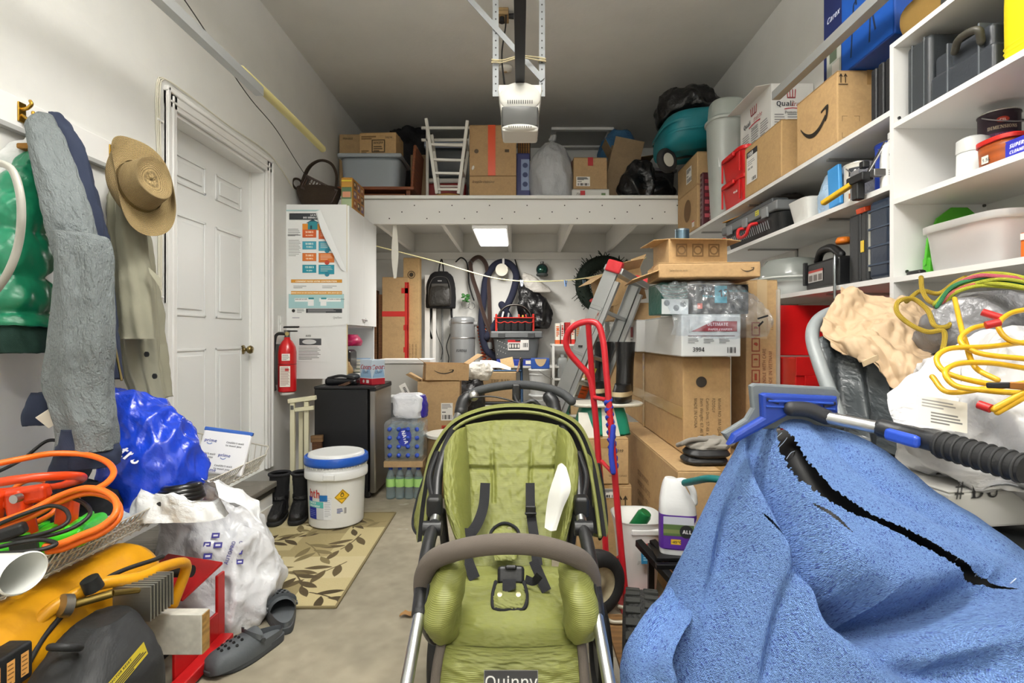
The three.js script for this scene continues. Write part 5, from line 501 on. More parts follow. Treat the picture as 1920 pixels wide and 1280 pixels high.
// small white rack with boxes and books
{ const t = thing('white_rack', 'small white metal rack with boxes beside the ladder', 'shelf', [.58, 0, -6.28]), w = paint('#e3e3de'); for (const x of [-.2, .2]) for (const z of [-.2, .2]) part(t, 'post', box(.028, 1.12, .028, [x, .56, z], .002), w); for (const y of [.3, .72, 1.11]) part(t, 'shelf_board', box(.43, .022, .43, [0, y, 0], .003), w);
  const bk = [['#d9662e', '#e9e4d6', .05, .24, 'orange and cream'], ['#c3201f', '#d9d4cc', .035, .25, 'white'], ['#bb1d20', '#b31c1e', .06, .25, 'bright red'], ['#d9352c', '#e6dccb', .04, .28, 'red topped cream'], ['#c9783b', '#a3a49a', .045, .25, 'orange and grey']]; let x = .41; for (const [a, b, w0, h, s] of bk) { const q = thing('boxed_film', s + ' household box standing on the white rack', 'box', [x + w0 / 2, 1.121, -6.22], 0, 'household boxes on the white rack'); part(q, 'carton_body', box(w0, h, .17, [0, h / 2, 0], .002), M(b, .5)); part(q, 'base_band', box(w0 + .001, h * .2, .171, [0, h * .1, 0], .001), M(a, .5)); print(q, 'front_print', w0 * .8, h * .6, [0, h * .6, .0865], null, (c, W, H) => { lines(c, 1, 4, W - 2, 6, H / 7, a, 4); c.fillStyle = a; c.beginPath(); c.arc(W / 2, H * .3, W * .3, 0, 7); c.fill(); }, 350); x += w0 + .012; }
  const b1 = carton('tan carton with black symbols on the white rack', .2, .28, .2, [.66, .731, -6.25], -.1, { color: '#c7a475' }); fprint(b1, 'front', .12, .2, -.04, .14, (c, W, H) => { for (let k = 0; k < 3; k++) { fill(c, '#473824', W * .1, H * (.1 + k * .3), W * .3, H * .2); fill(c, '#473824', W * .55, H * (.1 + k * .3), W * .3, H * .2); } }, 350); carton('small tan carton low on the white rack', .19, .2, .2, [.67, .311, -6.24], .1, { color: '#c9a878' }); const j = thing('grey_jug', 'grey plastic jug on the white rack', 'jug', [.49, .731, -6.15]); part(j, 'body', rings([[0, 0, 0, .06, .06, 1], [.2, 0, 0, .06, .06, 1], [.24, 0, 0, .03, .03, .2]], 32, 12), plastic('#8d9190')); part(j, 'cap', cyl(.022, .022, .03, [0, .255, 0]), plastic('#b3b6b5')); solo('teal_bin', box(.16, .1, .2, [.48, .361, -6.2], .012), plastic('#1f8f7c'), 'teal plastic bin at the bottom of the white rack', 'bin'); }
// clothes line with pegs, mask, wreath, tinsel tree
{ const L = [V(-1.39, 2.06, -4.95), V(-.9, 1.98, -5.4), V(-.2, 1.83, -5.8), V(.35, 1.815, -5.85), V(.75, 1.85, -5.8), V(1.15, 1.95, -5.6), V(1.3, 2.02, -5.5)]; solo('clothes_line', tube(L, .006, false, 14, 6), M('#d8cf9c', .8), 'pale rope strung across the back below the loft', 'rope'); for (const [x, y, z, c, lab] of [[.02, 1.79, -5.83, '#c9d6ee', 'white plastic clothes peg near the navy hose'], [.5, 1.79, -5.84, '#7fa3d8', 'blue clothes peg hanging on the pale rope'], [.7, 1.79, -5.82, '#566b7d', 'dark grey clothes peg near the wreath']]) { const t = thing('clothes_peg', lab, 'clothes peg', [x, y, z], .3, 'pegs on the clothes line'); part(t, 'jaw', box(.012, .07, .014, [-.008, 0, 0], .003, [0, 0, .12]), plastic(c)); part(t, 'jaw', box(.012, .07, .014, [.008, 0, 0], .003, [0, 0, -.12]), plastic(c)); part(t, 'spring', cyl(.006, .006, .018, [0, .0, 0], [1.57, 0, 0]), metal('#999')); }
  const s = thing('cloth_strip', 'narrow white cloth strip hanging from a loft joist', 'cloth', [-1.17, 1.75, -4.98]); part(s, 'strip', ctrl([[V(-.004, .62, 0), V(.006, .62, 0)], [V(-.02, .4, .006), V(.025, .4, -.006)], [V(-.03, .2, 0), V(.035, .2, 0)], [V(-.01, .0, 0), V(.015, .0, 0)]], 6, 30), M('#e4e2d8', .8));
  const b = thing('glass_float', 'dark green iridescent ornament ball on the back wall', 'ornament', [.27, 2.02, -6.5]); part(b, 'globe', ball(.075, [0, 0, 0], [1, 1.05, .8]), M('#16362f', .15, { clearcoat: 1, iridescence: .8 })); part(b, 'cap', cyl(.02, .02, .03, [0, .085, 0]), metal('#777')); part(b, 'fringe', torus(.055, .018, [0, -.06, 0], [1.57, 0, 0]), M('#4c5251', .9));
  const w = thing('christmas_wreath', 'dark green wreath with red bows at the back corner under the loft', 'wreath', [1.02, 1.83, -6.42]), nd = []; for (let i = 0; i < 1100; i++) { const a = i * .31, r = .27 + .1 * (rnd() - .5), q = .1; const c = V(r * Math.cos(a), r * Math.sin(a), .06 * (rnd() - .5)); nd.push(bar(c, c.clone().add(V((rnd() - .5) * 2 * q, (rnd() - .5) * 2 * q, (rnd() - .2) * q)), .004, 4)); } part(w, 'needles', nd, M('#1d2f22', .8)).userData.kind = 'stuff'; part(w, 'ring', torus(.27, .085, [0, 0, 0], null, 40), M('#16231a', .9)); for (const [x, y] of [[.1, .2], [-.12, -.2], [-.02, -.1], [.2, -.05]]) part(w, 'bow', [ball(.05, [x - .03, y, .13], [1, .6, .4]), ball(.05, [x + .03, y, .13], [1, .6, .4]), ball(.02, [x, y, .15])], M('#a5191b', .5), 'red bow');
  const x = thing('tinsel_tree', 'silver tinsel cone tree in the back corner', 'ornament', [1.0, .9, -6.35]), tn = []; for (let i = 0; i < 500; i++) { const h = rnd(), a = rnd() * 6.28, r = .14 * (1 - h) + .02; const c = V(r * Math.cos(a), h * .8, r * Math.sin(a)); tn.push(bar(c, c.clone().add(V((rnd() - .5) * .06, (rnd() - .5) * .06, (rnd() - .5) * .06)), .002, 3)); } part(x, 'tinsel', tn, metal('#c9ccc9', .25)).userData.kind = 'stuff'; part(x, 'cone', lathe([[.13, 0], [.01, .8], [0, .8]]), metal('#8d908d', .4)); const st = solo('tree_stand', box(.3, .9, .3, [1.0, .45, -6.35], .01), board('#b08a57'), 'carton under the tinsel tree in the back corner', 'box'); }
// boxes and water between fridge and stroller
{ const b = carton('large open carton with a red sticker beside the water bottles', .36, .46, .34, [-.71, .36, -4.75], R(4), { open: [-150, 25, 60, -20], flap: .12, color: '#b58c57' }); fprint(b, 'front', .1, .15, .07, .2, shipLabel, 400, 'shipping_label'); fprint(b, 'front', .07, .045, .06, .06, (c, W, H) => { fill(c, '#c23a22', 0, 0, W, H); lines(c, 4, 5, W - 8, 3, H / 4, '#7a2010', 3); }, 400, 'red_sticker', 'red sticker'); solo('carton_support', box(.36, .355, .34, [-.71, .178, -4.76], .005), board('#a9814d'), 'worn carton under the large open carton', 'box'); 
  const a = carton('half open delivery box with a smile arrow resting on the open carton', .37, .14, .3, [-.66, .83, -4.72], R(14), { open: [null, null, 58, 55], flap: .15, color: '#c09560' }); fprint(a, 'front', .17, .05, -.03, .075, smile, 600); a.rotation.z = -.03;
  const bp = M('#d9e9ee', .08, { transmission: .82, thickness: 0 }), cap = plastic('#3556c4'), w = thing('water_pack', 'shrink wrapped pack of water bottles with a blue logo lying above the upright row', 'water bottles', [-.86, .29, -4.02]), proto = { b: lathe([[0, 0], [.03, 0], [.033, .01], [.031, .05], [.033, .1], [.031, .13], [.02, .165], [.0135, .175], [.0135, .195], [0, .195]], null, null, 18), c: lathe([[.0155, .18], [.0155, .2], [0, .2]], null, null, 14) };
  let k = 0; for (let j = 0; j < 4; j++) for (let i = 0; i < 4; i++) { const g = part(w, 'bottle', proto.b.clone().rotateX(Math.PI / 2).translate(-.1 + i * .067, .04 + j * .064, -.1), bp); part(g, 'bottle_cap', proto.c.clone().rotateX(Math.PI / 2).translate(-.1 + i * .067, .04 + j * .064, -.1), cap); } part(w, 'shrink_wrap', crumple(box(.29, .3, .22, [0, .14, -.02], .03), .006, 16), M('#f2f6fa', .12, { transmission: .9, thickness: 0, bumpMap: T.crinkle, bs: .004 }));
  print(w, 'wrap_logo', .11, .14, [.01, .175, .095], [0, 0, -.1], (c, W, H) => { c.fillStyle = '#2a3aa8'; c.beginPath(); c.ellipse(W / 2, H / 2, W * .45, H * .48, 0, 0, 7); c.fill(); text(c, 'NAYA', W / 2, H / 2, W * .34, '#fff', 'sans-serif', { align: 'center', style: 'bold', rot: 1.2 }); }, 500, 'blue oval logo');
  sack('tissue_pack', 'white wrapped tissue rolls with purple print on the water pack', 'tissue pack', [-.84, .6, -4.05], [[0, 0, 0, .1, .08, 1], [.05, 0, 0, .11, .085, 1], [.14, 0, 0, .11, .085, 1], [.17, 0, 0, .07, .05, .4]], M('#e9ecf2', .3, { bumpMap: T.crinkle, bs: .0025, transmission: .1 }), { big: .006 }); solo('purple_wrapper', crumple(rings([[.6, -.735, -4.06, .025, .06, .3], [.68, -.735, -4.05, .03, .07, .3], [.76, -.745, -4.06, .02, .05, 0]], 28, 20), .008, 16), M('#35279b', .35, { bumpMap: T.crinkle, bs: .0025 }), 'purple plastic wrapper beside the white tissue rolls', 'wrapper');
  for (let i = 0; i < 4; i++) { const t = thing('water_bottle', 'clear water bottle with a green label in the upright row', 'bottle', [-.965 + i * .069, 0, -3.98], i, 'upright row of water bottles'); part(t, 'bottle_body', lathe([[0, 0], [.031, 0], [.034, .012], [.032, .06], [.034, .12], [.032, .16], [.02, .2], [.0135, .21], [.0135, .23], [0, .23]], null, null, 22), bp); part(t, 'paper_label', lathe([[.0345, .09], [.0348, .092], [.0348, .148], [.0345, .15]], null, null, 22), plastic('#a3d07a'), 'green label'); part(t, 'bottle_cap', lathe([[.0155, .215], [.0155, .235], [0, .235]], null, null, 14), cap); }
  solo('tray_cardboard', box(.29, .045, .22, [-.86, .262, -4.04], .004), board('#a17b4b'), 'flat cardboard tray between the two layers of water bottles', 'tray'); 
  const g = thing('paint_tin_box', 'white and grey appliance box with numerals behind the mini fridge', 'box', [-1.0, 0, -4.75], R(3)); part(g, 'carton_body', box(.32, .68, .2, [0, .34, 0], .004), M('#d6d8d9', .5)); part(g, 'dark_panel', box(.2, .5, .003, [-.05, .38, .102], 0), M('#7d8083', .5)); print(g, 'box_print', .19, .3, [-.05, .48, .106], null, (c, W, H) => { fill(c, '#e9e9e6', W * .45, H * .04, W * .4, H * .28); bars(c, W * .5, H * .1, W * .3, H * .12); text(c, 'FRIGO', W * .1, H * .52, H * .08, '#e9e9e9', 'sans-serif'); text(c, '51', W * .1, H * .72, H * .22, '#eee', 'sans-serif', { style: 'bold' }); }, 350); 
  solo('white_ledge', box(.5, .04, .3, [-1.1, .97, -5.2], .004), white, 'white painted ledge behind the mini fridge', 'ledge'); solo('low_cabinet', box(.46, .94, .26, [-1.1, .475, -5.2], .004), paint('#d2d1cb'), 'pale cabinet carrying the white ledge', 'cabinet'); const tg = thing('paper_tag', 'white paper tag hanging over the appliance box', 'tag', [-.97, .68, -4.63], [-.3, 0, .5]); part(tg, 'sheet', box(.06, .14, .002, [0, .06, 0], 0), M('#eceae4', .7)); print(tg, 'tag_print', .03, .09, [0, .06, .002], null, (c, W, H) => { for (let i = 0; i < 6; i++) fill(c, '#555', 3, 4 + i * H / 7, W * .7, 3); }, 400);
  const k2 = thing('wicker_hamper', 'round woven basket with a white lid beside the open carton', 'basket', [-.56, 0, -4.1]), wm = M('#a88657', .8, { map: T.strawCol, bumpMap: T.straw, bs: .004 }); part(k2, 'woven_body', lathe([[0, 0], [.13, 0], [.15, .1], [.155, .25], [.15, .44], [.0, .44]], null, null, 40), wm); part(k2, 'lid', lathe([[.158, .44], [.16, .455], [.15, .47], [.1, .48], [0, .482]], null, null, 40), plastic('#dcd9cf')); part(k2, 'lid_rim', torus(.155, .008, [0, .46, 0], [1.57, 0, 0]), plastic('#e9e6dd')); }
sack('black_trash_pile', 'dark bagged rubbish between the open carton and the walker', 'bag', [-.5, 0, -5.3], [[0, 0, 0, .1, .15, .2], [.2, 0, 0, .13, .18, .1], [.6, 0, 0, .12, .16, .1], [.78, .02, 0, .08, .1, 0]], M('#1b1b1e', .4, { bumpMap: T.crinkle, bs: .0025 })); sack('pale_pillow_bag', 'off white stuffed bag behind the delivery box', 'bag', [-.42, .78, -5.35], [[0, 0, 0, .1, .1, .2], [.08, 0, 0, .14, .12, .1], [.16, 0, 0, .1, .08, 0]], M('#d9d6cc', .6, { bumpMap: T.crinkle, bs: .003 }), { big: .012 });
// ---------------------------------------------------------------- on the loft
const LY = 2.497, blackBag = M('#131316', .28, { bumpMap: T.crinkle, bs: .0025 });
{ carton('tall carton with a shipping label in the left corner of the loft', .25, .7, .2, [-1.655, LY, -5.35], 0, { color: '#b28a55' }); const a = scene.children.at(-1); fprint(a, 'front', .1, .05, -.03, .36, shipLabel, 300); fprint(a, 'front', .2, .03, 0, .66, (c, W, H) => text(c, 'FRAGILE', 4, H / 2, H * .8, '#3f3222', 'sans-serif', { style: 'bold' }), 300);
  const t = thing('storage_tote', 'light grey plastic storage tote on the wooden table on the loft', 'tote', [-1.4, 2.6, -5.15]); part(t, 'tub', rings([[0, 0, 0, .25, .17, 2.2], [.02, 0, 0, .26, .18, 2.2], [.27, 0, 0, .28, .195, 2.2]], 64, 12), plastic('#8d959b', .5)); part(t, 'rim', box(.6, .04, .42, [0, .29, 0], .015), plastic('#99a1a7', .5));
  const b = carton('small carton with black square print on the grey storage tote', .35, .21, .26, [-1.33, 2.912, -5.14], R(-3), { color: '#bf9456' }); fprint(b, 'front', .32, .19, 0, .1, (c, W, H) => { c.strokeStyle = '#4b3a20'; c.lineWidth = 3; c.strokeRect(W * .34, H * .3, W * .36, H * .58); text(c, 'WHIPP', W * .52, H * .45, H * .15, '#3d2e17', 'sans-serif', { align: 'center', style: 'bold' }); lines(c, W * .38, H * .6, W * .28, 3, H * .1, '#4b3a20', 3); text(c, '10216', W * .72, H * .18, H * .13, '#4b3a20', 'sans-serif', { style: 'bold' }); lines(c, W * .02, H * .1, W * .5, 2, H * .1, '#7a5a2c', 4); lines(c, W * .02, H * .8, W * .25, 2, H * .08, '#7a5a2c', 3); }, 350);
  const w = thing('wooden_side_table', 'orange brown wooden table under the grey tote on the loft', 'table', [-1.37, LY, -5.15]), wm = wood('#8a4a22'); part(w, 'table_top', box(.72, .03, .42, [.03, .085, 0], .006), wm); for (const [x, z] of [[-.28, .17], [.33, .17], [-.28, -.17], [.33, -.17]]) part(w, 'leg', box(.04, .07, .04, [x, .035, z], .004), wm); part(w, 'side_panel', box(.03, .4, .4, [.375, .3, -.02], .012, [0, 0, -.08]), wm); part(w, 'lower_rail', box(.5, .03, .03, [.05, .02, .18], .004), wm);
  sack('black_tarp', 'large black tarp bundle behind the cartons on the loft', 'tarp', [-1.2, LY + .06, -5.98], [[0, 0, 0, .34, .2, .4], [.4, 0, 0, .36, .2, .3], [.8, -.02, 0, .28, .18, .2], [.95, -.04, 0, .12, .1, 0]], M('#17171b', .8, { bumpMap: T.crinkle, bs: .0025 }), { big: .04 });
  const s = thing('bar_stool', 'white legged bar stool standing upside down on its wooden seat', 'stool', [-.675, LY, -5.08]), wp = paint('#e6e4dd'); part(s, 'seat', lathe([[0, 0], [.13, 0], [.145, .012], [.145, .03], [.13, .04], [0, .04]]), wood('#c08a3c'), 'natural wood seat'); const lg = (x, z, h) => [V(x * .1, .04, z * .1), V(x * .19, h, z * .16)]; const L = [[-1, 1, .72], [1, 1, .7], [-1, -1, .69], [1, -1, .69]].map(([x, z, h]) => lg(x, z, h)); for (const [a2, b2] of L) part(s, 'leg', beam(a2, b2, .03, .03, V(1, 0, 0), .004), wp); const at = (k, t) => L[k][0].clone().lerp(L[k][1], t); for (const [i, j, ts] of [[0, 1, [.06, .28, .46, .66]], [2, 3, [.2, .6, .85]], [0, 2, [.35, .75]], [1, 3, [.35, .75]]]) for (const q of ts) part(s, 'rung', beam(at(i, q), at(j, q), .022, .022, V(0, 1, 0), .003), wp);
  const r2 = thing('white_rail_frame', 'white wooden rail frame behind the upside down stool', 'frame', [-.72, LY, -5.3]); for (const y of [.66, .78]) part(r2, 'rail', box(.52, .028, .02, [0, y, 0], .003), wp); for (const x of [-.2, .24]) part(r2, 'post', box(.028, .8, .02, [x, .4, 0], .003), wp);
  const c = thing('cooler', 'red drinks cooler with a white lid on the loft', 'cooler', [-.76, LY, -5.55]); part(c, 'body', box(.42, .27, .26, [0, .135, 0], .02), plastic('#9c1f22', .4)); part(c, 'lid', box(.43, .05, .27, [0, .295, 0], .015), plastic('#e3e3df')); const g = thing('clear_tote', 'dark filled storage tote with a pale blue lid on the red cooler', 'tote', [-.75, 2.82, -5.55]); part(g, 'tub', rings([[0, 0, 0, .19, .12, 2], [.3, 0, 0, .21, .13, 2]], 48, 6), M('#51575d', .3, { transmission: .2 })); part(g, 'lid', box(.45, .09, .3, [0, .345, 0], .02), plastic('#aebbd0'));
  carton('narrow brown carton beside the red cooler on the loft', .16, .55, .2, [-1.03, LY, -5.5], 0, { color: '#7f5f3c' });
  const b1 = carton('lower carton of the taped pair in the middle of the loft', .44, .215, .4, [-.255, LY, -5.2], 0, { color: '#b08753', tape: null }); fprint(b1, 'front', .3, .05, -.05, .16, (q, W, H) => text(q, 'fragile cuisine', 2, H / 2, H * .6, '#6b5231', 'serif', { style: 'italic' }), 350); const b2 = carton('tall carton with an orange tape stripe on the middle of the loft', .44, .475, .4, [-.255, 2.714, -5.2], 0, { color: '#b58a54', tape: null }); part(b2, 'orange_tape', box(.07, .474, .003, [-.01, .238, .2015], 0), M('#e2501d', .35), 'orange printed tape'); fprint(b2, 'front', .4, .44, 0, .237, (q, W, H) => { q.fillStyle = '#4d3d28'; q.beginPath(); q.arc(W * .12, H * .52, W * .05, 0, 7); q.fill(); fill(q, '#4d3d28', W * .78, H * .48, W * .1, H * .06); for (let k = 0; k < 6; k++) text(q, 'CAUTION', W * .475, H * (.06 + k * .17), W * .04, '#ffd9c2', 'sans-serif', { rot: -1.57 }); q.fillStyle = '#e9e4d8'; q.beginPath(); q.ellipse(W * .04, H * .87, W * .03, H * .05, .3, 0, 7); q.fill(); }, 350);
  const bl = carton('dark blue narrow box beside the white sack on the loft', .13, .48, .3, [.03, LY, -5.3], 0, { mat: M('#232a6e', .45), tape: null }); fprint(bl, 'front', .08, .3, .02, .27, (q, W, H) => { fill(q, '#8fa0c4', 0, 0, W, H); for (let k = 0; k < 3; k++) { q.fillStyle = '#3a4670'; q.beginPath(); q.arc(W / 2, H * (.2 + k * .3), W * .3, 0, 7); q.fill(); } }, 350); const sl = thing('slatted_crate', 'yellow brown slatted wooden crate on the blue box', 'crate', [.04, 2.98, -5.35]); for (let k = 0; k < 5; k++) part(sl, 'slat', box(.014, .2, .012, [-.05 + k * .024, .1, .05], .002), wood('#b5813a')); part(sl, 'crate_box', box(.13, .16, .09, [0, .08, 0], .004), wood('#4e3a24'));
  sack('white_garbage_bag', 'full white garbage bag tied at the top on the loft', 'bag', [.3, LY + .02, -5.18], [[0, 0, 0, .14, .13, .2], [.03, 0, 0, .185, .17, .2], [.2, 0, 0, .205, .19, .1], [.38, 0, 0, .185, .17, 0], [.5, 0, 0, .12, .11, 0], [.56, .01, 0, .04, .04, 0], [.585, .01, 0, .03, .03, 0]], M('#c4c7cb', .3, { bumpMap: T.crinkle, bs: .0025, transmission: .2 }), { fold: (u, v) => .05 * Math.sin(u * 2 * Math.PI * 9 + 2 * n3(u * 3, v * 2, 0)) * smooth(.25, .9, v), big: .012, knot: [[.58, .01, 0, .02, .02, 0], [.6, .015, 0, .03, .02, 0], [.64, .03, .01, .02, .012, 0]] });
  carton('flat white printed box under the red taped carton on the loft', .36, .11, .26, [.67, LY, -5.2], 0, { mat: M('#d7d6d0', .5), tape: '#a91e22' }); const fb = scene.children.at(-1); fprint(fb, 'front', .32, .08, 0, .055, (q, W, H) => { text(q, 'Fiesta', W * .08, H * .4, H * .4, '#a8a39a', 'sans-serif', { style: 'italic' }); fill(q, '#b32024', W * .2, 0, W * .14, H); fill(q, '#5f7c4c', W * .82, H * .3, W * .12, H * .5); }, 350); const rb = carton('carton with a red tape patch and label on the flat white box', .32, .3, .26, [.665, 2.609, -5.2], R(2), { color: '#a78150', tape: '#a91e22' }); fprint(rb, 'front', .13, .09, -.07, .07, shipLabel, 300, 'shipping_label'); fprint(rb, 'front', .05, .08, 0, .26, (q, W, H) => fill(q, '#a91e22', 0, 0, W, H), 200, 'red_tape');
  sack('blue_plastic_bag', 'blue translucent plastic bag behind open cartons on the loft', 'bag', [1.05, LY + .03, -5.7], [[0, 0, 0, .2, .14, .2], [.4, 0, 0, .22, .16, .1], [.7, 0, 0, .17, .13, 0], [.86, .02, 0, .07, .06, 0]], M('#4b7fae', .25, { bumpMap: T.crinkle, bs: .0025, transmission: .25 }));
  const oc = carton('tilted open carton leaning beside the black bags on the loft', .3, .5, .25, [.96, LY + .035, -5.42], [0, 0, -.2], { open: [20, -30, 40, 70], flap: .14, color: '#7d5f3d' }); const gt = thing('smoked_tote', 'smoky grey plastic tote standing beside the black bags', 'tote', [1.42, LY, -5.45], .2); part(gt, 'tub', rings([[0, 0, 0, .11, .1, 1.5], [.36, 0, 0, .13, .12, 1.5]], 40, 6), M('#57585c', .25, { transmission: .3 })); part(gt, 'lid', box(.28, .03, .26, [0, .375, 0], .01), plastic('#8a8b8f'));
  sack('black_garbage_bag', 'small black garbage bag at the loft edge under the teal cart', 'bag', [1.12, LY + .02, -5.06], [[0, 0, 0, .14, .1, .2], [.1, 0, 0, .17, .13, .1], [.24, .02, 0, .13, .1, 0], [.34, .03, 0, .05, .05, 0]], blackBag); sack('black_garbage_bag', 'black garbage bag at the loft edge touching the shelf cartons', 'bag', [1.32, LY + .02, -5.12], [[0, 0, 0, .12, .1, .2], [.08, 0, 0, .14, .12, .1], [.16, 0, 0, .1, .08, 0], [.2, 0, 0, .04, .04, 0]], blackBag, { s: 6 });
  const ct = thing('yard_cart', 'teal plastic yard cart lying on cartons with a white wheel showing', 'cart', [1.46, 2.76, -4.62], [0, 0, .1]), tm = plastic('#0f7480', .4); part(ct, 'tub', rings([[0, -.02, 0, .16, .2, 1], [.05, -.02, 0, .23, .3, 1], [.16, .0, 0, .25, .34, .9], [.27, .03, 0, .25, .34, .8], [.3, .03, 0, .22, .3, .6]], 60, 24), tm); for (const y of [.12, .2]) part(ct, 'groove', rings([[y, 0, 0, .251, .341, .9], [y + .012, .0, 0, .254, .345, .9], [y + .024, .0, 0, .251, .341, .9]], 60, 4, null, false), tm); const wh = part(ct, 'wheel', [torus(.075, .03, [-.24, -.06, .16], [0, .5, 0], 36)], rubber('#1d1d1e'), 'black tyre'); part(wh, 'hub', [cyl(.062, .062, .04, [-.243, -.06, .165], [1.57, 0, -.5], 28)], plastic('#cfccbf'), 'off white hub'); for (let k = 0; k < 5; k++) part(wh, 'hub_hole', cyl(.009, .009, .006, [-.243 + .036 * Math.cos(k * 1.257) * .88 - .01, -.06 + .036 * Math.sin(k * 1.257), .186 - .02 * Math.cos(k * 1.257)], [1.57, 0, -.5], 10), M('#5a4a34', .8)); part(ct, 'axle', bar([-.26, -.06, .16], [.1, .02, -.02], .012), metal('#777'));
  sack('large_garbage_bag', 'large black garbage bag heaped on the teal cart', 'bag', [1.46, 3.06, -4.68], [[0, 0, 0, .2, .2, .2], [.08, 0, 0, .27, .28, .1], [.2, .0, 0, .24, .25, 0], [.29, 0, 0, .12, .13, 0]], blackBag, { big: .03 });
  // on the wall cabinet
  const wk = thing('wicker_basket', 'dark wicker basket with a tall hoop handle on the poster cabinet', 'basket', [-1.62, 2.225, -4.3]), wm2 = M('#4a3826', .75, { map: T.strawCol, bumpMap: T.straw, bs: .006 }); tub([[0, 0, 0, .1, .08, .2], [.03, 0, 0, .13, .1, .2], [.12, 0, 0, .165, .12, .2], [.17, 0, 0, .17, .125, .2]], .008, wm2, wk, 'woven_bowl'); part(wk, 'hoop_handle', [tube([[.13, .14, 0], [.14, .28, 0], [.1, .37, 0], [.02, .4, 0], [-.06, .36, .0], [-.12, .25, 0], [-.14, .15, 0]], .011), tube([[.135, .14, .02], [.147, .27, .02], [.105, .365, .02], [.02, .395, .02], [-.07, .35, .02], [-.125, .24, .02], [-.145, .15, .02]], .009)], wm2); part(wk, 'side_loop', torus(.04, .009, [-.16, .2, .04], [0, .9, 0]), wm2); const k2 = thing('slatted_basket', 'small slatted wooden basket stacked inside the wicker basket', 'basket', [-1.62, 2.33, -4.28], [.1, .2, -.45]); for (let i = 0; i < 11; i++) part(k2, 'slat', box(.009, .1, .006, [-.11 + i * .022, .05, .07], .002), wood('#4d331e')); part(k2, 'rim', [box(.26, .018, .012, [0, .1, .07], .003), box(.26, .018, .012, [0, .0, .07], .003), box(.012, .1, .14, [-.125, .05, 0], .003), box(.012, .1, .14, [.125, .05, 0], .003), box(.26, .012, .14, [0, 0, 0], .003)], wood('#3d2817'));
  const gm = carton('yellow picture box beside the wicker basket on the cabinet', .09, .25, .33, [-1.383, 2.225, -4.42], 0, { mat: M('#b5822b', .5), tape: null }); fprint(gm, 'right', .3, .23, 0, .125, (q, W, H) => { fill(q, '#a8742a', 0, 0, W, H); for (let i = 0; i < 3; i++) for (let j = 0; j < 3; j++) { fill(q, ['#503a24', '#6c5a78', '#8b4a2a'][(i + j) % 3], W * (.06 + i * .32), H * (.05 + j * .32), W * .24, H * .25); fill(q, '#d9c8a0', W * (.1 + i * .32), H * (.1 + j * .32), W * .1, H * .1); } }, 350); fprint(gm, 'front', .08, .23, 0, .125, (q, W, H) => { fill(q, '#4d6a4b', 0, H * .3, W, H * .4); fill(q, '#d9c433', 0, H * .05, W, H * .06); fill(q, '#c98a6a', W * .1, H * .45, W * .8, H * .2); fill(q, '#9fb08a', 0, H * .7, W, H * .3); }, 350); }
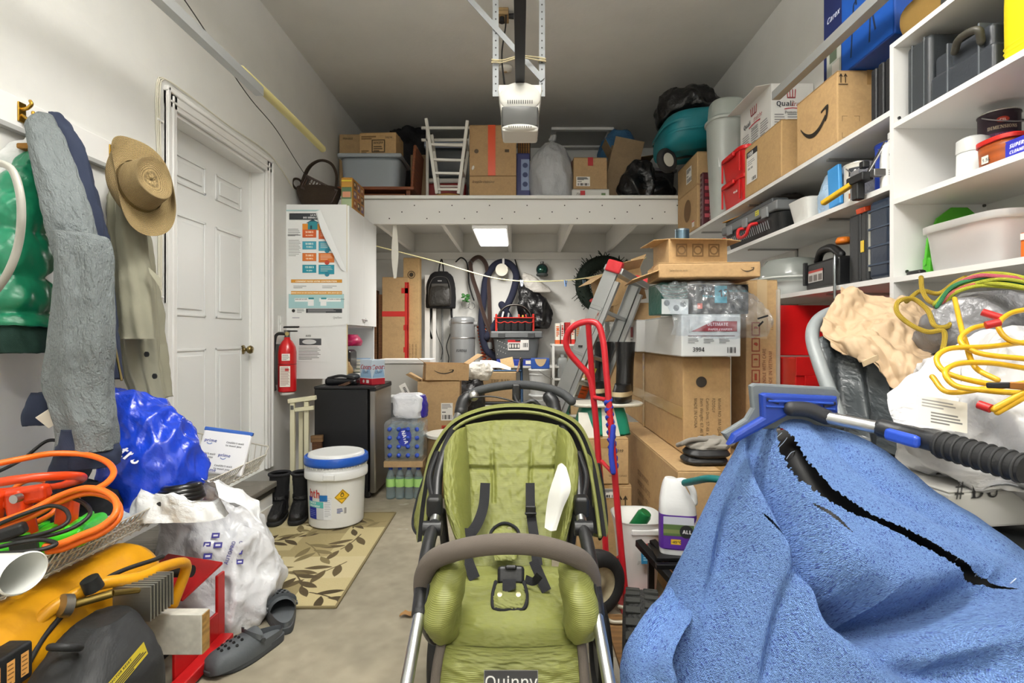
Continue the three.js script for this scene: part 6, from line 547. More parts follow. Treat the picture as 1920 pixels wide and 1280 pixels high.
// ---------------------------------------------------------------- on the right shelves
{ let tin; const S1 = 2.091, S2 = 1.801, S3 = 1.438;
  const c1 = carton('carton with a round stain at the far end of the top shelf', .37, .354, .54, [1.625, S1, -4.6], 0, { color: '#b58b52' }); fprint(c1, 'left', .2, .2, .02, .19, (c, W, H) => { c.fillStyle = 'rgba(120,86,44,.75)'; c.beginPath(); c.ellipse(W / 2, H / 2, W * .45, H * .46, .1, 0, 7); c.fill(); }, 200, 'stain'); fprint(c1, 'left', .06, .05, .17, .05, (c, W, H) => { fill(c, '#e6e2da', 0, 0, W, H); fill(c, '#c23b32', 0, 0, W, H * .2); }, 400, 'sticker'); const c2 = carton('carton with a white label stacked on the stained carton', .37, .262, .54, [1.625, 2.447, -4.6], 0, { color: '#ad854f' }); fprint(c2, 'left', .14, .13, .06, .13, shipLabel, 300, 'shipping_label');
  for (const [x, d, w, h, lab, col] of [[1.6, 4.27, .3, .42, 'tall maroon box with white lettering on the top shelf', '#4d1620'], [1.64, 4.2, .28, .3, 'shorter crimson box in front of the tall maroon box', '#6e1424']]) { const t = carton(lab, w, h, .06, [x, S1, -d], 0, { mat: M(col, .45), tape: null }); fprint(t, 'left', .05, h * .9, 0, h / 2, (c, W, H) => { for (let k = 0; k < 9; k++) text(c, 'EGM', W * .2, H * (.05 + k * .105), H * .06, '#d9ccc8', 'serif', { style: 'bold' }); }, 400); fprint(t, 'front', w * .4, h * .8, -w * .28, h / 2, (c, W, H) => { for (let k = 0; k < 6; k++) fill(c, k % 2 ? '#b04a55' : '#8a2432', W * .1, H * (.04 + k * .16), W * .8, H * .1); }, 250); }
  { const t = thing('translucent_bin', 'tall frosted plastic bin with a rim on the top shelf', 'bin', [1.56, S1, -4.03]), m = M('#d2d8d3', .35, { transmission: .35 }); tub([[0, 0, 0, .1, .1, .5], [.02, 0, 0, .105, .105, .5], [.5, 0, 0, .13, .13, .4], [.7, 0, 0, .138, .138, .3], [.715, 0, 0, .15, .15, .3], [.735, 0, 0, .15, .15, .3]], .004, m, t); print(t, 'bin_label', .06, .07, [-.07, .4, .112], [0, -.4, .05], (c, W, H) => { fill(c, '#e9ecea', 0, 0, W, H); fill(c, '#b33', W * .1, H * .1, W * .4, H * .12); bars(c, W * .2, H * .5, W * .6, H * .3); }, 400); const u = thing('translucent_bin', 'frosted plastic bin upturned inside the rim of the tall bin', 'bin', [1.56, S1 + .735, -4.03]); part(u, 'body', rings([[0, 0, 0, .13, .13, .3], [.12, 0, 0, .122, .122, .3], [.145, 0, 0, .1, .1, .2], [.15, 0, 0, .04, .04, 0]], 48, 12), M('#c4ccc6', .35, { transmission: .3 })); }
  { const r = plastic('#d0191b', .35); for (const [k, lab] of [[0, 'lower red stacking bin on the top shelf'], [1, 'upper red stacking bin on the top shelf']]) { const t = thing('stacking_bin', lab, 'bin', [1.575, S1 + k * .185, -3.68], 0, 'red stacking bins'); tub([[0, 0, 0, .1, .16, 2], [.02, 0, 0, .105, .17, 2], [.15, 0, 0, .12, .19, 2], [.16, 0, 0, .13, .205, 2], [.185, 0, 0, .13, .205, 2]], .004, r, t); part(t, 'handle_lip', box(.02, .03, .18, [-.135, .16, 0], .006), r); for (const z of [-.15, .15]) part(t, 'rib', box(.012, .13, .012, [-.122, .09, z], .003), r); if (!k) print(t, 'mark', .08, .03, [-.1245, .09, .09], [0, -Math.PI / 2, 0], (c, W, H) => { c.fillStyle = '#fff'; c.beginPath(); c.moveTo(0, H * .5); c.lineTo(W * .25, H * .2); c.lineTo(W * .25, H * .8); c.fill(); text(c, 'milk', W * .32, H * .5, H * .7, '#fff', 'sans-serif', { style: 'bold' }); }, 500); } }
  const c3 = carton('carton with a black and white address label on the top shelf', .27, .32, .48, [1.585, S1, -3.2], R(0), { color: '#b98d4d' }); fprint(c3, 'left', .15, .2, -.13, .18, (c, W, H) => { fill(c, '#ebe9e3', 0, 0, W, H); fill(c, '#26262a', 0, 0, W, H * .18); text(c, '110@', W * .08, H * .1, H * .16, '#fff', 'sans-serif', { style: 'bold' }); lines(c, W * .1, H * .3, W * .7, 3, H * .06, '#888', 2); text(c, 'SPEC 0PD', W * .12, H * .55, H * .08, '#333', 'sans-serif', { style: 'bold' }); bars(c, W * .5, H * .86, W * .4, H * .1); }, 500, 'address_label');
  const q = carton('white fruit carton with a red crown logo on the upper cartons', .26, .3, .46, [1.68, 2.465, -3.52], 0, { mat: M('#e4e4e1', .5, { bumpMap: T.cartonBump, bs: .0006 }), open: [null, -25, 100, null], flap: .1 }); const qd = (c, W, H) => { c.strokeStyle = '#c32a35'; c.lineWidth = W * .02; for (let k = 0; k < 4; k++) { c.beginPath(); c.moveTo(W * (.38 + k * .06), H * .28); c.lineTo(W * (.36 + k * .07), H * .1); c.stroke(); } fill(c, '#8a2430', W * .37, H * .27, W * .2, H * .025); text(c, 'Quali', W * .1, H * .42, H * .15, '#2b2f3c', 'sans-serif', { style: 'bold' }); text(c, 'fraîche', W * .46, H * .42, H * .13, '#c3343c', 'serif', { style: 'italic' }); c.beginPath(); c.moveTo(W * .3, H * .53); c.quadraticCurveTo(W * .5, H * .48, W * .7, H * .53); c.stroke(); for (let k = 0; k < 3; k++) lines(c, W * (.06 + k * .32), H * .64, W * .26, 6, H * .055, '#8b8d92', 2); text(c, 'Pommes', W * .5, H * .6, H * .08, '#333', 'serif', { align: 'center', style: 'bold' }); }; fprint(q, 'left', .42, .28, 0, .15, qd, 420); fprint(q, 'front', .25, .28, 0, .15, qd, 420);
  const am = carton('large delivery box with a black smile arrow on the top shelf', .32, .33, .36, [1.612, S1, -2.62], 0, { color: '#c39759' }); fprint(am, 'left', .25, .14, -.01, .155, smile, 700); fprint(am, 'front', .05, .06, -.135, .29, arrows, 600); fprint(am, 'front', .05, .08, .07, .07, (c, W, H) => { c.strokeStyle = '#30281c'; c.lineWidth = 2; c.strokeRect(1, 1, W - 2, H - 2); for (let k = 1; k < 6; k++) fill(c, '#30281c', 0, H * k / 6, W, 2); }, 500); fprint(am, 'front', .08, .1, -.1, .07, (c, W, H) => { c.strokeStyle = '#30281c'; c.lineWidth = 2; for (const [x, y] of [[0, 0], [1, 0], [0, 1], [1, 1]]) { c.beginPath(); c.moveTo(x * W, y * H + (y ? -10 : 10)); c.lineTo(x * W, y * H); c.lineTo(x * W + (x ? -10 : 10), y * H); c.stroke(); } }, 400);
  for (let k = 0; k < 4; k++) solo('folding_screen', box(.28, .25 - .006 * (k % 2), .034, [1.64, S1 + .125, -2.13 - k * .045], .008), M('#26272a', .5, { bumpMap: T.grain, bs: .001 }), ['thin black folding screen beside the melamine upright', 'second thin black folding screen from the melamine upright', 'third thin black folding screen from the melamine upright', 'thin black folding screen touching the delivery box'][k], 'screen', 'black screens on the top shelf');
  const cx = carton('bright blue medical product box with a walker picture above the delivery box', .28, .55, .5, [1.65, 2.425, -2.4], 0, { mat: M('#0a4aa6', .4), tape: null }); fprint(cx, 'left', .49, .54, 0, .275, (c, W, H) => { fill(c, '#0f57b8', 0, 0, W, H); fill(c, '#15255e', 0, 0, W * .3, H); text(c, 'Carex', W * .05, H * .42, H * .07, '#e6ecf8', 'sans-serif', { style: 'italic bold' }); fill(c, '#b9bdb4', W * .05, H * .66, W * .24, H * .3); fill(c, '#5d6b58', W * .1, H * .7, W * .12, H * .12); fill(c, '#e6e2da', W * .14, H * .84, W * .12, H * .12); c.strokeStyle = '#14213f'; c.lineWidth = W * .02; for (const L of [[.48, .5, .44, .92], [.48, .5, .66, .4], [.66, .4, .78, .86], [.7, .42, .9, .62], [.5, .66, .74, .58], [.66, .4, .68, .22], [.52, .52, .5, .4], [.72, .6, .7, .92]]) { c.beginPath(); c.moveTo(W * L[0], H * L[1]); c.lineTo(W * L[2], H * L[3]); c.stroke(); } fill(c, '#1c2333', W * .5, H * .58, W * .24, H * .12); lines(c, W * .82, H * .5, W * .14, 4, H * .03, '#7fa8e0', 2); }, 420);
  // middle shelf
  { const t = thing('tool_tray', 'long black tool box with grey lid and red handle on the middle shelf', 'toolbox', [1.6, S2, -3.42]), k = plastic('#1f2123', .45); part(t, 'tray', rings([[0, 0, 0, .12, .36, 3], [.12, 0, 0, .15, .4, 3]], 60, 8), k); part(t, 'lid', box(.31, .06, .82, [0, .15, 0], .012), plastic('#6a6d6f', .45)); part(t, 'lid_ridge', box(.1, .03, .7, [-.1, .19, 0], .01), plastic('#44474a')); for (const z of [-.25, 0, .28]) part(t, 'latch', box(.016, .06, .07, [-.158, .13, z], .004), plastic('#808385')); part(t, 'red_handle', tube([[-.15, .1, -.02], [-.19, .09, -.02], [-.2, .04, 0], [-.2, .035, .12], [-.19, .085, .15], [-.15, .095, .15]], .011), plastic('#d22a2d'), 'red handle'); const s = []; for (let i = 0; i < 22; i++) s.push(box(.004, .05, .006, [-.1425, .06, -.3 + i * .028], .001, [0, 0, .25])); part(t, 'grille_slots', s, plastic('#8a8d8f')).userData.kind = 'stuff'; print(t, 'yellow_sticker', .05, .03, [-.1565, .155, .17], [0, -Math.PI / 2, 0], (c, W, H) => { fill(c, '#d8d23a', 0, 0, W, H); lines(c, 3, 4, W - 6, 3, 6, '#554', 2); }, 500); part(t, 'red_clip', box(.02, .02, .03, [-.14, .1, -.4], .004), plastic('#c9252a'));
    solo('manila_envelope', box(.2, .006, .32, [1.55, S2 + .214, -3.62], .002, [0, .15, .08]), M('#c08a3c', .7), 'manila envelope lying on the long tool box', 'envelope'); sack('dark_rag', 'dark folded rag on the long tool box', 'cloth', [1.62, S2 + .215, -3.3], [[0, 0, 0, .1, .16, .3], [.02, 0, 0, .1, .16, .2], [.035, 0, 0, .05, .1, 0]], cloth('#3a3430'), { big: .008, nu: 40, nv: 14 });
    const w = thing('white_trough', 'white open plastic tray on the middle shelf', 'tray', [1.56, S2, -2.82]); tub([[0, 0, 0, .08, .08, 1.5], [.1, 0, 0, .1, .1, 1.5], [.12, 0, 0, .105, .105, 1.5]], .004, plastic('#d9dad6'), w); sack('blue_white_bag', 'blue and white plastic packet standing behind the white tray', 'packet', [1.57, S2, -2.62], [[0, 0, 0, .07, .08, .4], [.09, 0, 0, .075, .085, .3], [.17, .0, 0, .05, .08, .2], [.22, .01, 0, .02, .07, 0]], M('#a8c3dd', .3, { bumpMap: T.crinkle, bs: .006 }), { big: .012, nu: 44, nv: 40 }); solo('blue_strip', beam([1.5, S2 + .02, -2.53], [1.5, S2 + .21, -2.545], .02, .09, V(1, 0, 0), .006), plastic('#3c8fd0'), 'bright blue plastic wrap edge between packet and tin', 'packet');
    tin = (x, d, r, h, y, base, lab, draw) => { const o = thing('paint_tin', lab, 'tin', [x, y, -d]); part(o, 'can', lathe([[0, 0], [r, 0], [r, h * .96], [r * 1.04, h * .965], [r * 1.04, h], [r * .93, h], [r * .9, h * .96], [0, h * .96]], null, null, 40), M(base, .4)); part(o, 'rim', torus(r * .98, .004, [0, h, 0], [1.57, 0, 0]), metal('#c9c9c6', .3)); part(o, 'bail', tube([[-r, h * .9, 0], [-r * .9, h * .7, r * .8], [0, h * .62, r * 1.08], [r * .9, h * .7, r * .8], [r, h * .9, 0]], .0025), metal('#aaa')); const pl = print(o, 'tin_label', r * 1.5, h * .8, [0, 0, 0], null, draw, 600); const g = new THREE.PlaneGeometry(r * 1.5, h * .8, 12, 1), uv0 = pl.geometry.attributes.uv, a = g.attributes.position, uv = g.attributes.uv; for (let i = 0; i < a.count; i++) { const th = a.getX(i) / r - .55; uv.setXY(i, lerp(uv0.getX(0), uv0.getX(1), uv.getX(i)), lerp(uv0.getY(2), uv0.getY(0), uv.getY(i))); a.setXYZ(i, (r + .001) * Math.sin(th), h * .48 + a.getY(i), (r + .001) * Math.cos(th)); } g.computeVertexNormals(); pl.geometry = g; return o; };
    tin(1.56, 2.45, .062, .19, S2, '#d7d4ca', 'cream tin with dark lettering on the middle shelf', (c, W, H) => { fill(c, '#e2dfd4', 0, 0, W, H); fill(c, '#2a2c33', 0, 0, W, H * .25); text(c, 'AUX', W * .2, H * .14, H * .2, '#eee', 'sans-serif', { style: 'bold' }); text(c, 'LEX', W * .2, H * .5, H * .18, '#8b5a2c', 'serif', { style: 'bold' }); fill(c, '#9a5b2b', 0, H * .75, W, H * .15); }); solo('sponge_block', box(.09, .13, .06, [1.51, S2 + .065, -2.34], .004), M('#77777a', .95, { bumpMap: T.grain, bs: .003 }), 'grey foam block beside the blue tin', 'block'); tin(1.6, 2.27, .075, .22, S2, '#2447b8', 'blue compound tin with white letters on the middle shelf', (c, W, H) => { fill(c, '#2548bd', 0, 0, W, H); fill(c, '#4a6ad6', W * .4, H * .1, W * .6, H * .3); text(c, 'MF', W * .48, H * .25, H * .26, '#f0f3ff', 'sans-serif', { style: 'italic bold' }); lines(c, W * .4, H * .5, W * .5, 3, H * .08, '#0f1f66', 3); fill(c, '#1b1d2c', W * .45, H * .72, W * .3, H * .22); });
    const b = thing('white_bottle', 'white glue bottle with a red label beside the melamine upright', 'bottle', [1.51, S2, -2.16], -.4); part(b, 'body', rings([[0, 0, 0, .038, .028, 1], [.01, 0, 0, .042, .03, 1], [.16, 0, 0, .042, .03, .8], [.19, 0, 0, .02, .018, .2], [.2, 0, 0, .016, .016, 0]], 36, 20), plastic('#e9e9e6', .3)); part(b, 'cap', lathe([[.018, .2], [.018, .225], [.012, .23], [0, .23]]), plastic('#dcdcda')); print(b, 'bottle_label', .05, .1, [0, .09, .032], null, (c, W, H) => { text(c, 'SIMPLE', W * .1, H * .1, H * .12, '#222', 'sans-serif', { style: 'bold' }); fill(c, '#b3222c', W * .3, H * .25, W * .5, H * .35); fill(c, '#2b3564', W * .42, H * .33, W * .26, H * .18); lines(c, W * .1, H * .7, W * .8, 3, H * .08, '#777', 2); }, 700);
    const cl = thing('bar_clamp', 'black bar clamp with a yellow handle gripping the middle shelf edge', 'clamp', [1.42, 1.83, -2.26]), ck = plastic('#1c1d1f', .4); part(cl, 'jaw', box(.05, .035, .11, [0, .03, .03], .006), ck); part(cl, 'jaw', box(.035, .09, .04, [.0, -.01, .02], .006), ck); part(cl, 'handle', beam([-.01, .02, -.0], [-.06, -.03, -.14], .022, .03, V(0, 1, 0), .008), plastic('#d5ab28'), 'yellow handle'); part(cl, 'bar', beam([.01, .04, .06], [.06, .16, .1], .02, .006, V(0, 0, 1)), metal('#bbb', .3)); part(cl, 'pad', box(.05, .03, .03, [.03, .035, .1], .004), metal('#999', .4)); part(cl, 'trigger', box(.03, .03, .03, [.02, .09, .03], .006), ck); }
  // lower shelf
  { const b = thing('glass_basin', 'large clear ribbed basin upside down on white tub on the lower shelf', 'basin', [1.61, S3 + .1, -3.15]); part(b, 'bowl', lathe([[.185, 0], [.19, .006], [.185, .03], [.17, .075], [.15, .11], [.08, .125], [0, .13]], null, null, 48), M('#cdd3cf', .15, { transmission: .55 })); part(b, 'rim', torus(.187, .006, [0, .004, 0], [1.57, 0, 0]), M('#dfe3df', .2)); const w = thing('white_tub', 'white lidded tub under the clear basin on the lower shelf', 'tub', [1.6, S3, -3.13]); part(w, 'body', lathe([[0, 0], [.1, 0], [.12, .075], [.128, .08], [.128, .096], [0, .098]], null, null, 40), plastic('#d6d9d7')); part(w, 'lid', lathe([[.13, .08], [.13, .1], [0, .1]], null, null, 40), plastic('#e6e8e6')); const gl = thing('glass_dish', 'small smoked glass dish beside the clear basin', 'dish', [1.5, S3 + .06, -3.42]); part(gl, 'bowl', lathe([[0, 0], [.05, 0], [.075, .06], [.072, .06], [.048, .004]], null, null, 30), M('#8b8a80', .15, { transmission: .5 })); part(gl, 'stand', box(.12, .06, .12, [0, -.03, 0], .005), M('#24221f', .6));
    const s = thing('jig_saw', 'black power saw with an orange knob on the lower shelf', 'saw', [1.56, S3, -2.62], -.1), k = plastic('#1a1b1d', .35); part(s, 'case', box(.16, .14, .34, [0, .07, 0], .015), k); part(s, 'handle', [tube([[-.04, .15, -.12], [-.05, .19, -.06], [-.05, .19, .06], [-.04, .15, .12]], .02), box(.02, .12, .02, [-.085, .09, -.16], .004)], k); part(s, 'orange_knob', lathe([[0, 0], [.03, 0], [.034, .012], [.026, .03], [0, .034]], [-.03, .2, .12]), plastic('#e07a1c'), 'orange knob'); print(s, 'saw_label', .16, .06, [-.0825, .07, -.05], [0, -Math.PI / 2, 0], (c, W, H) => { fill(c, '#c9c6c2', 0, 0, W, H); fill(c, '#b5423a', 0, 0, W, H * .2); for (let i = 0; i < 3; i++) fill(c, '#77706c', W * (.05 + i * .32), H * .4, W * .25, H * .5); }, 450); part(s, 'hook_rod', tube([[-.09, .1, .17], [-.1, .14, .19], [-.11, .1, .21], [-.11, -.06, .21]], .007), metal('#9aa0a4', .3));
    const c = thing('tool_case', 'upright black tool case with a white handwritten tape label', 'case', [1.585, S3, -2.34]); part(c, 'shell', box(.24, .3, .08, [0, .15, 0], .014), plastic('#232527', .45)); part(c, 'shell', box(.24, .3, .05, [0, .15, .066], .014), plastic('#2b2d2f', .45)); part(c, 'latch', box(.04, .025, .06, [-.1, .31, .04], .006, [0, 0, .2]), plastic('#e2542b'), 'orange latch'); part(c, 'yellow_tab', box(.004, .05, .02, [-.122, .15, .06], .001), plastic('#d9b82c')); print(c, 'tape_label', .035, .24, [-.1, .16, .0935], [0, 0, 0], (q2, W, H) => { fill(q2, '#e3e0d2', 0, 0, W, H); text(q2, 'SCIE SAUTEUSE', W * .5, H * .06, W * .62, '#222', 'sans-serif', { rot: 1.57 }); }, 500, 'white tape label'); const d = thing('tool_case', 'upright dark blue ribbed tool case against the melamine upright', 'case', [1.585, S3, -2.17]); part(d, 'shell', box(.25, .325, .13, [0, .1625, 0], .02), plastic('#1d2a3c', .4)); for (let i = 0; i < 4; i++) part(d, 'rib', box(.255, .01, .135, [0, .06 + i * .075, 0], .003), plastic('#2d3c50')); for (const x of [-.06, .06]) part(d, 'rib', box(.01, .3, .135, [x, .17, 0], .003), plastic('#2d3c50')); }
  // near unit
  { const N0 = 2.345, N1 = 2.031, N2 = 1.736, N3 = 1.433; solo('tan_bolster', XF(rings([[-.1, 0, 0, .06, .06, .2], [-.09, 0, 0, .08, .08, .1], [.09, 0, 0, .08, .08, .1], [.1, 0, 0, .06, .06, .2]], 40, 12), [1.56, N0 + .082, -1.98], [1.57, 0, 0]), cloth('#9a7a3e'), 'tan rolled cushion on top of the melamine unit', 'cushion'); const hc = thing('hard_case', 'charcoal hard case lying on top of the melamine unit', 'case', [1.62, N0, -1.68]); part(hc, 'shell', box(.28, .09, .42, [0, .045, 0], .02), plastic('#3b3c3b', .45)); part(hc, 'latch', box(.02, .04, .07, [-.142, .05, .06], .004), plastic('#555')); part(hc, 'latch', box(.02, .04, .07, [-.142, .05, -.12], .004), plastic('#555'));
    const a = thing('tool_case', 'charcoal case standing on edge on the upper melamine shelf', 'case', [1.61, N1, -1.985]); part(a, 'shell', box(.26, .27, .12, [0, .135, 0], .018), plastic('#35393d', .42)); for (const z of [-.03, .03]) part(a, 'seam', box(.262, .272, .006, [0, .135, z], .003), plastic('#54595d')); const b = thing('drill_case', 'dark moulded drill case on the upper melamine shelf', 'case', [1.61, N1, -1.8], .04), pm = plastic('#363a40', .4); part(b, 'shell', [box(.26, .1, .25, [0, .05, 0], .014), box(.25, .085, .23, [.01, .13, -.01], .016)], pm); for (const z of [-.05, .07]) part(b, 'rib', box(.264, .19, .008, [0, .09, z], .003), plastic('#50555b')); part(b, 'carry_handle', tube([[-.13, .12, .08], [-.15, .15, .09], [-.15, .16, .02], [-.13, .14, -.02]], .012), plastic('#45433c'));
    const y = thing('yellow_jug', 'bright yellow plastic canister on the upper melamine shelf', 'canister', [1.6, N1, -1.54]); part(y, 'body', rings([[0, 0, 0, .12, .11, 1.6], [.012, 0, 0, .125, .115, 1.6], [.25, 0, 0, .125, .115, 1.4], [.28, 0, 0, .1, .09, 1]], 56, 20), plastic('#e0d21c', .38)); part(y, 'neck', cyl(.06, .07, .02, [0, .29, 0], null, 24), plastic('#d3c415')); for (const yy of [.03, .045]) part(y, 'rib', rings([[yy, 0, 0, .1255, .1155, 1.6], [yy + .004, 0, 0, .128, .118, 1.6], [yy + .008, 0, 0, .1255, .1155, 1.6]], 56, 2, null, false), plastic('#e0d21c', .38));
    const w = thing('white_canister', 'white domed container on the middle melamine shelf', 'container', [1.58, N2, -1.86]); part(w, 'body', lathe([[0, 0], [.045, 0], [.048, .01], [.046, .11], [.0, .112]]), plastic('#e6e8e6')); part(w, 'lid', lathe([[.048, .105], [.047, .15], [.03, .16], [0, .16]]), plastic('#cfd1cf')); const pd = (c, W, H) => { fill(c, '#2a1626', 0, 0, W, H); fill(c, '#5a2450', 0, H * .62, W, H * .3); c.fillStyle = '#c23a22'; c.beginPath(); c.ellipse(W * .5, H * .2, W * .2, H * .1, 0, 0, 7); c.fill(); text(c, 'CIL', W * .5, H * .2, H * .12, '#fff', 'sans-serif', { align: 'center', style: 'bold' }); text(c, 'DIMENSIONS', W * .5, H * .45, H * .15, '#d9cfa8', 'serif', { align: 'center', style: 'bold', sx: .8 }); text(c, 'TEXTURE', W * .5, H * .68, H * .1, '#b18aa8', 'sans-serif', { align: 'center' }); }; tin(1.67, 1.86, .055, .11, N2, '#8a8580', 'plain grey tin under the dark purple paint tin', (c, W, H) => fill(c, '#8a8580', 0, 0, W, H)); tin(1.67, 1.86, .058, .125, N2 + .114, '#2a1626', 'dark purple paint tin with gold lettering on the middle melamine shelf', pd);
    const r = thing('wipe_tub', 'red lidded tub with orange wood grain label', 'tub', [1.535, N2, -1.7]); part(r, 'body', rings([[0, 0, 0, .04, .06, .3], [.08, 0, 0, .043, .065, .3]], 40, 4), M('#c1622a', .45, { map: T.wood })); part(r, 'lid', rings([[.08, 0, 0, .047, .07, .3], [.095, 0, 0, .047, .07, .3]], 40, 4), plastic('#c2241c')); print(r, 'tub_label', .05, .05, [-.0445, .04, .0], [0, -Math.PI / 2, 0], (c, W, H) => { fill(c, '#e2ddd0', W * .05, H * .4, W * .5, H * .5); text(c, '1.5L', W * .1, H * .65, H * .3, '#333', 'sans-serif', { style: 'bold' }); }, 600); const bx = carton('blue and white carpet tape box on the middle melamine shelf', .1, .055, .24, [1.52, N2, -1.5], 0, { mat: M('#2b35b3', .45), tape: null }); fprint(bx, 'left', .22, .05, 0, .027, (c, W, H) => { fill(c, '#2b2fae', 0, 0, W * .75, H); fill(c, '#e9e9ef', W * .75, 0, W * .25, H); text(c, 'SUPER CARPET', W * .05, H * .35, H * .3, '#fff', 'sans-serif', { style: 'italic bold' }); text(c, 'CLEANING KIT', W * .05, H * .7, H * .25, '#fff', 'sans-serif', { style: 'italic bold' }); }, 600); const dk = carton('dark blue starry box leaning behind the carpet box', .12, .1, .14, [1.64, N2, -1.62], .3, { mat: M('#1b2440', .4), tape: null }); const gd = carton('brown patterned gift box on the carpet box', .16, .13, .2, [1.58, N2 + .1, -1.42], [0, .2, .35], { mat: M('#6b3a22', .5, { map: T.wood }), tape: null }); part(gd, 'gold_band', box(.162, .04, .202, [0, .11, 0], .002), metal('#b89048', .4));
    const cb = thing('clear_bin', 'wide frosted storage bin on the lower melamine shelf', 'bin', [1.61, N3, -1.81]); tub([[0, 0, 0, .11, .14, 1.6], [.01, 0, 0, .12, .15, 1.6], [.13, 0, 0, .135, .165, 1.4], [.14, 0, 0, .145, .175, 1.4], [.165, 0, 0, .147, .178, 1.4]], .004, M('#ecebea', .3, { transmission: .55 }), cb); const gb = thing('green_caddy', 'bright green plastic caddy with an oval handle behind the frosted bin', 'caddy', [1.67, N3, -2.03]), gm = plastic('#4fb32a', .35); part(gb, 'handle', extrude([[-.22, 0], [-.2, .1], [-.14, .18], [-.05, .22], [.05, .22], [.13, .18], [.2, .12], [.22, 0]], .012, .003, [0, .04, 0], null, [[[-.12, .11], [-.07, .17], [.05, .175], [.1, .13], [.05, .1]]]), gm); part(gb, 'tray', box(.42, .07, .04, [0, .035, 0], .01), gm); gb.scale.x = .6; const it = solo('seed_packets', box(.1, .03, .16, [1.62, N3 + .155, -1.74], .003, [.1, .2, .1]), M('#c9a13a', .5), 'yellow seed packets on top of the frosted bin', 'packet'); const os = solo('pink_cloth', crumple(rings([[N3 + .02, 1.6, -1.8, .08, .1, .3], [N3 + .1, 1.6, -1.8, .1, .13, .2], [N3 + .16, 1.6, -1.8, .05, .07, 0]], 30, 14), .012, 12), cloth('#d8a89a'), 'pale pink cloth inside the frosted bin', 'cloth'); const pb = carton('orange nail box with a white emblem on the lower melamine shelf', .08, .075, .16, [1.52, N3, -1.5], 0, { mat: M('#d96a22', .45), tape: null }); fprint(pb, 'left', .15, .07, 0, .037, (c, W, H) => { fill(c, '#efece6', 0, 0, W, H * .28); text(c, '16GA', W * .3, H * .15, H * .2, '#333', 'sans-serif', { style: 'bold' }); text(c, 'P', W * .1, H * .66, H * .5, '#fff', 'sans-serif', { style: 'italic bold' }); text(c, 'Paslode', W * .32, H * .68, H * .32, '#222', 'sans-serif', { style: 'italic bold' }); }, 600); solo('black_stapler', box(.03, .02, .07, [1.5, N3 + .01, -2.02], .008), plastic('#1b1b1c'), 'small black tool at the foot of the frosted bin', 'tool'); } }
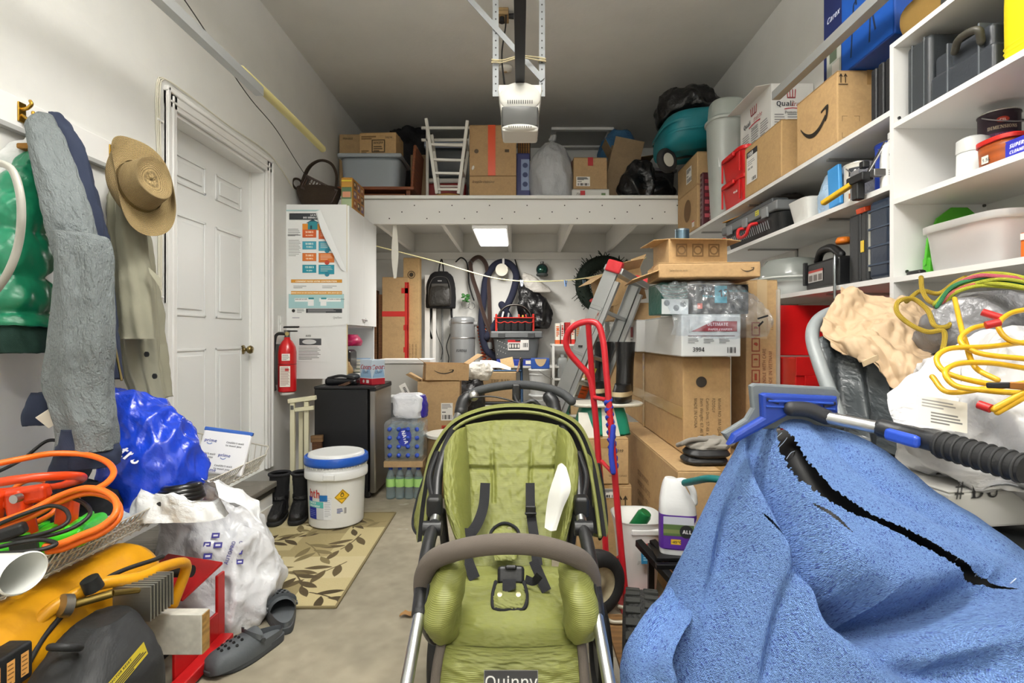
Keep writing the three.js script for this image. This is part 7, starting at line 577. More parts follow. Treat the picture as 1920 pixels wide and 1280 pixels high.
// ---------------------------------------------------------------- right hand floor: cartons, ladder, hand truck
solo('plywood_sheet', ext(.36, .98, 0, .015, 1.5, 2.285, .002), M('#9a7448', .75, { map: T.wood, bumpMap: T.wood, bs: .001 }), 'brown plywood sheet on the floor under the covered machine', 'plywood');
{ const lc = carton('long low carton printed with black code under the big carton', .42, .625, 1.32, [.89, 0, -2.96], 0, { color: '#bd945a', seam: 'z' }); fprint(lc, 'left', .62, .5, .14, .33, (c, W, H) => { for (let k = 0; k < 5; k++) text(c, ['ITEM RY90083', 'MODELE AVCFE', 'CARTON 1 OF 2', 'MADE IN CHINA', 'POIDS 31 KG'][k], W * .1, H * (.3 + k * .11), H * .075, '#5e4a2e', 'serif', {}); text(c, 'RY90083-FR', W * .4, H * .88, H * .12, '#54422a', 'serif', { style: 'bold' }); }, 350);
  const fz = carton('big carton with a black dot and model text stacked on the long carton', .235, .475, 1.44, [.915, .628, -3.33], 0, { color: '#bb8f50', seam: 'z', tape: '#b99a68' }); fprint(fz, 'front', .2, .44, 0, .23, (c, W, H) => { c.fillStyle = '#3a342c'; c.beginPath(); c.arc(W * .36, H * .22, W * .13, 0, 7); c.fill(); for (const [k, s] of ['Model NO :BM-YJJ240', 'FZOSGY', 'Carton Dim: 57.48 x 18.30', 'Item Weight: 67.46 lbs', 'MADE IN CHINA'].entries()) text(c, s, W * (.8 - k * .145), H * .4, W * .1, '#3a342c', 'sans-serif', { rot: 1.57 }); }, 650); part(fz, 'side_tape', [box(.0015, .06, 1.44, [-.1195, .2, 0], 0), box(.0015, .47, .05, [-.12, .235, -.1], 0)], M('#c9a66c', .25, { clearcoat: .5 }));
  const b1 = carton('white archive box printed 3994 on the big carton', .28, .2, .74, [.9, 1.108, -2.88], 0, { mat: M('#dddedc', .55, { bumpMap: T.cartonBump, bs: .0004 }), tape: null, seam: 'z' }); fprint(b1, 'front', .26, .17, 0, .09, (c, W, H) => { fill(c, '#9e1f32', W * .12, H * .05, W * .84, H * .28); c.fillStyle = '#dddedc'; c.beginPath(); c.moveTo(W * .1, 0); c.lineTo(W * .6, 0); c.lineTo(W * .1, H * .36); c.fill(); text(c, 'ULTIMATE', W * .42, H * .14, H * .12, '#f0e6e6', 'sans-serif', { style: 'bold' }); text(c, 'PAPER / PAPIER', W * .44, H * .27, H * .09, '#f0e6e6', 'sans-serif', { style: 'bold' }); fill(c, '#6b2733', W * .08, H * .44, W * .84, H * .02); for (let k = 0; k < 3; k++) lines(c, W * (.08 + k * .28), H * .53, W * .2, 3, H * .05, '#888', 2); text(c, '3994', W * .16, H * .83, H * .15, '#222', 'sans-serif', { style: 'bold' }); bars(c, W * .78, H * .76, W * .14, H * .16); }, 600);
  const b2 = carton('white archive box with a red square behind the 3994 box', .28, .2, .5, [.86, 1.108, -3.55], 0, { mat: M('#d3d4d2', .55), tape: null, seam: 'z' }); fprint(b2, 'left', .12, .14, .15, .1, (c, W, H) => { fill(c, '#8e2332', 0, H * .1, W * .6, H * .45); lines(c, 0, H * .65, W * .6, 3, H * .1, '#777', 3); }, 400);
  const fb = carton('long flat delivery carton on the wrapped packs', .46, .07, .3, [.88, 1.475, -2.6], R(-4), { color: '#c0935a', tape: '#a8824f' }); fprint(fb, 'front', .06, .025, .17, .035, smile, 500); fprint(fb, 'front', .1, .02, -.13, .035, (c, W, H) => text(c, 'Salesforce.com', 0, H / 2, H * .6, '#77603c', 'sans-serif'), 500); const flp = part(fb, 'open_flap', box(.13, .005, .29, [-.29, .012, .02], .001, [0, 0, .35]), board('#b78a50'));
  const ob = carton('open topped carton with folded out flaps on the flat carton', .29, .13, .25, [.86, 1.548, -2.72], R(3), { open: [100, 85, 95, 95], flap: .075, color: '#b98f55' }); fprint(ob, 'front', .24, .09, 0, .07, (c, W, H) => { c.strokeStyle = '#8a6c46'; c.lineWidth = 2; for (let k = 0; k < 3; k++) { c.strokeRect(W * (.06 + k * .33), H * .15, W * .2, H * .6); c.beginPath(); c.arc(W * (.16 + k * .33), H * .45, H * .2, 0, 7); c.stroke(); } }, 400); carton('open carton leaning at the ladder top behind the flat carton', .26, .2, .24, [.66, 1.42, -3.5], [0, R(12), .22], { open: [60, 80, 110, 40], flap: .1, color: '#b0854c' }); solo('carton_riser', box(.3, .11, .36, [.74, 1.363, -3.55], .004), board('#a67d47'), 'plain carton under the leaning open carton', 'box'); const tn = thing('small_tin', 'small blue grey tin on the shelf carton corner', 'tin', [.8, 1.75, -2.85]); tn.position.set(.83, 1.683, -2.73); part(tn, 'can', cyl(.035, .035, .06, [0, .03, 0], [0, 0, 0], 24), metal('#5f7482', .4)); part(tn, 'lid', cyl(.036, .036, .008, [0, .064, 0]), metal('#8a979f', .4));
  const wm = M('#e8eef5', .08, { transmission: .88, thickness: 0, bumpMap: T.crinkle, bs: .003 }); const pk = carton('black soft pack with a turquoise tag in the clear plastic bag', .26, .14, .2, [.95, 1.31, -2.62], R(3), { mat: M('#23262c', .4, { bumpMap: T.crinkle, bs: .002 }), tape: null }); fprint(pk, 'front', .25, .13, 0, .07, (c, W, H) => { fill(c, '#33b3cc', W * .35, H * .02, W * .24, H * .62); text(c, '12', W * .42, H * .3, H * .36, '#1c3338', 'sans-serif', { style: 'bold', rot: -.1 }); text(c, '3-PLY', W * .06, H * .16, H * .18, '#e6e9ec', 'sans-serif', { style: 'bold' }); text(c, 'FACIAL', W * .12, H * .4, H * .13, '#3fb6c9', 'sans-serif', { style: 'bold' }); text(c, 'MOUCHOIRS', W * .62, H * .2, H * .12, '#3fb6c9', 'sans-serif'); text(c, '3 plis', W * .64, H * .42, H * .2, '#e6e9ec', 'sans-serif', { style: 'bold' }); fill(c, '#c9432f', W * .02, H * .65, W * .1, H * .2); }, 500); const tl = carton('teal leaf patterned pack beside the black soft pack', .13, .15, .2, [.73, 1.31, -2.64], R(4), { mat: M('#1f6a60', .4, { bumpMap: T.crinkle, bs: .002 }), tape: null }); fprint(tl, 'front', .13, .15, 0, .075, (c, W, H) => { c.strokeStyle = '#10433c'; c.lineWidth = 3; for (let k = 0; k < 7; k++) { c.beginPath(); c.moveTo(0, H * k * .1); c.quadraticCurveTo(W * .5, H * (k * .1 + .12), W, H * (k * .1 - .02)); c.stroke(); } fill(c, '#dfe3e2', 0, H * .52, W, H * .48); for (const [x, y] of [[.2, .65], [.55, .8], [.8, .68]]) { c.fillStyle = '#7e8488'; c.beginPath(); c.arc(W * x, H * y, W * .11, 0, 7); c.fill(); } }, 500);
  const pb = thing('clear_polybag', 'torn clear plastic wrap hanging over the archive box', 'plastic wrap', [.87, 1.31, -2.5]); part(pb, 'film', crumple(ctrl([[V(-.24, .14, .01), V(-.1, .15, .02), V(.1, .15, .02), V(.22, .1, .02)], [V(-.2, .05, .05), V(-.08, .04, .08), V(.1, .05, .08), V(.26, .03, .06)], [V(-.17, -.04, .07), V(-.06, -.05, .1), V(.1, -.06, .1), V(.28, -.04, .08)], [V(-.18, -.1, .06), V(-.08, -.11, .08), V(.08, -.12, .08), V(.26, -.11, .07)]], 60, 40), .02, 11, 3, ridge, 3), wm); part(pb, 'black_mark', [box(.05, .008, .002, [.22, -.02, .107], 0, [0, 0, .3]), box(.03, .008, .002, [.21, -.05, .107], 0, [0, 0, .8])], M('#1b1b1b', .5));
  const tb = carton('tall narrow carton with red handling symbols beside the tool chest', .16, 1.49, .2, [1.225, 0, -2.8], 0, { color: '#c39a62', tape: '#c9b088' }); fprint(tb, 'front', .14, .42, 0, 1.13, (c, W, H) => { for (let k = 0; k < 4; k++) { c.strokeStyle = '#a8452f'; c.lineWidth = 2; c.strokeRect(W * .14, H * (.16 + k * .19), W * .26, H * .15); c.fillStyle = '#a8452f'; c.beginPath(); k === 3 ? c.rect(W * .23, H * (.2 + k * .19), W * .08, H * .08) : c.arc(W * .27, H * (.23 + k * .19), W * .07, Math.PI, 2 * Math.PI + (k % 2)); c.fill(); } text(c, 'HANDLE WITH CARE', W * .58, H * .95, W * .16, '#a8452f', 'sans-serif', { rot: -1.57 }); text(c, 'MADE IN VIETNAM', W * .8, H * .95, W * .16, '#a8452f', 'sans-serif', { rot: -1.57 }); text(c, '6 A 0887', W * .85, H * .25, W * .1, '#6d5533', 'sans-serif', { rot: -1.57 }); }, 450); part(tb, 'film_edge', crumple(box(.01, 1.4, .03, [.08, .74, .1], .004), .006, 20), M('#e8e4d8', .15, { transmission: .5 }));
  const rc = thing('tool_chest', 'bright red steel tool chest with its lid raised under the lower shelf', 'tool chest', [1.567, 0, -2.7]), rm = M('#b80f12', .3, { clearcoat: .4, bumpMap: T.grainWall, bs: .0003 }); part(rc, 'cabinet_body', box(.5, .86, .34, [0, .43, 0], .006), rm); part(rc, 'chest_body', box(.5, .24, .3, [0, .98, 0], .006), rm); for (const [y, h] of [[.99, .06], [.92, .07], [.7, .16], [.5, .16], [.3, .16]]) { const dr = part(rc, 'drawer', box(.42, h - .008, .012, [0, y, y > .87 ? .156 : .176], .003), rm); part(dr, 'drawer_handle', [box(.2, .022, .014, [-.03, y + h * .12, y > .87 ? .168 : .188], .005)], metal('#c9c9c9', .25), 'chrome handle'); } part(rc, 'lid', box(.5, .28, .012, [0, 1.238, -.13], .003, [-.32, 0, 0]), rm); part(rc, 'lid_front', box(.5, .09, .012, [0, 1.06, .15], .003), rm); part(rc, 'lock', cyl(.012, .012, .012, [.14, .9, .165], [1.57, 0, 0]), metal('#ccc')); }
{ const t = thing('work_gloves', 'grey and black work gloves folded on the long carton', 'gloves', [.84, .632, -2.44]); for (const [k, [y, c]] of [[.0, '#1d1d1f'], [.03, '#232325']].entries()) part(t, 'glove', crumple(rings([[y, k * .01, 0, .09, .07, .6], [y + .012, k * .01, 0, .1, .075, .6], [y + .03, k * .01, 0, .09, .06, .4]], 48, 14), .004, 16), M(c, .5)); part(t, 'glove', crumple(rings([[.062, .02, .0, .09, .05, .2], [.085, .03, 0, .1, .05, .1], [.11, .05, 0, .06, .035, 0]], 48, 16, vfold(4, .12)), .006, 14), cloth('#9a968e'), 'grey knitted glove'); for (let f = 0; f < 4; f++) part(t, 'finger', tube([[-.02 + f * .012, .085 + f * .006, -.02 + f * .015], [-.07, .08 + f * .008, -.03 + f * .02], [-.11, .07 + f * .006, -.025 + f * .02]], .011, false, 6, 8), cloth('#8a867f')); }
{ // folded aluminium step ladder leaning sideways against the cartons
  const t = thing('step_ladder', 'folded aluminium step ladder leaning sideways against the cartons', 'ladder', [0.03, 0, -3.32]); const ax = V(.6, 1.57, .12).normalize(), wd = V(.62, -.1, -.75); wd.sub(ax.clone().multiplyScalar(wd.dot(ax))).normalize(); const nr = ax.clone().cross(wd).normalize(), al = metal('#b9bcbd', .38), at = (l, w, n) => ax.clone().multiplyScalar(l).add(wd.clone().multiplyScalar(w)).add(nr.clone().multiplyScalar(n)); const L = 1.68;
  for (const s of [-1, 1]) { const r = part(t, 'front_rail', [beam(at(0.05, s * .2, 0), at(L, s * .16, 0), .088, .004, nr, 0), beam(at(.05, s * .2 - s * .012, .036), at(L, s * .16 - s * .012, .036), .024, .003, wd, 0), beam(at(.05, s * .2 - s * .012, -.036), at(L, s * .16 - s * .012, -.036), .024, .003, wd, 0)], al); for (const l of [.5, .85, 1.2]) part(r, 'rivet_hole', cyl(.014, .014, .012, at(l, s * (.2 - l * .024), .0), null, 14), M('#2a2a2a', .6)); part(t, 'rear_rail', beam(at(.05, s * .18, -.06), at(L - .06, s * .15, -.06), .03, .022, nr, .002), al); part(t, 'foot', beam(at(-.0, s * .2, 0), at(.06, s * .2, 0), .085, .03, nr, .004), rubber()); }
  for (let k = 0; k < 5; k++) { const l = .32 + k * .28; const st = part(t, 'step', beam(at(l, -.19 + l * .012, .0), at(l, .19 - l * .012, 0), .08, .022, nr, .003), al); } for (const l of [.4, 1.0]) part(t, 'rear_brace', beam(at(l, -.17, -.06), at(l, .17, -.06), .025, .006, ax, .001), al); part(t, 'top_cap', beam(at(L, -.18, -.02), at(L, .18, -.02), .13, .04, nr, .008), al); for (const s of [-1, 1]) part(t, 'cap_end', beam(at(L - .02, s * .175, -.02), at(L + .05, s * .175, -.02), .1, .035, nr, .01), plastic('#c32b33', .4), 'red end cap'); part(t, 'spreader', beam(at(1.0, .17, .02), at(1.35, .165, -.06), .02, .004, wd, 0), al);
  const lb = (l, w, draw, W, H) => { const o = print(t, 'warning_label', W, H, [0, 0, 0], null, draw, 500); o.geometry.applyMatrix4(new THREE.Matrix4().makeBasis(wd, ax, wd.clone().cross(ax))).translate(...at(l, w, 0).add(wd.clone().cross(ax).multiplyScalar(.03)).toArray()); }; lb(1.36, -.16, (c, W, H) => { fill(c, '#e4ded4', 0, 0, W, H); c.strokeStyle = '#b33'; c.lineWidth = 3; c.beginPath(); c.arc(W / 2, H * .5, W * .3, 0, 7); c.stroke(); fill(c, '#b33', W * .2, H * .08, W * .6, H * .12); }, .05, .13); lb(1.0, 0, (c, W, H) => { fill(c, '#e2d24a', 0, 0, W, H * .4); fill(c, '#e8e4da', 0, H * .4, W, H * .2); fill(c, '#e0602a', 0, H * .6, W, H * .4); lines(c, 4, 6, W - 8, 8, H / 9, '#4a3c20', 2); }, .09, .2); }
{ // red hand truck with its wheel
  const t = thing('hand_truck', 'red tubular hand truck with a loop handle and pneumatic tyre', 'hand truck', [.45, 0, -2.4]), m = M('#c01f2b', .35, { bumpMap: T.dirt, bs: .0008, clearcoat: .3 }), W = (L, r) => tube(L.map(([x, y, d]) => P(x, y, d).sub(t.position)), r, false, 10, 12); part(t, 'near_upright', W([[1174, 1128, 2.36], [1162, 1000, 2.36], [1147, 820, 2.37], [1137, 700, 2.38], [1130, 635, 2.39], [1120, 607, 2.4], [1100, 603, 2.42], [1075, 612, 2.44], [1062, 632, 2.46], [1064, 655, 2.47], [1085, 682, 2.48], [1104, 703, 2.48], [1112, 740, 2.48], [1124, 880, 2.48], [1134, 1000, 2.48], [1139, 1112, 2.48]], .0145), m); part(t, 'far_upright', W([[1103, 606, 2.42], [1106, 650, 2.45], [1112, 730, 2.49]], .0135), m); part(t, 'cross_bar', [W([[1115, 745, 2.46], [1142, 750, 2.4]], .01), W([[1129, 865, 2.46], [1152, 890, 2.38]], .009), W([[1138, 1065, 2.46], [1166, 1040, 2.38]], .01)], m); part(t, 'toe_plate', box(.2, .008, .26, [.09, .006, .0], .002), M('#c23a40', .55, { map: T.dirt }), 'scuffed red toe plate'); const L = []; for (let i = 0; i <= 80; i++) { const y = lerp(748, 880, i / 80), a = i * .75, x = lerp(1140, 1152, i / 80), p = P(x, y, 2.38).sub(t.position); L.push(p.add(V(.009 * Math.cos(a), 0, .009 * Math.sin(a)))); } part(t, 'blue_strap', tube(L, .0125, false, 2, 6), cloth('#2a3fae'), 'blue wrapped strap'); part(t, 'strap_tail', W([[1150, 800, 2.35], [1146, 850, 2.34], [1150, 885, 2.33]], .012), cloth('#2a3fae'));
  const wh = part(t, 'tyre', lathe([[.078, -.035], [.085, -.042], [.11, -.045], [.13, -.036], [.138, -.018], [.14, 0], [.138, .018], [.13, .036], [.11, .045], [.085, .042], [.078, .035]], [0, 0, 0], [Math.PI / 2, 0, 0], 56), rubber('#1c1d1e', .75), 'black pneumatic tyre'); const rm = part(wh, 'rim', lathe([[.08, -.03], [.07, -.02], [.05, -.012], [.03, -.03], [.012, -.04], [0, -.04], [0, .04], [.012, .04], [.03, .03], [.05, .012], [.07, .02], [.08, .03]], null, [Math.PI / 2, 0, 0], 40), M('#b5a88c', .5, { map: T.dirt })); wh.position.copy(P(1117, 1096, 2.3).sub(t.position)).setY(.141); wh.rotation.y = .5; part(t, 'axle', bar(P(1117, 1096, 2.3).sub(t.position).setY(.141), V(.02, .141, -.06), .01), metal('#777')); }
{ const t = thing('rubbish_bin', 'white oval waste bin standing on the red toe plate', 'bin', [.55, .012, -2.5]), w = plastic('#e8e9e6', .35); tub([[0, .0, 0, .075, .07, .6], [.01, 0, 0, .08, .075, .6], [.25, 0, 0, .1, .1, .6], [.34, 0, -.02, .112, .13, .6], [.35, 0, -.02, .116, .134, .6]], .004, w, t); part(t, 'front_lip', box(.14, .03, .02, [.02, .31, .1], .008), w); print(t, 'bin_sticker', .07, .08, [.03, .21, .1005], [-.1, .0, 0], (c, W, H) => { fill(c, '#2c88b8', 0, 0, W, H); lines(c, 5, H * .4, W - 10, 4, H * .12, '#bfe0ee', 2); }, 500, 'blue sticker'); part(t, 'red_pull', box(.05, .012, .012, [.03, .255, .106], .004), plastic('#a8352c'));
  const c = thing('soda_can', 'green ginger ale can lying in the white waste bin', 'can', [.52, .3, -2.47], [.5, .3, -.5]); part(c, 'can', lathe([[0, 0], [.024, 0], [.031, .008], [.033, .015], [.033, .105], [.026, .118], [.026, .121], [0, .119]], null, null, 32), M('#1c7a45', .3, { metalness: .4 })); print(c, 'can_label', .05, .06, [0, .06, .0345], null, (q, W, H) => { fill(q, '#e7e2da', W * .1, H * .2, W * .8, H * .6); text(q, 'CANADA', W * .5, H * .38, H * .2, '#b32a2c', 'sans-serif', { align: 'center', style: 'bold' }); text(q, 'DRY', W * .5, H * .62, H * .24, '#b32a2c', 'sans-serif', { align: 'center', style: 'bold' }); }, 700); solo('bin_filler', crumple(rings([[.04, .55, -2.5, .06, .06, .3], [.2, .55, -2.5, .085, .085, .3], [.27, .55, -2.5, .06, .06, 0]], 30, 14), .012, 14), bagPlastic('#cfd0cc'), 'crumpled pale bag inside the white waste bin', 'bag');
  const j = thing('washer_jug', 'white jug with a purple landscape label on the black frame', 'jug', [.655, .316, -2.22], -.2), wp = plastic('#e9ebec', .3); part(j, 'body', rings([[0, 0, 0, .068, .05, 1], [.01, 0, 0, .074, .056, 1], [.17, 0, 0, .074, .056, 1], [.23, -.01, 0, .06, .046, .5], [.28, -.02, 0, .04, .03, .2], [.3, -.03, 0, .02, .02, 0]], 48, 30), wp); part(j, 'grip', tube([[-.02, .28, 0], [.03, .285, 0], [.06, .25, 0], [.068, .2, 0]], .014), wp); part(j, 'label_wrap', rings([[.02, 0, 0, .0755, .0575, 1], [.16, 0, 0, .0755, .0575, 1]], 48, 3, null, false), M('#5a2c98', .4), 'purple label'); print(j, 'jug_label', .12, .13, [0, .09, .0595], null, (c, W, H) => { fill(c, '#cfd3e0', 0, 0, W, H * .25); fill(c, '#55703f', 0, H * .25, W, H * .35); fill(c, '#7d8a52', 0, H * .4, W, H * .12); fill(c, '#5a2c98', 0, H * .6, W, H * .4); c.fillStyle = '#23262a'; c.beginPath(); c.arc(W * .75, H * .45, H * .2, 0, 7); c.fill(); text(c, 'ALL', W * .62, H * .45, H * .16, '#fff', 'sans-serif', { style: 'bold' }); fill(c, '#e0b82c', W * .25, H * .7, W * .32, H * .16); text(c, '-45°C', W * .27, H * .78, H * .12, '#222', 'sans-serif', { style: 'bold' }); }, 600);
  const f = thing('black_steel_frame', 'black steel rail frame beside the waste bin', 'frame', [.7, .016, -2.1]), k = M('#1b1c1e', .4, { metalness: .5 }); for (const o of [0, .06]) part(f, 'long_rail', beam([-.19 + o, .3, -.2], [-.08 + o, .22, .12], .03, .03, V(1, 0, 0), .003), k); for (const z of [-.16, -.02]) part(f, 'cross_rail', box(.2, .02, .03, [-.06, .28 + z * .2, z], .003), k); part(f, 'jug_shelf', box(.2, .012, .16, [-.05, .292, -.12], .002), k); for (const [x, z] of [[-.14, -.18], [.04, -.18]]) part(f, 'leg', box(.025, .28, .025, [x, .14, z], .002), k); part(f, 'leg', box(.025, .22, .025, [-.05, .11, .1], .002), k); solo('teal_tool', tube([P(1284, 905, 2.15), P(1300, 902, 2.1), P(1330, 897, 2.0), P(1360, 900, 1.95)], .014, false, 8, 10), plastic('#0f6b6b'), 'teal tubular handle behind the purple labelled jug', 'handle'); solo('u_bracket', tube([P(1160, 1144, 2.32).setY(.03), P(1196, 1150, 2.28).setY(.03), P(1218, 1160, 2.25).setY(.03), P(1212, 1170, 2.22).setY(.028), P(1150, 1178, 2.2).setY(.026), P(1138, 1168, 2.22).setY(.026)], .008, false, 8, 8), M('#bdb7a6', .5, { metalness: .4 }), 'bent pale steel bracket on the plywood', 'bracket');
  const c1 = carton('carton printed 405319 below the teal stool', .27, .25, .36, [.46, .395, -3.1], 0, { color: '#bb935b' }); fprint(c1, 'front', .25, .22, 0, .125, (q, W, H) => { text(q, '405319', W * .62, H * .24, H * .1, '#3d3020', 'sans-serif', { style: 'italic bold' }); text(q, 'MUELLER', W * .05, H * .5, H * .11, '#3d3020', 'sans-serif', { style: 'bold' }); text(q, 'MADE IN CANADA', W * .6, H * .85, H * .06, '#3d3020', 'sans-serif'); }, 500); const c0 = carton('lower carton with arrows under the 405319 carton', .3, .39, .38, [.46, 0, -3.1], 0, { color: '#b48a52' }); fprint(c0, 'front', .07, .09, .1, .3, arrows, 400); fprint(c0, 'front', .1, .05, .02, .35, shipLabel, 300);
  const s = thing('step_stool', 'teal and white plastic step stool on the 405319 carton', 'stool', [.47, .648, -3.08], .1), tq = plastic('#14876f', .4), wq = plastic('#e4e2d6', .4); part(s, 'stool_body', rings([[0, 0, 0, .16, .1, 1], [.1, 0, 0, .14, .085, 1], [.16, 0, 0, .12, .07, .8]], 56, 12), tq); part(s, 'white_panel', grid(16, 10, (u, v) => V(lerp(-.02, .05 + .03 * (1 - v), u), lerp(0, .16, v), .107 - .03 * v + .004 * Math.sin(u * 3.1))), wq); part(s, 'white_foot', crumple(ctrl([[V(-.15, .13, .07), V(-.1, .13, .08)], [V(-.15, .03, .11), V(-.07, .03, .12)], [V(-.1, -.06, .15), V(-.01, -.07, .15)]], 10, 20), .002, 9), wq); part(s, 'stool_top', rings([[.16, .03, 0, .2, .12, .6], [.172, .03, 0, .205, .125, .6], [.18, .03, 0, .2, .12, .6]], 56, 4), wq); part(s, 'suction_cup', lathe([[0, 0], [.035, 0], [.03, .02], [.012, .03], [.01, .04], [0, .04]], [.03, .182, .04]), M('#8fc6b6', .2, { transmission: .4 }));
  for (const [x, d, y, lab] of [[.6, 3.1, .832, 'black rubber boot with a tan band on the teal stool'], [.5, 3.3, .832, 'black rubber boot standing behind the teal stool top']]) { const b = thing('rubber_boot', lab, 'boot', [x, y, -d], -.4, 'black rubber boots'); part(b, 'shaft', rings([[.05, 0, -.03, .05, .06, .1], [.2, 0, -.05, .05, .055, .1], [.34, 0, -.06, .058, .06, .1]], 32, 12, null, false), rubber('#121213', .35)); part(b, 'foot', rings([[0, 0, .03, .048, .11, .3], [.04, 0, .03, .05, .115, .3], [.1, 0, .0, .045, .08, .1]], 36, 10), rubber('#121213', .35)); part(b, 'trim_band', rings([[.035, 0, .03, .052, .118, .3], [.06, 0, .025, .05, .112, .25]], 36, 3, null, false), M('#b5a37e', .6), 'tan band'); } }
// ---------------------------------------------------------------- covered machine, snow broom
const CL = [[[1400, 800, 1.5], [1470, 788, 1.46], [1560, 802, 1.4], [1660, 842, 1.3], [1765, 925, 1.2], [1935, 1040, 1.08]], [[1345, 900, 1.52], [1450, 850, 1.38], [1560, 880, 1.28], [1680, 935, 1.18], [1800, 1010, 1.08], [1945, 1085, .98]], [[1292, 1010, 1.54], [1420, 960, 1.36], [1540, 990, 1.22], [1670, 1045, 1.1], [1800, 1090, 1.0], [1950, 1125, .92]], [[1246, 1105, 1.56], [1385, 1090, 1.36], [1510, 1130, 1.18], [1645, 1190, 1.03], [1790, 1170, .93], [1960, 1165, .86]], [[1205, 1190, 1.57], [1345, 1235, 1.34], [1480, 1285, 1.15], [1630, 1335, .99], [1790, 1290, .88], [1970, 1250, .82]], [[1180, 1330, 1.55], [1325, 1420, 1.3], [1465, 1460, 1.12], [1625, 1480, .97], [1790, 1450, .87], [1970, 1400, .81]]].map((r) => r.map((a) => P(...a)));
const seg = (px, py, L) => { let best = 1e9, at = 0; for (let i = 0; i + 1 < L.length; i++) { const [ax, ay] = L[i], [bx, by] = L[i + 1], t = clamp(((px - ax) * (bx - ax) + (py - ay) * (by - ay)) / ((bx - ax) ** 2 + (by - ay) ** 2), 0, 1), d = Math.hypot(px - ax - t * (bx - ax), py - ay - t * (by - ay)); if (d < best) { best = d; at = (i + t) / (L.length - 1); } } return [best, at]; };
{ const toPx = (p) => [CX + p.x / -p.z * F, CY - (p.y - EYE) / -p.z * F], V1 = [[1425, 835], [1470, 930], [1530, 1040], [1600, 1140], [1665, 1215]], V2 = [[1600, 1130], [1700, 1165], [1800, 1150], [1890, 1120]], V3 = [[1530, 800], [1640, 890], [1760, 970], [1930, 1060]], V4 = [[1380, 950], [1370, 1080], [1330, 1200], [1300, 1300]];
  const fold = (p) => { const [x, y] = toPx(p), dir = V(-.05, -.55, -.8); let a = 0; for (const [L, w, A] of [[V1, 24, .12], [V2, 46, .33], [V3, 12, .028], [V4, 24, .05], [[[1400, 880], [1362, 1010], [1325, 1140]], 15, .035], [[[1505, 1060], [1475, 1180], [1440, 1320]], 26, .07], [[[1690, 1240], [1800, 1265], [1930, 1235]], 34, .13]]) { const [d, t] = seg(x, y, L); a += A * Math.exp(-((d / w) ** 2)) * Math.sin(Math.PI * clamp(t * .9 + .08, 0, 1)) ** .5; } const [d1, t1] = seg(x, y, V1); a -= .018 * Math.exp(-(((d1 - 60) / 35) ** 2)); a += .006 * fbm(p.x * 7, p.y * 7, p.z * 7, 3) + .012 * fbm(p.x * 2.5, p.y * 2.5, p.z * 2.5 + 4, 2); return p.clone().addScaledVector(dir, a); };
  let PT = null; const holesAt = new Map(); const T1 = [[1454, 808], [1472, 832], [1500, 880], [1545, 925], [1600, 955], [1645, 972]], T2 = [[1592, 950], [1650, 975], [1700, 1000], [1760, 1035], [1830, 1068], [1930, 1098]], T3 = [[1522, 945], [1560, 975], [1590, 1000]], T4 = [[1425, 965], [1450, 985], [1485, 1012]]; const NU = 420, NV = 340, cells = [];
  const t = thing('blue_blanket', 'torn blue terry blanket draped over the machine', 'blanket', P(1500, 1100, 1.2).setY(.2));
  const g0 = ctrl(CL, NU, NV, (p) => { const q = fold(p); cells.push(toPx(p)); return q; }); const hol = (u, v) => { const i = Math.round(u * NU - .5), j = Math.round(v * NV - .5), [x, y] = cells[j * (NU + 1) + i]; for (const [L, w] of [[T1, 15], [T2, 7.5], [T3, 3], [T4, 3]]) { const [d, s] = seg(x, y, L); if (d < w * Math.sin(Math.PI * clamp(s * .96 + .03, 0, 1)) ** .7 * (1 + .25 * n3(x * .12, y * .12, 1))) return true; } return false; };
  const snapshot = cells.slice(); const g = ctrl(CL, NU, NV, (p) => fold(p), hol); g.computeVertexNormals(); wpart(t, 'cloth', g, M('#84aee6', .95, { map: T.terryCol, bumpMap: T.terry, bs: .006, sheen: .3, sheenColor: new THREE.Color('#9dc0f5'), sheenRoughness: .5 }));
  const hem = ctrl([[[1252, 1100, 1.53], [1275, 1125, 1.5], [1300, 1150, 1.46]], [[1185, 1185, 1.46], [1215, 1215, 1.42], [1262, 1230, 1.36]], [[1163, 1245, 1.44], [1200, 1265, 1.38], [1270, 1280, 1.32]], [[1168, 1330, 1.42], [1200, 1350, 1.36], [1280, 1360, 1.3]]].map((r) => r.map((a) => P(...a))), 40, 50, (p, u, v) => p.clone().add(V(0, .01 * Math.sin(u * 9), .012 * fbm(p.x * 9, p.y * 9, 2)))); wpart(t, 'hem_corner', hem, M('#84aee6', .95, { map: T.terryCol, bumpMap: T.terry, bs: .006 }));
  const th = []; for (const [L, n] of [[T1, 9], [T2, 8]]) for (let i = 0; i < n; i++) { const s = (i + .5) / n * (L.length - 1), k = Math.min(L.length - 2, Math.floor(s)), f = s - k, x = lerp(L[k][0], L[k + 1][0], f), y = lerp(L[k][1], L[k + 1][1], f), d = 1.42 - (x - 1447) / 480 * .46 + .015; th.push(tube([P(x - 8, y + 7 + rr(-3, 3), d), P(x, y + rr(-3, 3), d - .006), P(x + 7, y - 5 + rr(-3, 3), d)], .0011, false, 3, 4)); } wpart(t, 'loose_threads', th, M('#c9d6ea', .9)).userData.kind = 'stuff';
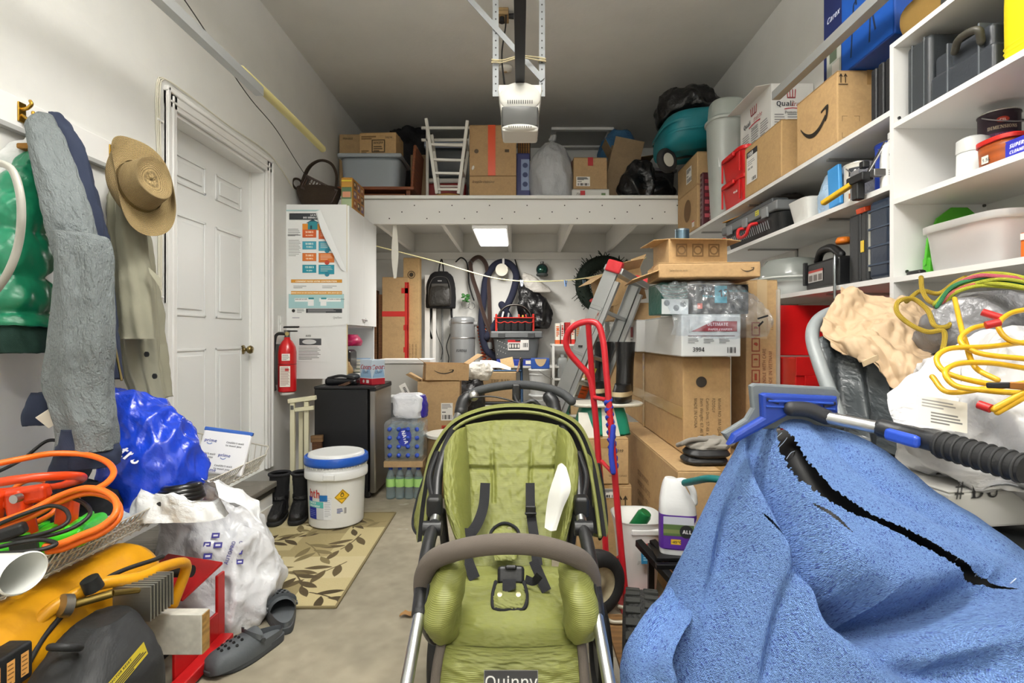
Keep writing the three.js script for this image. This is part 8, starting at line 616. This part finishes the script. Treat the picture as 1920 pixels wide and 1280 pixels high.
  const m = thing('covered_machine', 'black machine with a chunky tyre hidden under the blue blanket', 'machine', [.75, 0, -1.3]); wpart(m, 'hood', ctrl(CL, 60, 50, (p) => fold(p).add(V(.02, -.042, -.045))), M('#0e0e10', .55)); wpart(m, 'chassis', ext(.68, 1.0, .12, .34, 1.25, 1.6, .03), M('#17181a', .6)); const wl = part(m, 'tyre', lathe([[.09, -.055], [.12, -.06], [.17, -.055], [.185, -.04], [.19, 0], [.185, .04], [.17, .055], [.12, .06], [.09, .055]], null, [0, 0, Math.PI / 2], 48), M('#1f201f', .8, { bumpMap: T.tread, bs: .008 }), 'treaded tyre'); wl.position.set(-.37, .206, -.36); wl.rotation.y = -.2; const w2 = wl.clone(); w2.position.set(.3, .206, -.36); m.add(w2); const lugs = []; for (let k = 0; k < 30; k++) { const a = k / 30 * 6.283; for (const s of [-1, 1]) lugs.push(box(.045, .012, .022, [s * .028, .188 * Math.cos(a + s * .05), .188 * Math.sin(a + s * .05)], .003, [a, 0, 0])); } const lg = part(wl, 'tread_lugs', lugs, rubber('#2a2b28', .85)); lg.userData.kind = 'stuff'; part(m, 'axle', bar([-.4, .206, -.36], [.33, .206, -.36], .014), metal('#666')); }
{ const t = thing('snow_broom', 'blue headed snow broom lying across the blue blanket', 'snow broom', P(1480, 790, 1.43)), d = 1.44, q = (L) => L.map(([x, y]) => [(x - 1480) / 1000 * d, -(y - 790) / 1000 * d]); part(t, 'rubber_edge', extrude(q([[1408, 724], [1416, 719], [1568, 727], [1577, 738], [1570, 772], [1600, 792], [1570, 800], [1400, 806], [1366, 826], [1356, 812], [1400, 785], [1412, 765]]), .022, .006, [0, 0, -.012]), plastic('#6d7478', .5), 'grey rubber edge'); part(t, 'head', extrude(q([[1423, 739], [1430, 736], [1562, 742], [1564, 772], [1545, 776], [1500, 768], [1470, 778], [1376, 828], [1362, 832], [1372, 812], [1425, 780]]), .03, .008, [0, 0, .006]), plastic('#1f3f9e', .35), 'blue plastic head'); for (const [x, y, r] of [[1442, 750, -.3], [1546, 757, .3]]) part(t, 'slot', box(.034, .009, .006, [(x - 1480) / 1000 * d, -(y - 790) / 1000 * d, .0225], .002, [0, 0, r]), M('#0d1636', .6)); for (const [y, L] of [[752, 120], [762, 126]]) part(t, 'rib', box(L / 1000 * d, .006, .01, [.018, -(y - 790) / 1000 * d, .022], .002, [0, 0, -.04]), plastic('#2a4fb4', .35));
  const S = (L) => L.map(([x, y, e]) => P(x, y, e).sub(t.position)); part(t, 'pivot', tube(S([[1484, 766, 1.4], [1515, 768, 1.395], [1550, 782, 1.385]]), .02, false, 8, 12), plastic('#2a2b30', .4)); part(t, 'pole', bar(...S([[1545, 781, 1.385], [1668, 806, 1.29]]), .0155, 20), metal('#c3c5c7', .3), 'silver pole'); part(t, 'lock_sleeve', tube(S([[1655, 803, 1.3], [1700, 815, 1.25], [1765, 832, 1.17]]), .0225, false, 8, 16), plastic('#222428', .4)); part(t, 'lock_button', beam(...S([[1660, 812, 1.27], [1725, 830, 1.19]]), .03, .02, V(0, 1, 0), .01), plastic('#2b50c0', .3), 'blue lock lever'); const G = S([[1760, 832, 1.18], [1925, 880, 1.02]]); part(t, 'foam_grip', bar(...G, .0275, 24), M('#1b1c1e', .75, { bumpMap: T.grain, bs: .001 }), 'black ribbed foam grip'); for (let k = 0; k < 9; k++) { const p = G[0].clone().lerp(G[1], (k + .5) / 9), dr = G[1].clone().sub(G[0]).normalize(), tg = torus(.0278, .003, [0, 0, 0], null, 28); tg.applyQuaternion(new THREE.Quaternion().setFromUnitVectors(V(0, 0, 1), dr)).translate(p.x, p.y, p.z); part(t, 'grip_ring', tg, M('#2a2b2d', .7)); } }
// ---------------------------------------------------------------- grey cart, beige cover, white bag with cables
{ const t = thing('grey_cart', 'grey rimmed cart lined with dark grey vinyl beside the tool chest', 'cart', [1.15, 0, -1.85]), rim = plastic('#8d9395', .4), W = (L) => L.map((a) => P(...a).sub(t.position)); part(t, 'rim', tube(W([[1610, 580, 1.98], [1560, 585, 1.95], [1530, 605, 1.9], [1523, 635, 1.84], [1534, 675, 1.78], [1552, 725, 1.72], [1575, 790, 1.66]]), .022, false, 10, 12), rim); part(t, 'vinyl_liner', crumple(ctrl([[[1535, 632, 1.82], [1575, 622, 1.84], [1620, 615, 1.82], [1665, 640, 1.74], [1715, 690, 1.66]], [[1548, 700, 1.76], [1595, 700, 1.76], [1640, 705, 1.72], [1680, 720, 1.66], [1720, 750, 1.6]], [[1570, 800, 1.7], [1620, 825, 1.68], [1670, 850, 1.64], [1710, 860, 1.6], [1740, 870, 1.56]]].map((r) => r.map((a) => P(...a).sub(t.position))), 70, 50, (p, u, v) => p.clone().add(V(0, 0, .02 * Math.sin(u * 22 + 2 * v) * (.3 + v)))), .006, 8, 3, fbm), M('#4a4f52', .32, { bumpMap: T.crinkle, bs: .003 })); part(t, 'tub', rings([[.25, .05, -.02, .18, .18, .8], [.5, .05, -.02, .22, .22, .8], [.95, .06, -.04, .2, .2, .8]], 48, 12), M('#33373a', .5)); for (const x of [-.1, .2]) part(t, 'leg', bar([x, 0, 0], [x, .27, 0], .02), rim);
  solo('canvas_cover', crumple(ctrl([[[1575, 536, 1.98], [1640, 548, 1.95], [1700, 562, 1.9], [1785, 590, 1.82]], [[1548, 600, 1.86], [1625, 590, 1.84], [1700, 600, 1.78], [1785, 640, 1.7]], [[1542, 628, 1.8], [1600, 636, 1.74], [1680, 650, 1.68], [1770, 685, 1.6]], [[1608, 668, 1.72], [1650, 700, 1.65], [1690, 720, 1.6], [1735, 716, 1.56]]].map((r) => r.map((a) => P(...a))), 80, 70, (p, u, v) => p.clone().add(V(0, .012 * Math.sin(u * 11 + v * 5), .014 * Math.sin(v * 14 - u * 4)))), .02, 7, 6, ridge, 3), M('#c2a888', .6, { bumpMap: T.weave, bs: .0006 }), 'beige canvas cover bunched over the grey cart', 'canvas'); solo('cover_strap', box(.06, .018, .003, P(1632, 676, 1.63), .001, [0, .2, .35]), cloth('#d6bf9c'), 'beige strap end hanging from the canvas cover', 'strap');
  solo('yellow_rope', tube([[1760, 690, 1.5], [1768, 620, 1.56], [1740, 622, 1.57], [1705, 607, 1.6], [1682, 585, 1.63], [1684, 566, 1.65], [1712, 560, 1.66], [1738, 580, 1.63], [1755, 612, 1.58], [1776, 612, 1.57], [1785, 590, 1.6], [1772, 570, 1.63], [1745, 566, 1.65], [1730, 545, 1.68], [1727, 520, 1.7]].map((a) => P(...a)), .007, false, 12, 8), M('#c9aa2f', .7, { bumpMap: T.ribs, bs: .003 }), 'twisted yellow rope looped on the canvas cover', 'rope'); solo('yellow_rope', tube([[1700, 565, 1.7], [1728, 545, 1.72], [1760, 550, 1.7], [1790, 530, 1.68], [1810, 520, 1.66]].map((a) => P(...a)), .007, false, 10, 8), M('#c9aa2f', .7, { bumpMap: T.ribs, bs: .003 }), 'short yellow rope running up to the shelf corner', 'rope');
  const st = thing('storage_bin', 'black plastic bin full of bags under the melamine shelves', 'bin', [1.24, 0, -1.38]); part(st, 'tub', rings([[0, 0, 0, .16, .2, 2], [.72, 0, 0, .18, .23, 2]], 48, 6), plastic('#1c1e20', .45)); part(st, 'rim', rings([[.7, 0, 0, .185, .235, 2], [.742, 0, 0, .19, .24, 2]], 48, 2, null, false), plastic('#26282a', .45)); const wb = carton('white box printed with a hashtag under the white bag', .32, .09, .28, [1.15, .745, -1.42], R(8), { mat: M('#d6d5d0', .55), tape: null }); fprint(wb, 'front', .2, .07, -.05, .09, (c, W, H) => text(c, '# DU', 2, H / 2, H * .75, '#2a2a2a', 'serif', { style: 'bold' }), 500);
  sack('white_garbage_bag', 'large crumpled white plastic bag full of cables on the black bin', 'bag', [1.22, .835, -1.35], [[0, .0, .02, .14, .15, .2], [.05, 0, .02, .17, .18, .2], [.16, .0, 0, .18, .18, .1], [.25, .04, -.02, .15, .16, .1], [.32, .08, -.03, .11, .11, 0], [.35, .1, -.03, .05, .05, 0]], M('#e6e6e8', .28, { bumpMap: T.crinkle, bs: .002, transmission: .1 }), { nu: 120, nv: 110, big: .04, bf: 4, small: .012, sf: 8 }); const fl = solo('bag_flap', crumple(ctrl([[[1662, 735, 1.4], [1760, 660, 1.42], [1800, 640, 1.42]], [[1665, 760, 1.36], [1740, 740, 1.33], [1800, 730, 1.3]], [[1672, 790, 1.34], [1730, 800, 1.28], [1790, 810, 1.24]]].map((r) => r.map((a) => P(...a))), 40, 30), .014, 7, 4, ridge, 2), M('#e6e6e8', .28, { bumpMap: T.crinkle, bs: .002 }), 'white plastic bag mouth spread toward the grey cart', 'bag'); const lb = print(fl, 'care_label', .1, .07, P(1765, 775, 1.2).toArray(), [-.35, -.2, -.25], (c, W, H) => { fill(c, '#ece9de', 0, 0, W, H); lines(c, W * .12, H * .12, W * .7, 3, H * .1, '#888', 2); lines(c, W * .3, H * .5, W * .6, 4, H * .1, '#555', 2); }, 700, 'paper warning label');
  const yc = thing('jumper_cables', 'yellow jumper cables coiled over the white bag', 'cables', P(1840, 690, 1.2)), ym = plastic('#d9a91c', .35); for (const L of [[[1935, 640, 1.25], [1850, 650, 1.22], [1775, 655, 1.22], [1756, 672, 1.21], [1772, 697, 1.18], [1835, 716, 1.15], [1935, 728, 1.12]], [[1935, 692, 1.18], [1850, 680, 1.19], [1792, 683, 1.19], [1772, 700, 1.17], [1790, 722, 1.15], [1850, 732, 1.12], [1935, 738, 1.1]], [[1866, 606, 1.27], [1818, 618, 1.26], [1801, 640, 1.24], [1830, 660, 1.21], [1935, 674, 1.17]], [[1935, 578, 1.27], [1893, 588, 1.27], [1872, 612, 1.25], [1890, 636, 1.23], [1935, 646, 1.21]], [[1748, 706, 1.22], [1775, 734, 1.18], [1850, 728, 1.14], [1935, 716, 1.1]], [[1862, 767, 1.08], [1935, 728, 1.05]], [[1870, 773, 1.08], [1935, 736, 1.05]], [[1790, 560, 1.45], [1810, 640, 1.26], [1830, 690, 1.2], [1870, 712, 1.15]]]) part(yc, 'cable', tube(L.map((a) => P(...a).sub(yc.position)), .006, false, 12, 8), ym); part(yc, 'clamp', [beam(P(1850, 722, 1.1).sub(yc.position), P(1895, 722, 1.07).sub(yc.position), .012, .014, V(0, 1, 0), .003)], rubber()); part(yc, 'copper_jaw', beam(P(1893, 722, 1.07).sub(yc.position), P(1930, 724, 1.05).sub(yc.position), .014, .012, V(0, 1, 0), .002), metal('#a8713e', .35)); for (const [a, b] of [[[1848, 610, 1.24], [1875, 604, 1.23]], [[1842, 585, 1.3], [1880, 597, 1.27]], [[1835, 758, 1.1], [1858, 766, 1.08]]]) part(yc, 'red_sleeve', bar(P(...a).sub(yc.position), P(...b).sub(yc.position), .009), plastic('#b81f1f'), 'red sleeve');
  sack('grey_plastic_bag', 'grey plastic bag stuffed behind the jumper cables', 'bag', [1.42, 1.14, -1.62], [[0, 0, 0, .14, .12, .2], [.08, 0, 0, .16, .13, .1], [.14, 0, 0, .12, .1, 0], [.17, 0, 0, .05, .05, 0]], M('#77777a', .3, { bumpMap: T.crinkle, bs: .003 }), { big: .03 }); const nt = thing('woven_hammock', 'multicoloured woven cord bundle under the lower melamine shelf', 'hammock', P(1840, 545, 1.6)); for (let k = 0; k < 9; k++) { const o = k - 4; part(nt, 'woven_cord', tube([[1752 + k * 2, 575 + o, 1.62], [1785, 545 + o * 2.2, 1.6], [1830, 528 + o * 2.4, 1.56], [1880, 524 + o * 2.4, 1.5], [1935, 532 + o * 2.6, 1.44]].map(([x, y, e], i) => P(x, y + 3 * Math.sin(i * 2 + k), e + .008 * Math.sin(k * 2 + i)).sub(nt.position)), .0062, false, 10, 6), M(['#c9cf3a', '#d9647a', '#3f9a62', '#d8d24a', '#c8d03c', '#e0776b', '#2f8f6e', '#d6d83e', '#cfd53a'][k], .7, { bumpMap: T.ribs, bs: .003 })); } }
// ---------------------------------------------------------------- stroller in the middle
{ const t = thing('stroller', 'lime green padded stroller with a bumper bar in the middle of the floor', 'stroller', [0, 0, -1.55]), O = t.position, Q = (a) => P(...a).sub(O), gm = M('#777b3c', .5, { bumpMap: T.ribs, bs: .0004, sheen: .5, sheenColor: new THREE.Color('#b9bf78'), sheenRoughness: .35 }), bk = plastic('#1a1b1d', .4), al = metal('#bfc1c1', .3), web = cloth('#1b1c20'), foam = M('#5f5750', .9, { bumpMap: T.weave, bs: .0006 });
  const pad = (name, rows, puff, nu = 70, nv = 70, thick = .035, parent = t, mat = gm) => { const R0 = rows.map((r) => r.map(Q)); const nrm = V(0, .35, .94); const f = ctrl(R0, nu, nv, (p, u, v) => p.clone().addScaledVector(nrm, puff(u, v) + .0035 * fbm(u * 7, v * 7, thick * 99, 3) + .003 * ridge(u * 5, v * 9, 3, 2))), b = ctrl(R0, 16, 16, (p, u, v) => p.clone().addScaledVector(nrm, -thick * Math.min(1, 9 * u * (1 - u)) * Math.min(1, 9 * v * (1 - v)))); return part(parent, name, [f, b], mat); };
  const hump = (x, a, b) => x <= a || x >= b ? 0 : Math.pow(Math.sin(Math.PI * (x - a) / (b - a)), .45), roll = (u, v) => Math.min(1, Math.pow(Math.sin(Math.PI * clamp(u, 0, 1)), .5)) * Math.min(1, Math.pow(Math.sin(Math.PI * clamp(v, 0, 1)), .5));
  // hood folded behind the seat
  const arch = [[798, 1010, 1.62], [806, 930, 1.7], [822, 855, 1.78], [858, 800, 1.84], [905, 778, 1.87], [965, 771, 1.88], [1025, 778, 1.87], [1072, 802, 1.84], [1098, 855, 1.78], [1112, 925, 1.7], [1122, 1000, 1.62]]; const A = new THREE.CatmullRomCurve3(arch.map(Q)); const hood = part(t, 'hood', grid(80, 12, (u, v) => { const p = A.getPoint(u), o = V(p.x, 0, 0).setY(Math.sin(u * Math.PI) * .2).normalize(); return p.clone().addScaledVector(o, .02 + .018 * Math.sin(v * Math.PI)).add(V(0, .0 - .1 * v * v * Math.sin(Math.PI * u), .03 - .2 * v)); }), gm, 'green folded hood'); part(hood, 'hood_lining', grid(80, 6, (u, v) => { const p = A.getPoint(u), o = V(p.x, 0, 0).setY(Math.sin(u * Math.PI) * .2).normalize(); return p.clone().addScaledVector(o, .02 - .05 * v).add(V(0, 0, .028 - .05 * v)); }), M('#18181a', .85), 'black lining'); part(hood, 'piping', tube(arch.map((a) => Q(a).add(V(0, .004, .034))), .006, false, 10, 8), gm);
  for (const [s, rows] of [[-1, [[[806, 870, 1.78], [822, 850, 1.74]], [[785, 930, 1.76], [812, 920, 1.7]], [[776, 985, 1.72], [806, 985, 1.66]], [[796, 1012, 1.66], [808, 1012, 1.62]]]], [1, [[[1102, 850, 1.74], [1122, 870, 1.8]], [[1108, 910, 1.7], [1132, 930, 1.8]], [[1112, 975, 1.66], [1136, 985, 1.76]], [[1110, 1005, 1.62], [1124, 1008, 1.7]]]]]) { const f = pad('hood_side', rows, (u, v) => .02 * roll(u, v), 24, 30, .01, t); part(f, 'edge_binding', tube((s < 0 ? rows.map((r) => r[0]) : rows.map((r) => r[1])).map((a) => Q(a).add(V(0, 0, .006))), .006), web); }
  // seat
  pad('backrest_pad', [[[872, 797, 1.82], [915, 789, 1.83], [960, 787, 1.83], [1005, 789, 1.83], [1048, 797, 1.82]], [[876, 850, 1.77], [915, 850, 1.78], [960, 850, 1.78], [1005, 850, 1.78], [1044, 850, 1.77]], [[880, 910, 1.7], [918, 912, 1.71], [960, 912, 1.71], [1002, 912, 1.71], [1040, 910, 1.7]], [[882, 980, 1.62], [918, 980, 1.63], [960, 980, 1.63], [1002, 980, 1.63], [1036, 980, 1.62]], [[884, 1080, 1.5], [918, 1085, 1.51], [960, 1088, 1.51], [1002, 1085, 1.51], [1034, 1080, 1.5]]], (u, v) => .03 * roll(u, v) * (.7 + .3 * hump(v, .0, .36)) - .012 * Math.exp(-(((v - .37) / .018) ** 2)) * (Math.abs(u - .5) > .18 ? 1 : 0) - .01 * Math.exp(-(((Math.abs(u - .5) - .2) / .02) ** 2)) * smooth(.1, .36, v) * (v < .62 ? 1 : 0), 90, 110, .05);
  pad('side_wing', [[[834, 842, 1.72], [852, 812, 1.76], [874, 800, 1.81]], [[832, 900, 1.62], [855, 890, 1.66], [880, 870, 1.75]], [[838, 960, 1.55], [862, 960, 1.58], [884, 960, 1.65]], [[862, 1030, 1.5], [876, 1030, 1.51], [890, 1030, 1.56]]], (u, v) => .012 + .05 * roll(u, v), 40, 70); pad('side_wing', [[[1046, 800, 1.81], [1066, 812, 1.76], [1082, 845, 1.72]], [[1040, 870, 1.75], [1062, 890, 1.66], [1084, 905, 1.62]], [[1036, 960, 1.65], [1056, 962, 1.58], [1072, 965, 1.55]], [[1032, 1030, 1.56], [1046, 1030, 1.51], [1058, 1030, 1.5]]], (u, v) => .012 + .05 * roll(u, v), 40, 70);
  part(t, 'paper_sheet', ctrl([[[1046, 872, 1.6], [1053, 868, 1.58], [1062, 876, 1.56]], [[1030, 920, 1.58], [1050, 920, 1.545], [1070, 915, 1.54]], [[1024, 960, 1.56], [1042, 965, 1.53], [1056, 955, 1.53]], [[1021, 988, 1.55], [1032, 994, 1.53], [1043, 993, 1.53]]].map((r) => r.map((a) => Q([a[0], a[1], a[2] - .035]))), 14, 20, (p, u, v) => p.clone().add(V(0, 0, .006 * Math.sin(v * 7)))), M('#e3e3df', .75), 'white paper');
  pad('seat_pad', [[[868, 1062, 1.5], [915, 1060, 1.51], [960, 1060, 1.51], [1005, 1060, 1.51], [1050, 1062, 1.5]], [[860, 1110, 1.38], [910, 1106, 1.38], [960, 1105, 1.38], [1010, 1106, 1.38], [1058, 1110, 1.38]], [[848, 1165, 1.28], [905, 1162, 1.27], [960, 1162, 1.27], [1015, 1162, 1.27], [1070, 1165, 1.28]], [[832, 1208, 1.22], [900, 1212, 1.2], [960, 1214, 1.2], [1020, 1212, 1.2], [1082, 1208, 1.22]]], (u, v) => .014 * roll(u, v) + .003 * Math.sin(v * 9 + u * 3), 90, 60, .04);
  pad('footrest_pad', [[[826, 1206, 1.22], [890, 1212, 1.2], [960, 1214, 1.2], [1030, 1212, 1.2], [1088, 1206, 1.22]], [[822, 1240, 1.19], [890, 1246, 1.18], [960, 1248, 1.18], [1030, 1246, 1.18], [1090, 1240, 1.19]], [[815, 1310, 1.16], [890, 1318, 1.15], [960, 1320, 1.15], [1030, 1318, 1.15], [1094, 1310, 1.16]]], (u, v) => .012 * roll(u, v), 70, 40, .03); for (const s of [0, 1]) part(t, 'edge_binding', tube((s ? [[1090, 1204, 1.21], [1094, 1245, 1.18], [1098, 1315, 1.15]] : [[828, 1204, 1.21], [820, 1245, 1.18], [812, 1315, 1.15]]).map(Q), .011), foam); print(t, 'name_tag', .115, .055, Q([958, 1282, 1.13]).toArray(), [-.15, 0, 0], (c, W, H) => { fill(c, '#3a3a3d', 0, 0, W, H); text(c, 'Quinny', W / 2, H * .45, H * .62, '#e9e9e6', 'sans-serif', { align: 'center' }); c.strokeStyle = '#cfcfcc'; c.strokeRect(1, 1, W - 2, H - 2); }, 1100, 'grey name tag');
  for (const s of [-1, 1]) { const X = (x) => s < 0 ? x : 1920 - x, B = part(t, 'side_bolster', crumple(rings([[0, 0, 0, .015, .02, 0], [.02, .005 * s, 0, .034, .055, .1], [.07, .01 * s, .01, .04, .075, .1], [.12, .0, -.01, .038, .065, .1], [.165, -.01 * s, -.04, .026, .04, 0], [.18, -.01 * s, -.05, .01, .015, 0]], 48, 40), .006, 12, 2, ridge, 2), gm); B.position.copy(Q([X(838), 1195, 1.25])); part(B, 'seam', tube([[s * .036, .02, .02], [s * .046, .07, .035], [s * .04, .13, .015]], .003), web); }
  // harness
  const strap = (L, w, nm = 'harness_strap') => part(t, nm, grid(3, 26, (u, v) => { const c = new THREE.CatmullRomCurve3(L.map(Q)), p = c.getPoint(v), tn = c.getTangent(v), sd = V(0, .3, 1).cross(tn).normalize(); return p.clone().addScaledVector(sd, (u - .5) * w); }), web); strap([[910, 905, 1.645], [906, 950, 1.59], [893, 985, 1.54], [872, 1012, 1.5]], .03); strap([[994, 905, 1.645], [995, 955, 1.59], [1002, 1010, 1.52], [1008, 1060, 1.46]], .028); strap([[880, 990, 1.52], [875, 1040, 1.47], [890, 1085, 1.42]], .03); strap([[1000, 1050, 1.42], [1015, 1085, 1.39], [1025, 1108, 1.36]], .026); part(t, 'strap_buckle', [box(.03, .028, .008, Q([995, 957, 1.57]), .003), box(.034, .006, .012, Q([995, 962, 1.567]), .002)], bk);
  const cp = pad('crotch_pad', [[[925, 985, 1.56], [945, 980, 1.56], [968, 985, 1.56]], [[922, 1010, 1.52], [947, 1010, 1.52], [972, 1010, 1.52]], [[928, 1050, 1.46], [948, 1050, 1.46], [968, 1050, 1.46]]], (u, v) => .014 * roll(u, v) + .012, 24, 24, .008); part(cp, 'edge_binding', tube([[922, 1020, 1.5], [922, 995, 1.535], [945, 980, 1.545], [970, 992, 1.535], [974, 1020, 1.5]].map((a) => Q(a).add(V(0, .004, .012))), .0045), web); part(cp, 'snap', cyl(.007, .007, .004, Q([955, 992, 1.525]), [1.3, 0, 0], 16), metal('#b7b48f', .3)); const cb = pad('buckle_pad', [[[930, 1092, 1.4], [955, 1090, 1.4], [982, 1092, 1.4]], [[926, 1115, 1.35], [955, 1115, 1.35], [986, 1115, 1.35]], [[928, 1136, 1.32], [955, 1138, 1.32], [980, 1136, 1.32]]], (u, v) => .03 + .006 * roll(u, v), 20, 20, .01); part(cb, 'edge_binding', tube([[930, 1090, 1.395], [925, 1115, 1.345], [928, 1138, 1.312], [955, 1141, 1.31], [982, 1138, 1.312], [987, 1115, 1.345], [982, 1090, 1.395]].map((a) => Q(a).add(V(0, .006, .017))), .0055), web); for (const x of [937, 972]) part(cb, 'snap', cyl(.006, .006, .004, Q([x, 1114, 1.32]), [.9, 0, 0], 14), metal('#b7b48f', .3)); part(t, 'harness_buckle', [box(.07, .045, .022, Q([958, 1078, 1.39]), .009, [-.5, 0, 0]), box(.03, .012, .03, Q([958, 1064, 1.39]), .005, [-.5, 0, 0])], bk); strap([[955, 1085, 1.37], [955, 1105, 1.335], [956, 1108, 1.33]], .034); strap([[985, 1085, 1.38], [1000, 1090, 1.37], [1012, 1078, 1.36]], .02);
  // frame
  for (const s of [-1, 1]) { const X = (x) => s < 0 ? x : 1905 - x, W = (L, r, m, nm, rad = 14) => part(t, nm, tube(L.map(([x, y, d]) => Q([X(x), y, d])), r, false, 10, rad), m); W([[752, 1340, 1.02], [772, 1230, 1.12], [788, 1140, 1.22]], .0135, al, 'front_tube'); W([[786, 1150, 1.21], [795, 1070, 1.33], [806, 1010, 1.43], [814, 985, 1.48]], .018, bk, 'tube_sleeve'); W([[813, 990, 1.475], [817, 965, 1.52], [819, 950, 1.545]], .0145, al, 'upper_tube'); const hg = part(t, 'hinge', [box(.044, .06, .05, Q([X(815), 948, 1.53]), .012), cyl(.02, .02, .05, Q([X(811), 990, 1.47]), [0, 0, 1.57], 18)], bk); W([[818, 945, 1.55], [822, 890, 1.63], [836, 840, 1.72], [850, 805, 1.82]], .0145, bk, 'back_frame'); W([[812, 935, 1.56], [806, 895, 1.64], [820, 850, 1.74]], .009, bk, 'hood_arm'); W([[850, 808, 1.84], [857, 785, 1.92], [866, 765, 1.97]], .0155, al, 'handle_tube'); part(t, 'handle_joint', [tube([[864, 772, 1.95], [868, 755, 1.99], [876, 745, 2.01]].map(([x, y, d]) => Q([X(x), y, d])), .024, false, 8, 14), ball(.026, Q([X(870), 752, 2.0]))], bk); W([[790, 1130, 1.24], [800, 1180, 1.4], [815, 1200, 1.6], [830, 1190, 1.8]], .013, bk, 'chassis_tube'); W([[828, 960, 1.58], [840, 1100, 1.65], [820, 1240, 1.75]], .014, bk, 'rear_leg'); const wl = part(t, 'rear_wheel', torus(.125, .024, [0, 0, 0], [0, Math.PI / 2, 0], 48), rubber('#1b1c1d')); part(wl, 'wheel_hub', cyl(.1, .1, .022, null, [0, 0, 1.57], 32), plastic('#55585a')); wl.position.set(s * .27, .149, -.25); const fw = part(t, 'front_wheel', torus(.075, .02, [0, 0, 0], [0, Math.PI / 2, 0], 36), rubber('#1b1c1d')); part(fw, 'wheel_hub', cyl(.06, .06, .02, null, [0, 0, 1.57], 24), plastic('#55585a')); fw.position.set(s * .2, .095, .6); part(t, 'wheel_fork', tube([Q([X(752), 1335, 1.02]), V(s * .21, .3, .55), V(s * .225, .1, .6)], .014), bk); part(t, 'axle', bar([s * .27, .149, -.25], [s * .2, .3, -.2], .012), bk); }
  part(t, 'handle_bar', tube([[872, 748, 2.0], [890, 735, 2.02], [930, 725, 2.03], [972, 721, 2.03], [1020, 726, 2.02], [1055, 738, 2.01], [1072, 752, 1.99]].map(Q), .0165, false, 12, 16), M('#3a3c3e', .75, { bumpMap: T.grain, bs: .0008 }), 'grey foam handle bar'); part(t, 'brake_lever', [tube([[966, 724, 2.0], [966, 745, 1.99], [975, 758, 1.98], [1000, 752, 1.98], [1010, 760, 1.98]].map(Q), .009), box(.03, .06, .03, Q([968, 735, 2.0]), .006)], bk); part(t, 'brake_cable', tube([[885, 745, 1.97], [920, 743, 1.97], [955, 750, 1.97], [975, 757, 1.97]].map(Q), .003), bk); part(t, 'clamp_knob', ball(.02, Q([888, 742, 1.99])), metal('#b9b9b6', .35)); part(t, 'bumper_bar', tube([[794, 1125, 1.29], [795, 1080, 1.28], [812, 1050, 1.26], [855, 1032, 1.235], [905, 1022, 1.22], [955, 1019, 1.215], [1005, 1022, 1.22], [1055, 1034, 1.235], [1092, 1052, 1.26], [1108, 1082, 1.28], [1108, 1125, 1.29]].map(Q), .0235, false, 12, 20), foam, 'taupe foam bumper bar'); part(t, 'basket', box(.36, .16, .4, [0, .28, -.05], .05), web); }
// dry leaf on the concrete
{ const t = thing('dry_leaf', 'curled brown dry leaf on the concrete beside the stroller', 'leaf', P(768, 1152, 2.3).setY(.006), .5), m = M('#a07a4c', .9); part(t, 'blade', grid(10, 10, (u, v) => V((v - .5) * .09, .006 * Math.sin(v * 7) + .012 * Math.abs(u - .5), (u - .5) * .05 * Math.sin(Math.PI * v) * (1 + .3 * Math.sin(v * 20)))), m); part(t, 'stalk', bar([.045, .001, 0], [.065, .004, .004], .0012), m); }
for (const s of sheets) s.t.needsUpdate = true;
renderer.render(scene, camera);
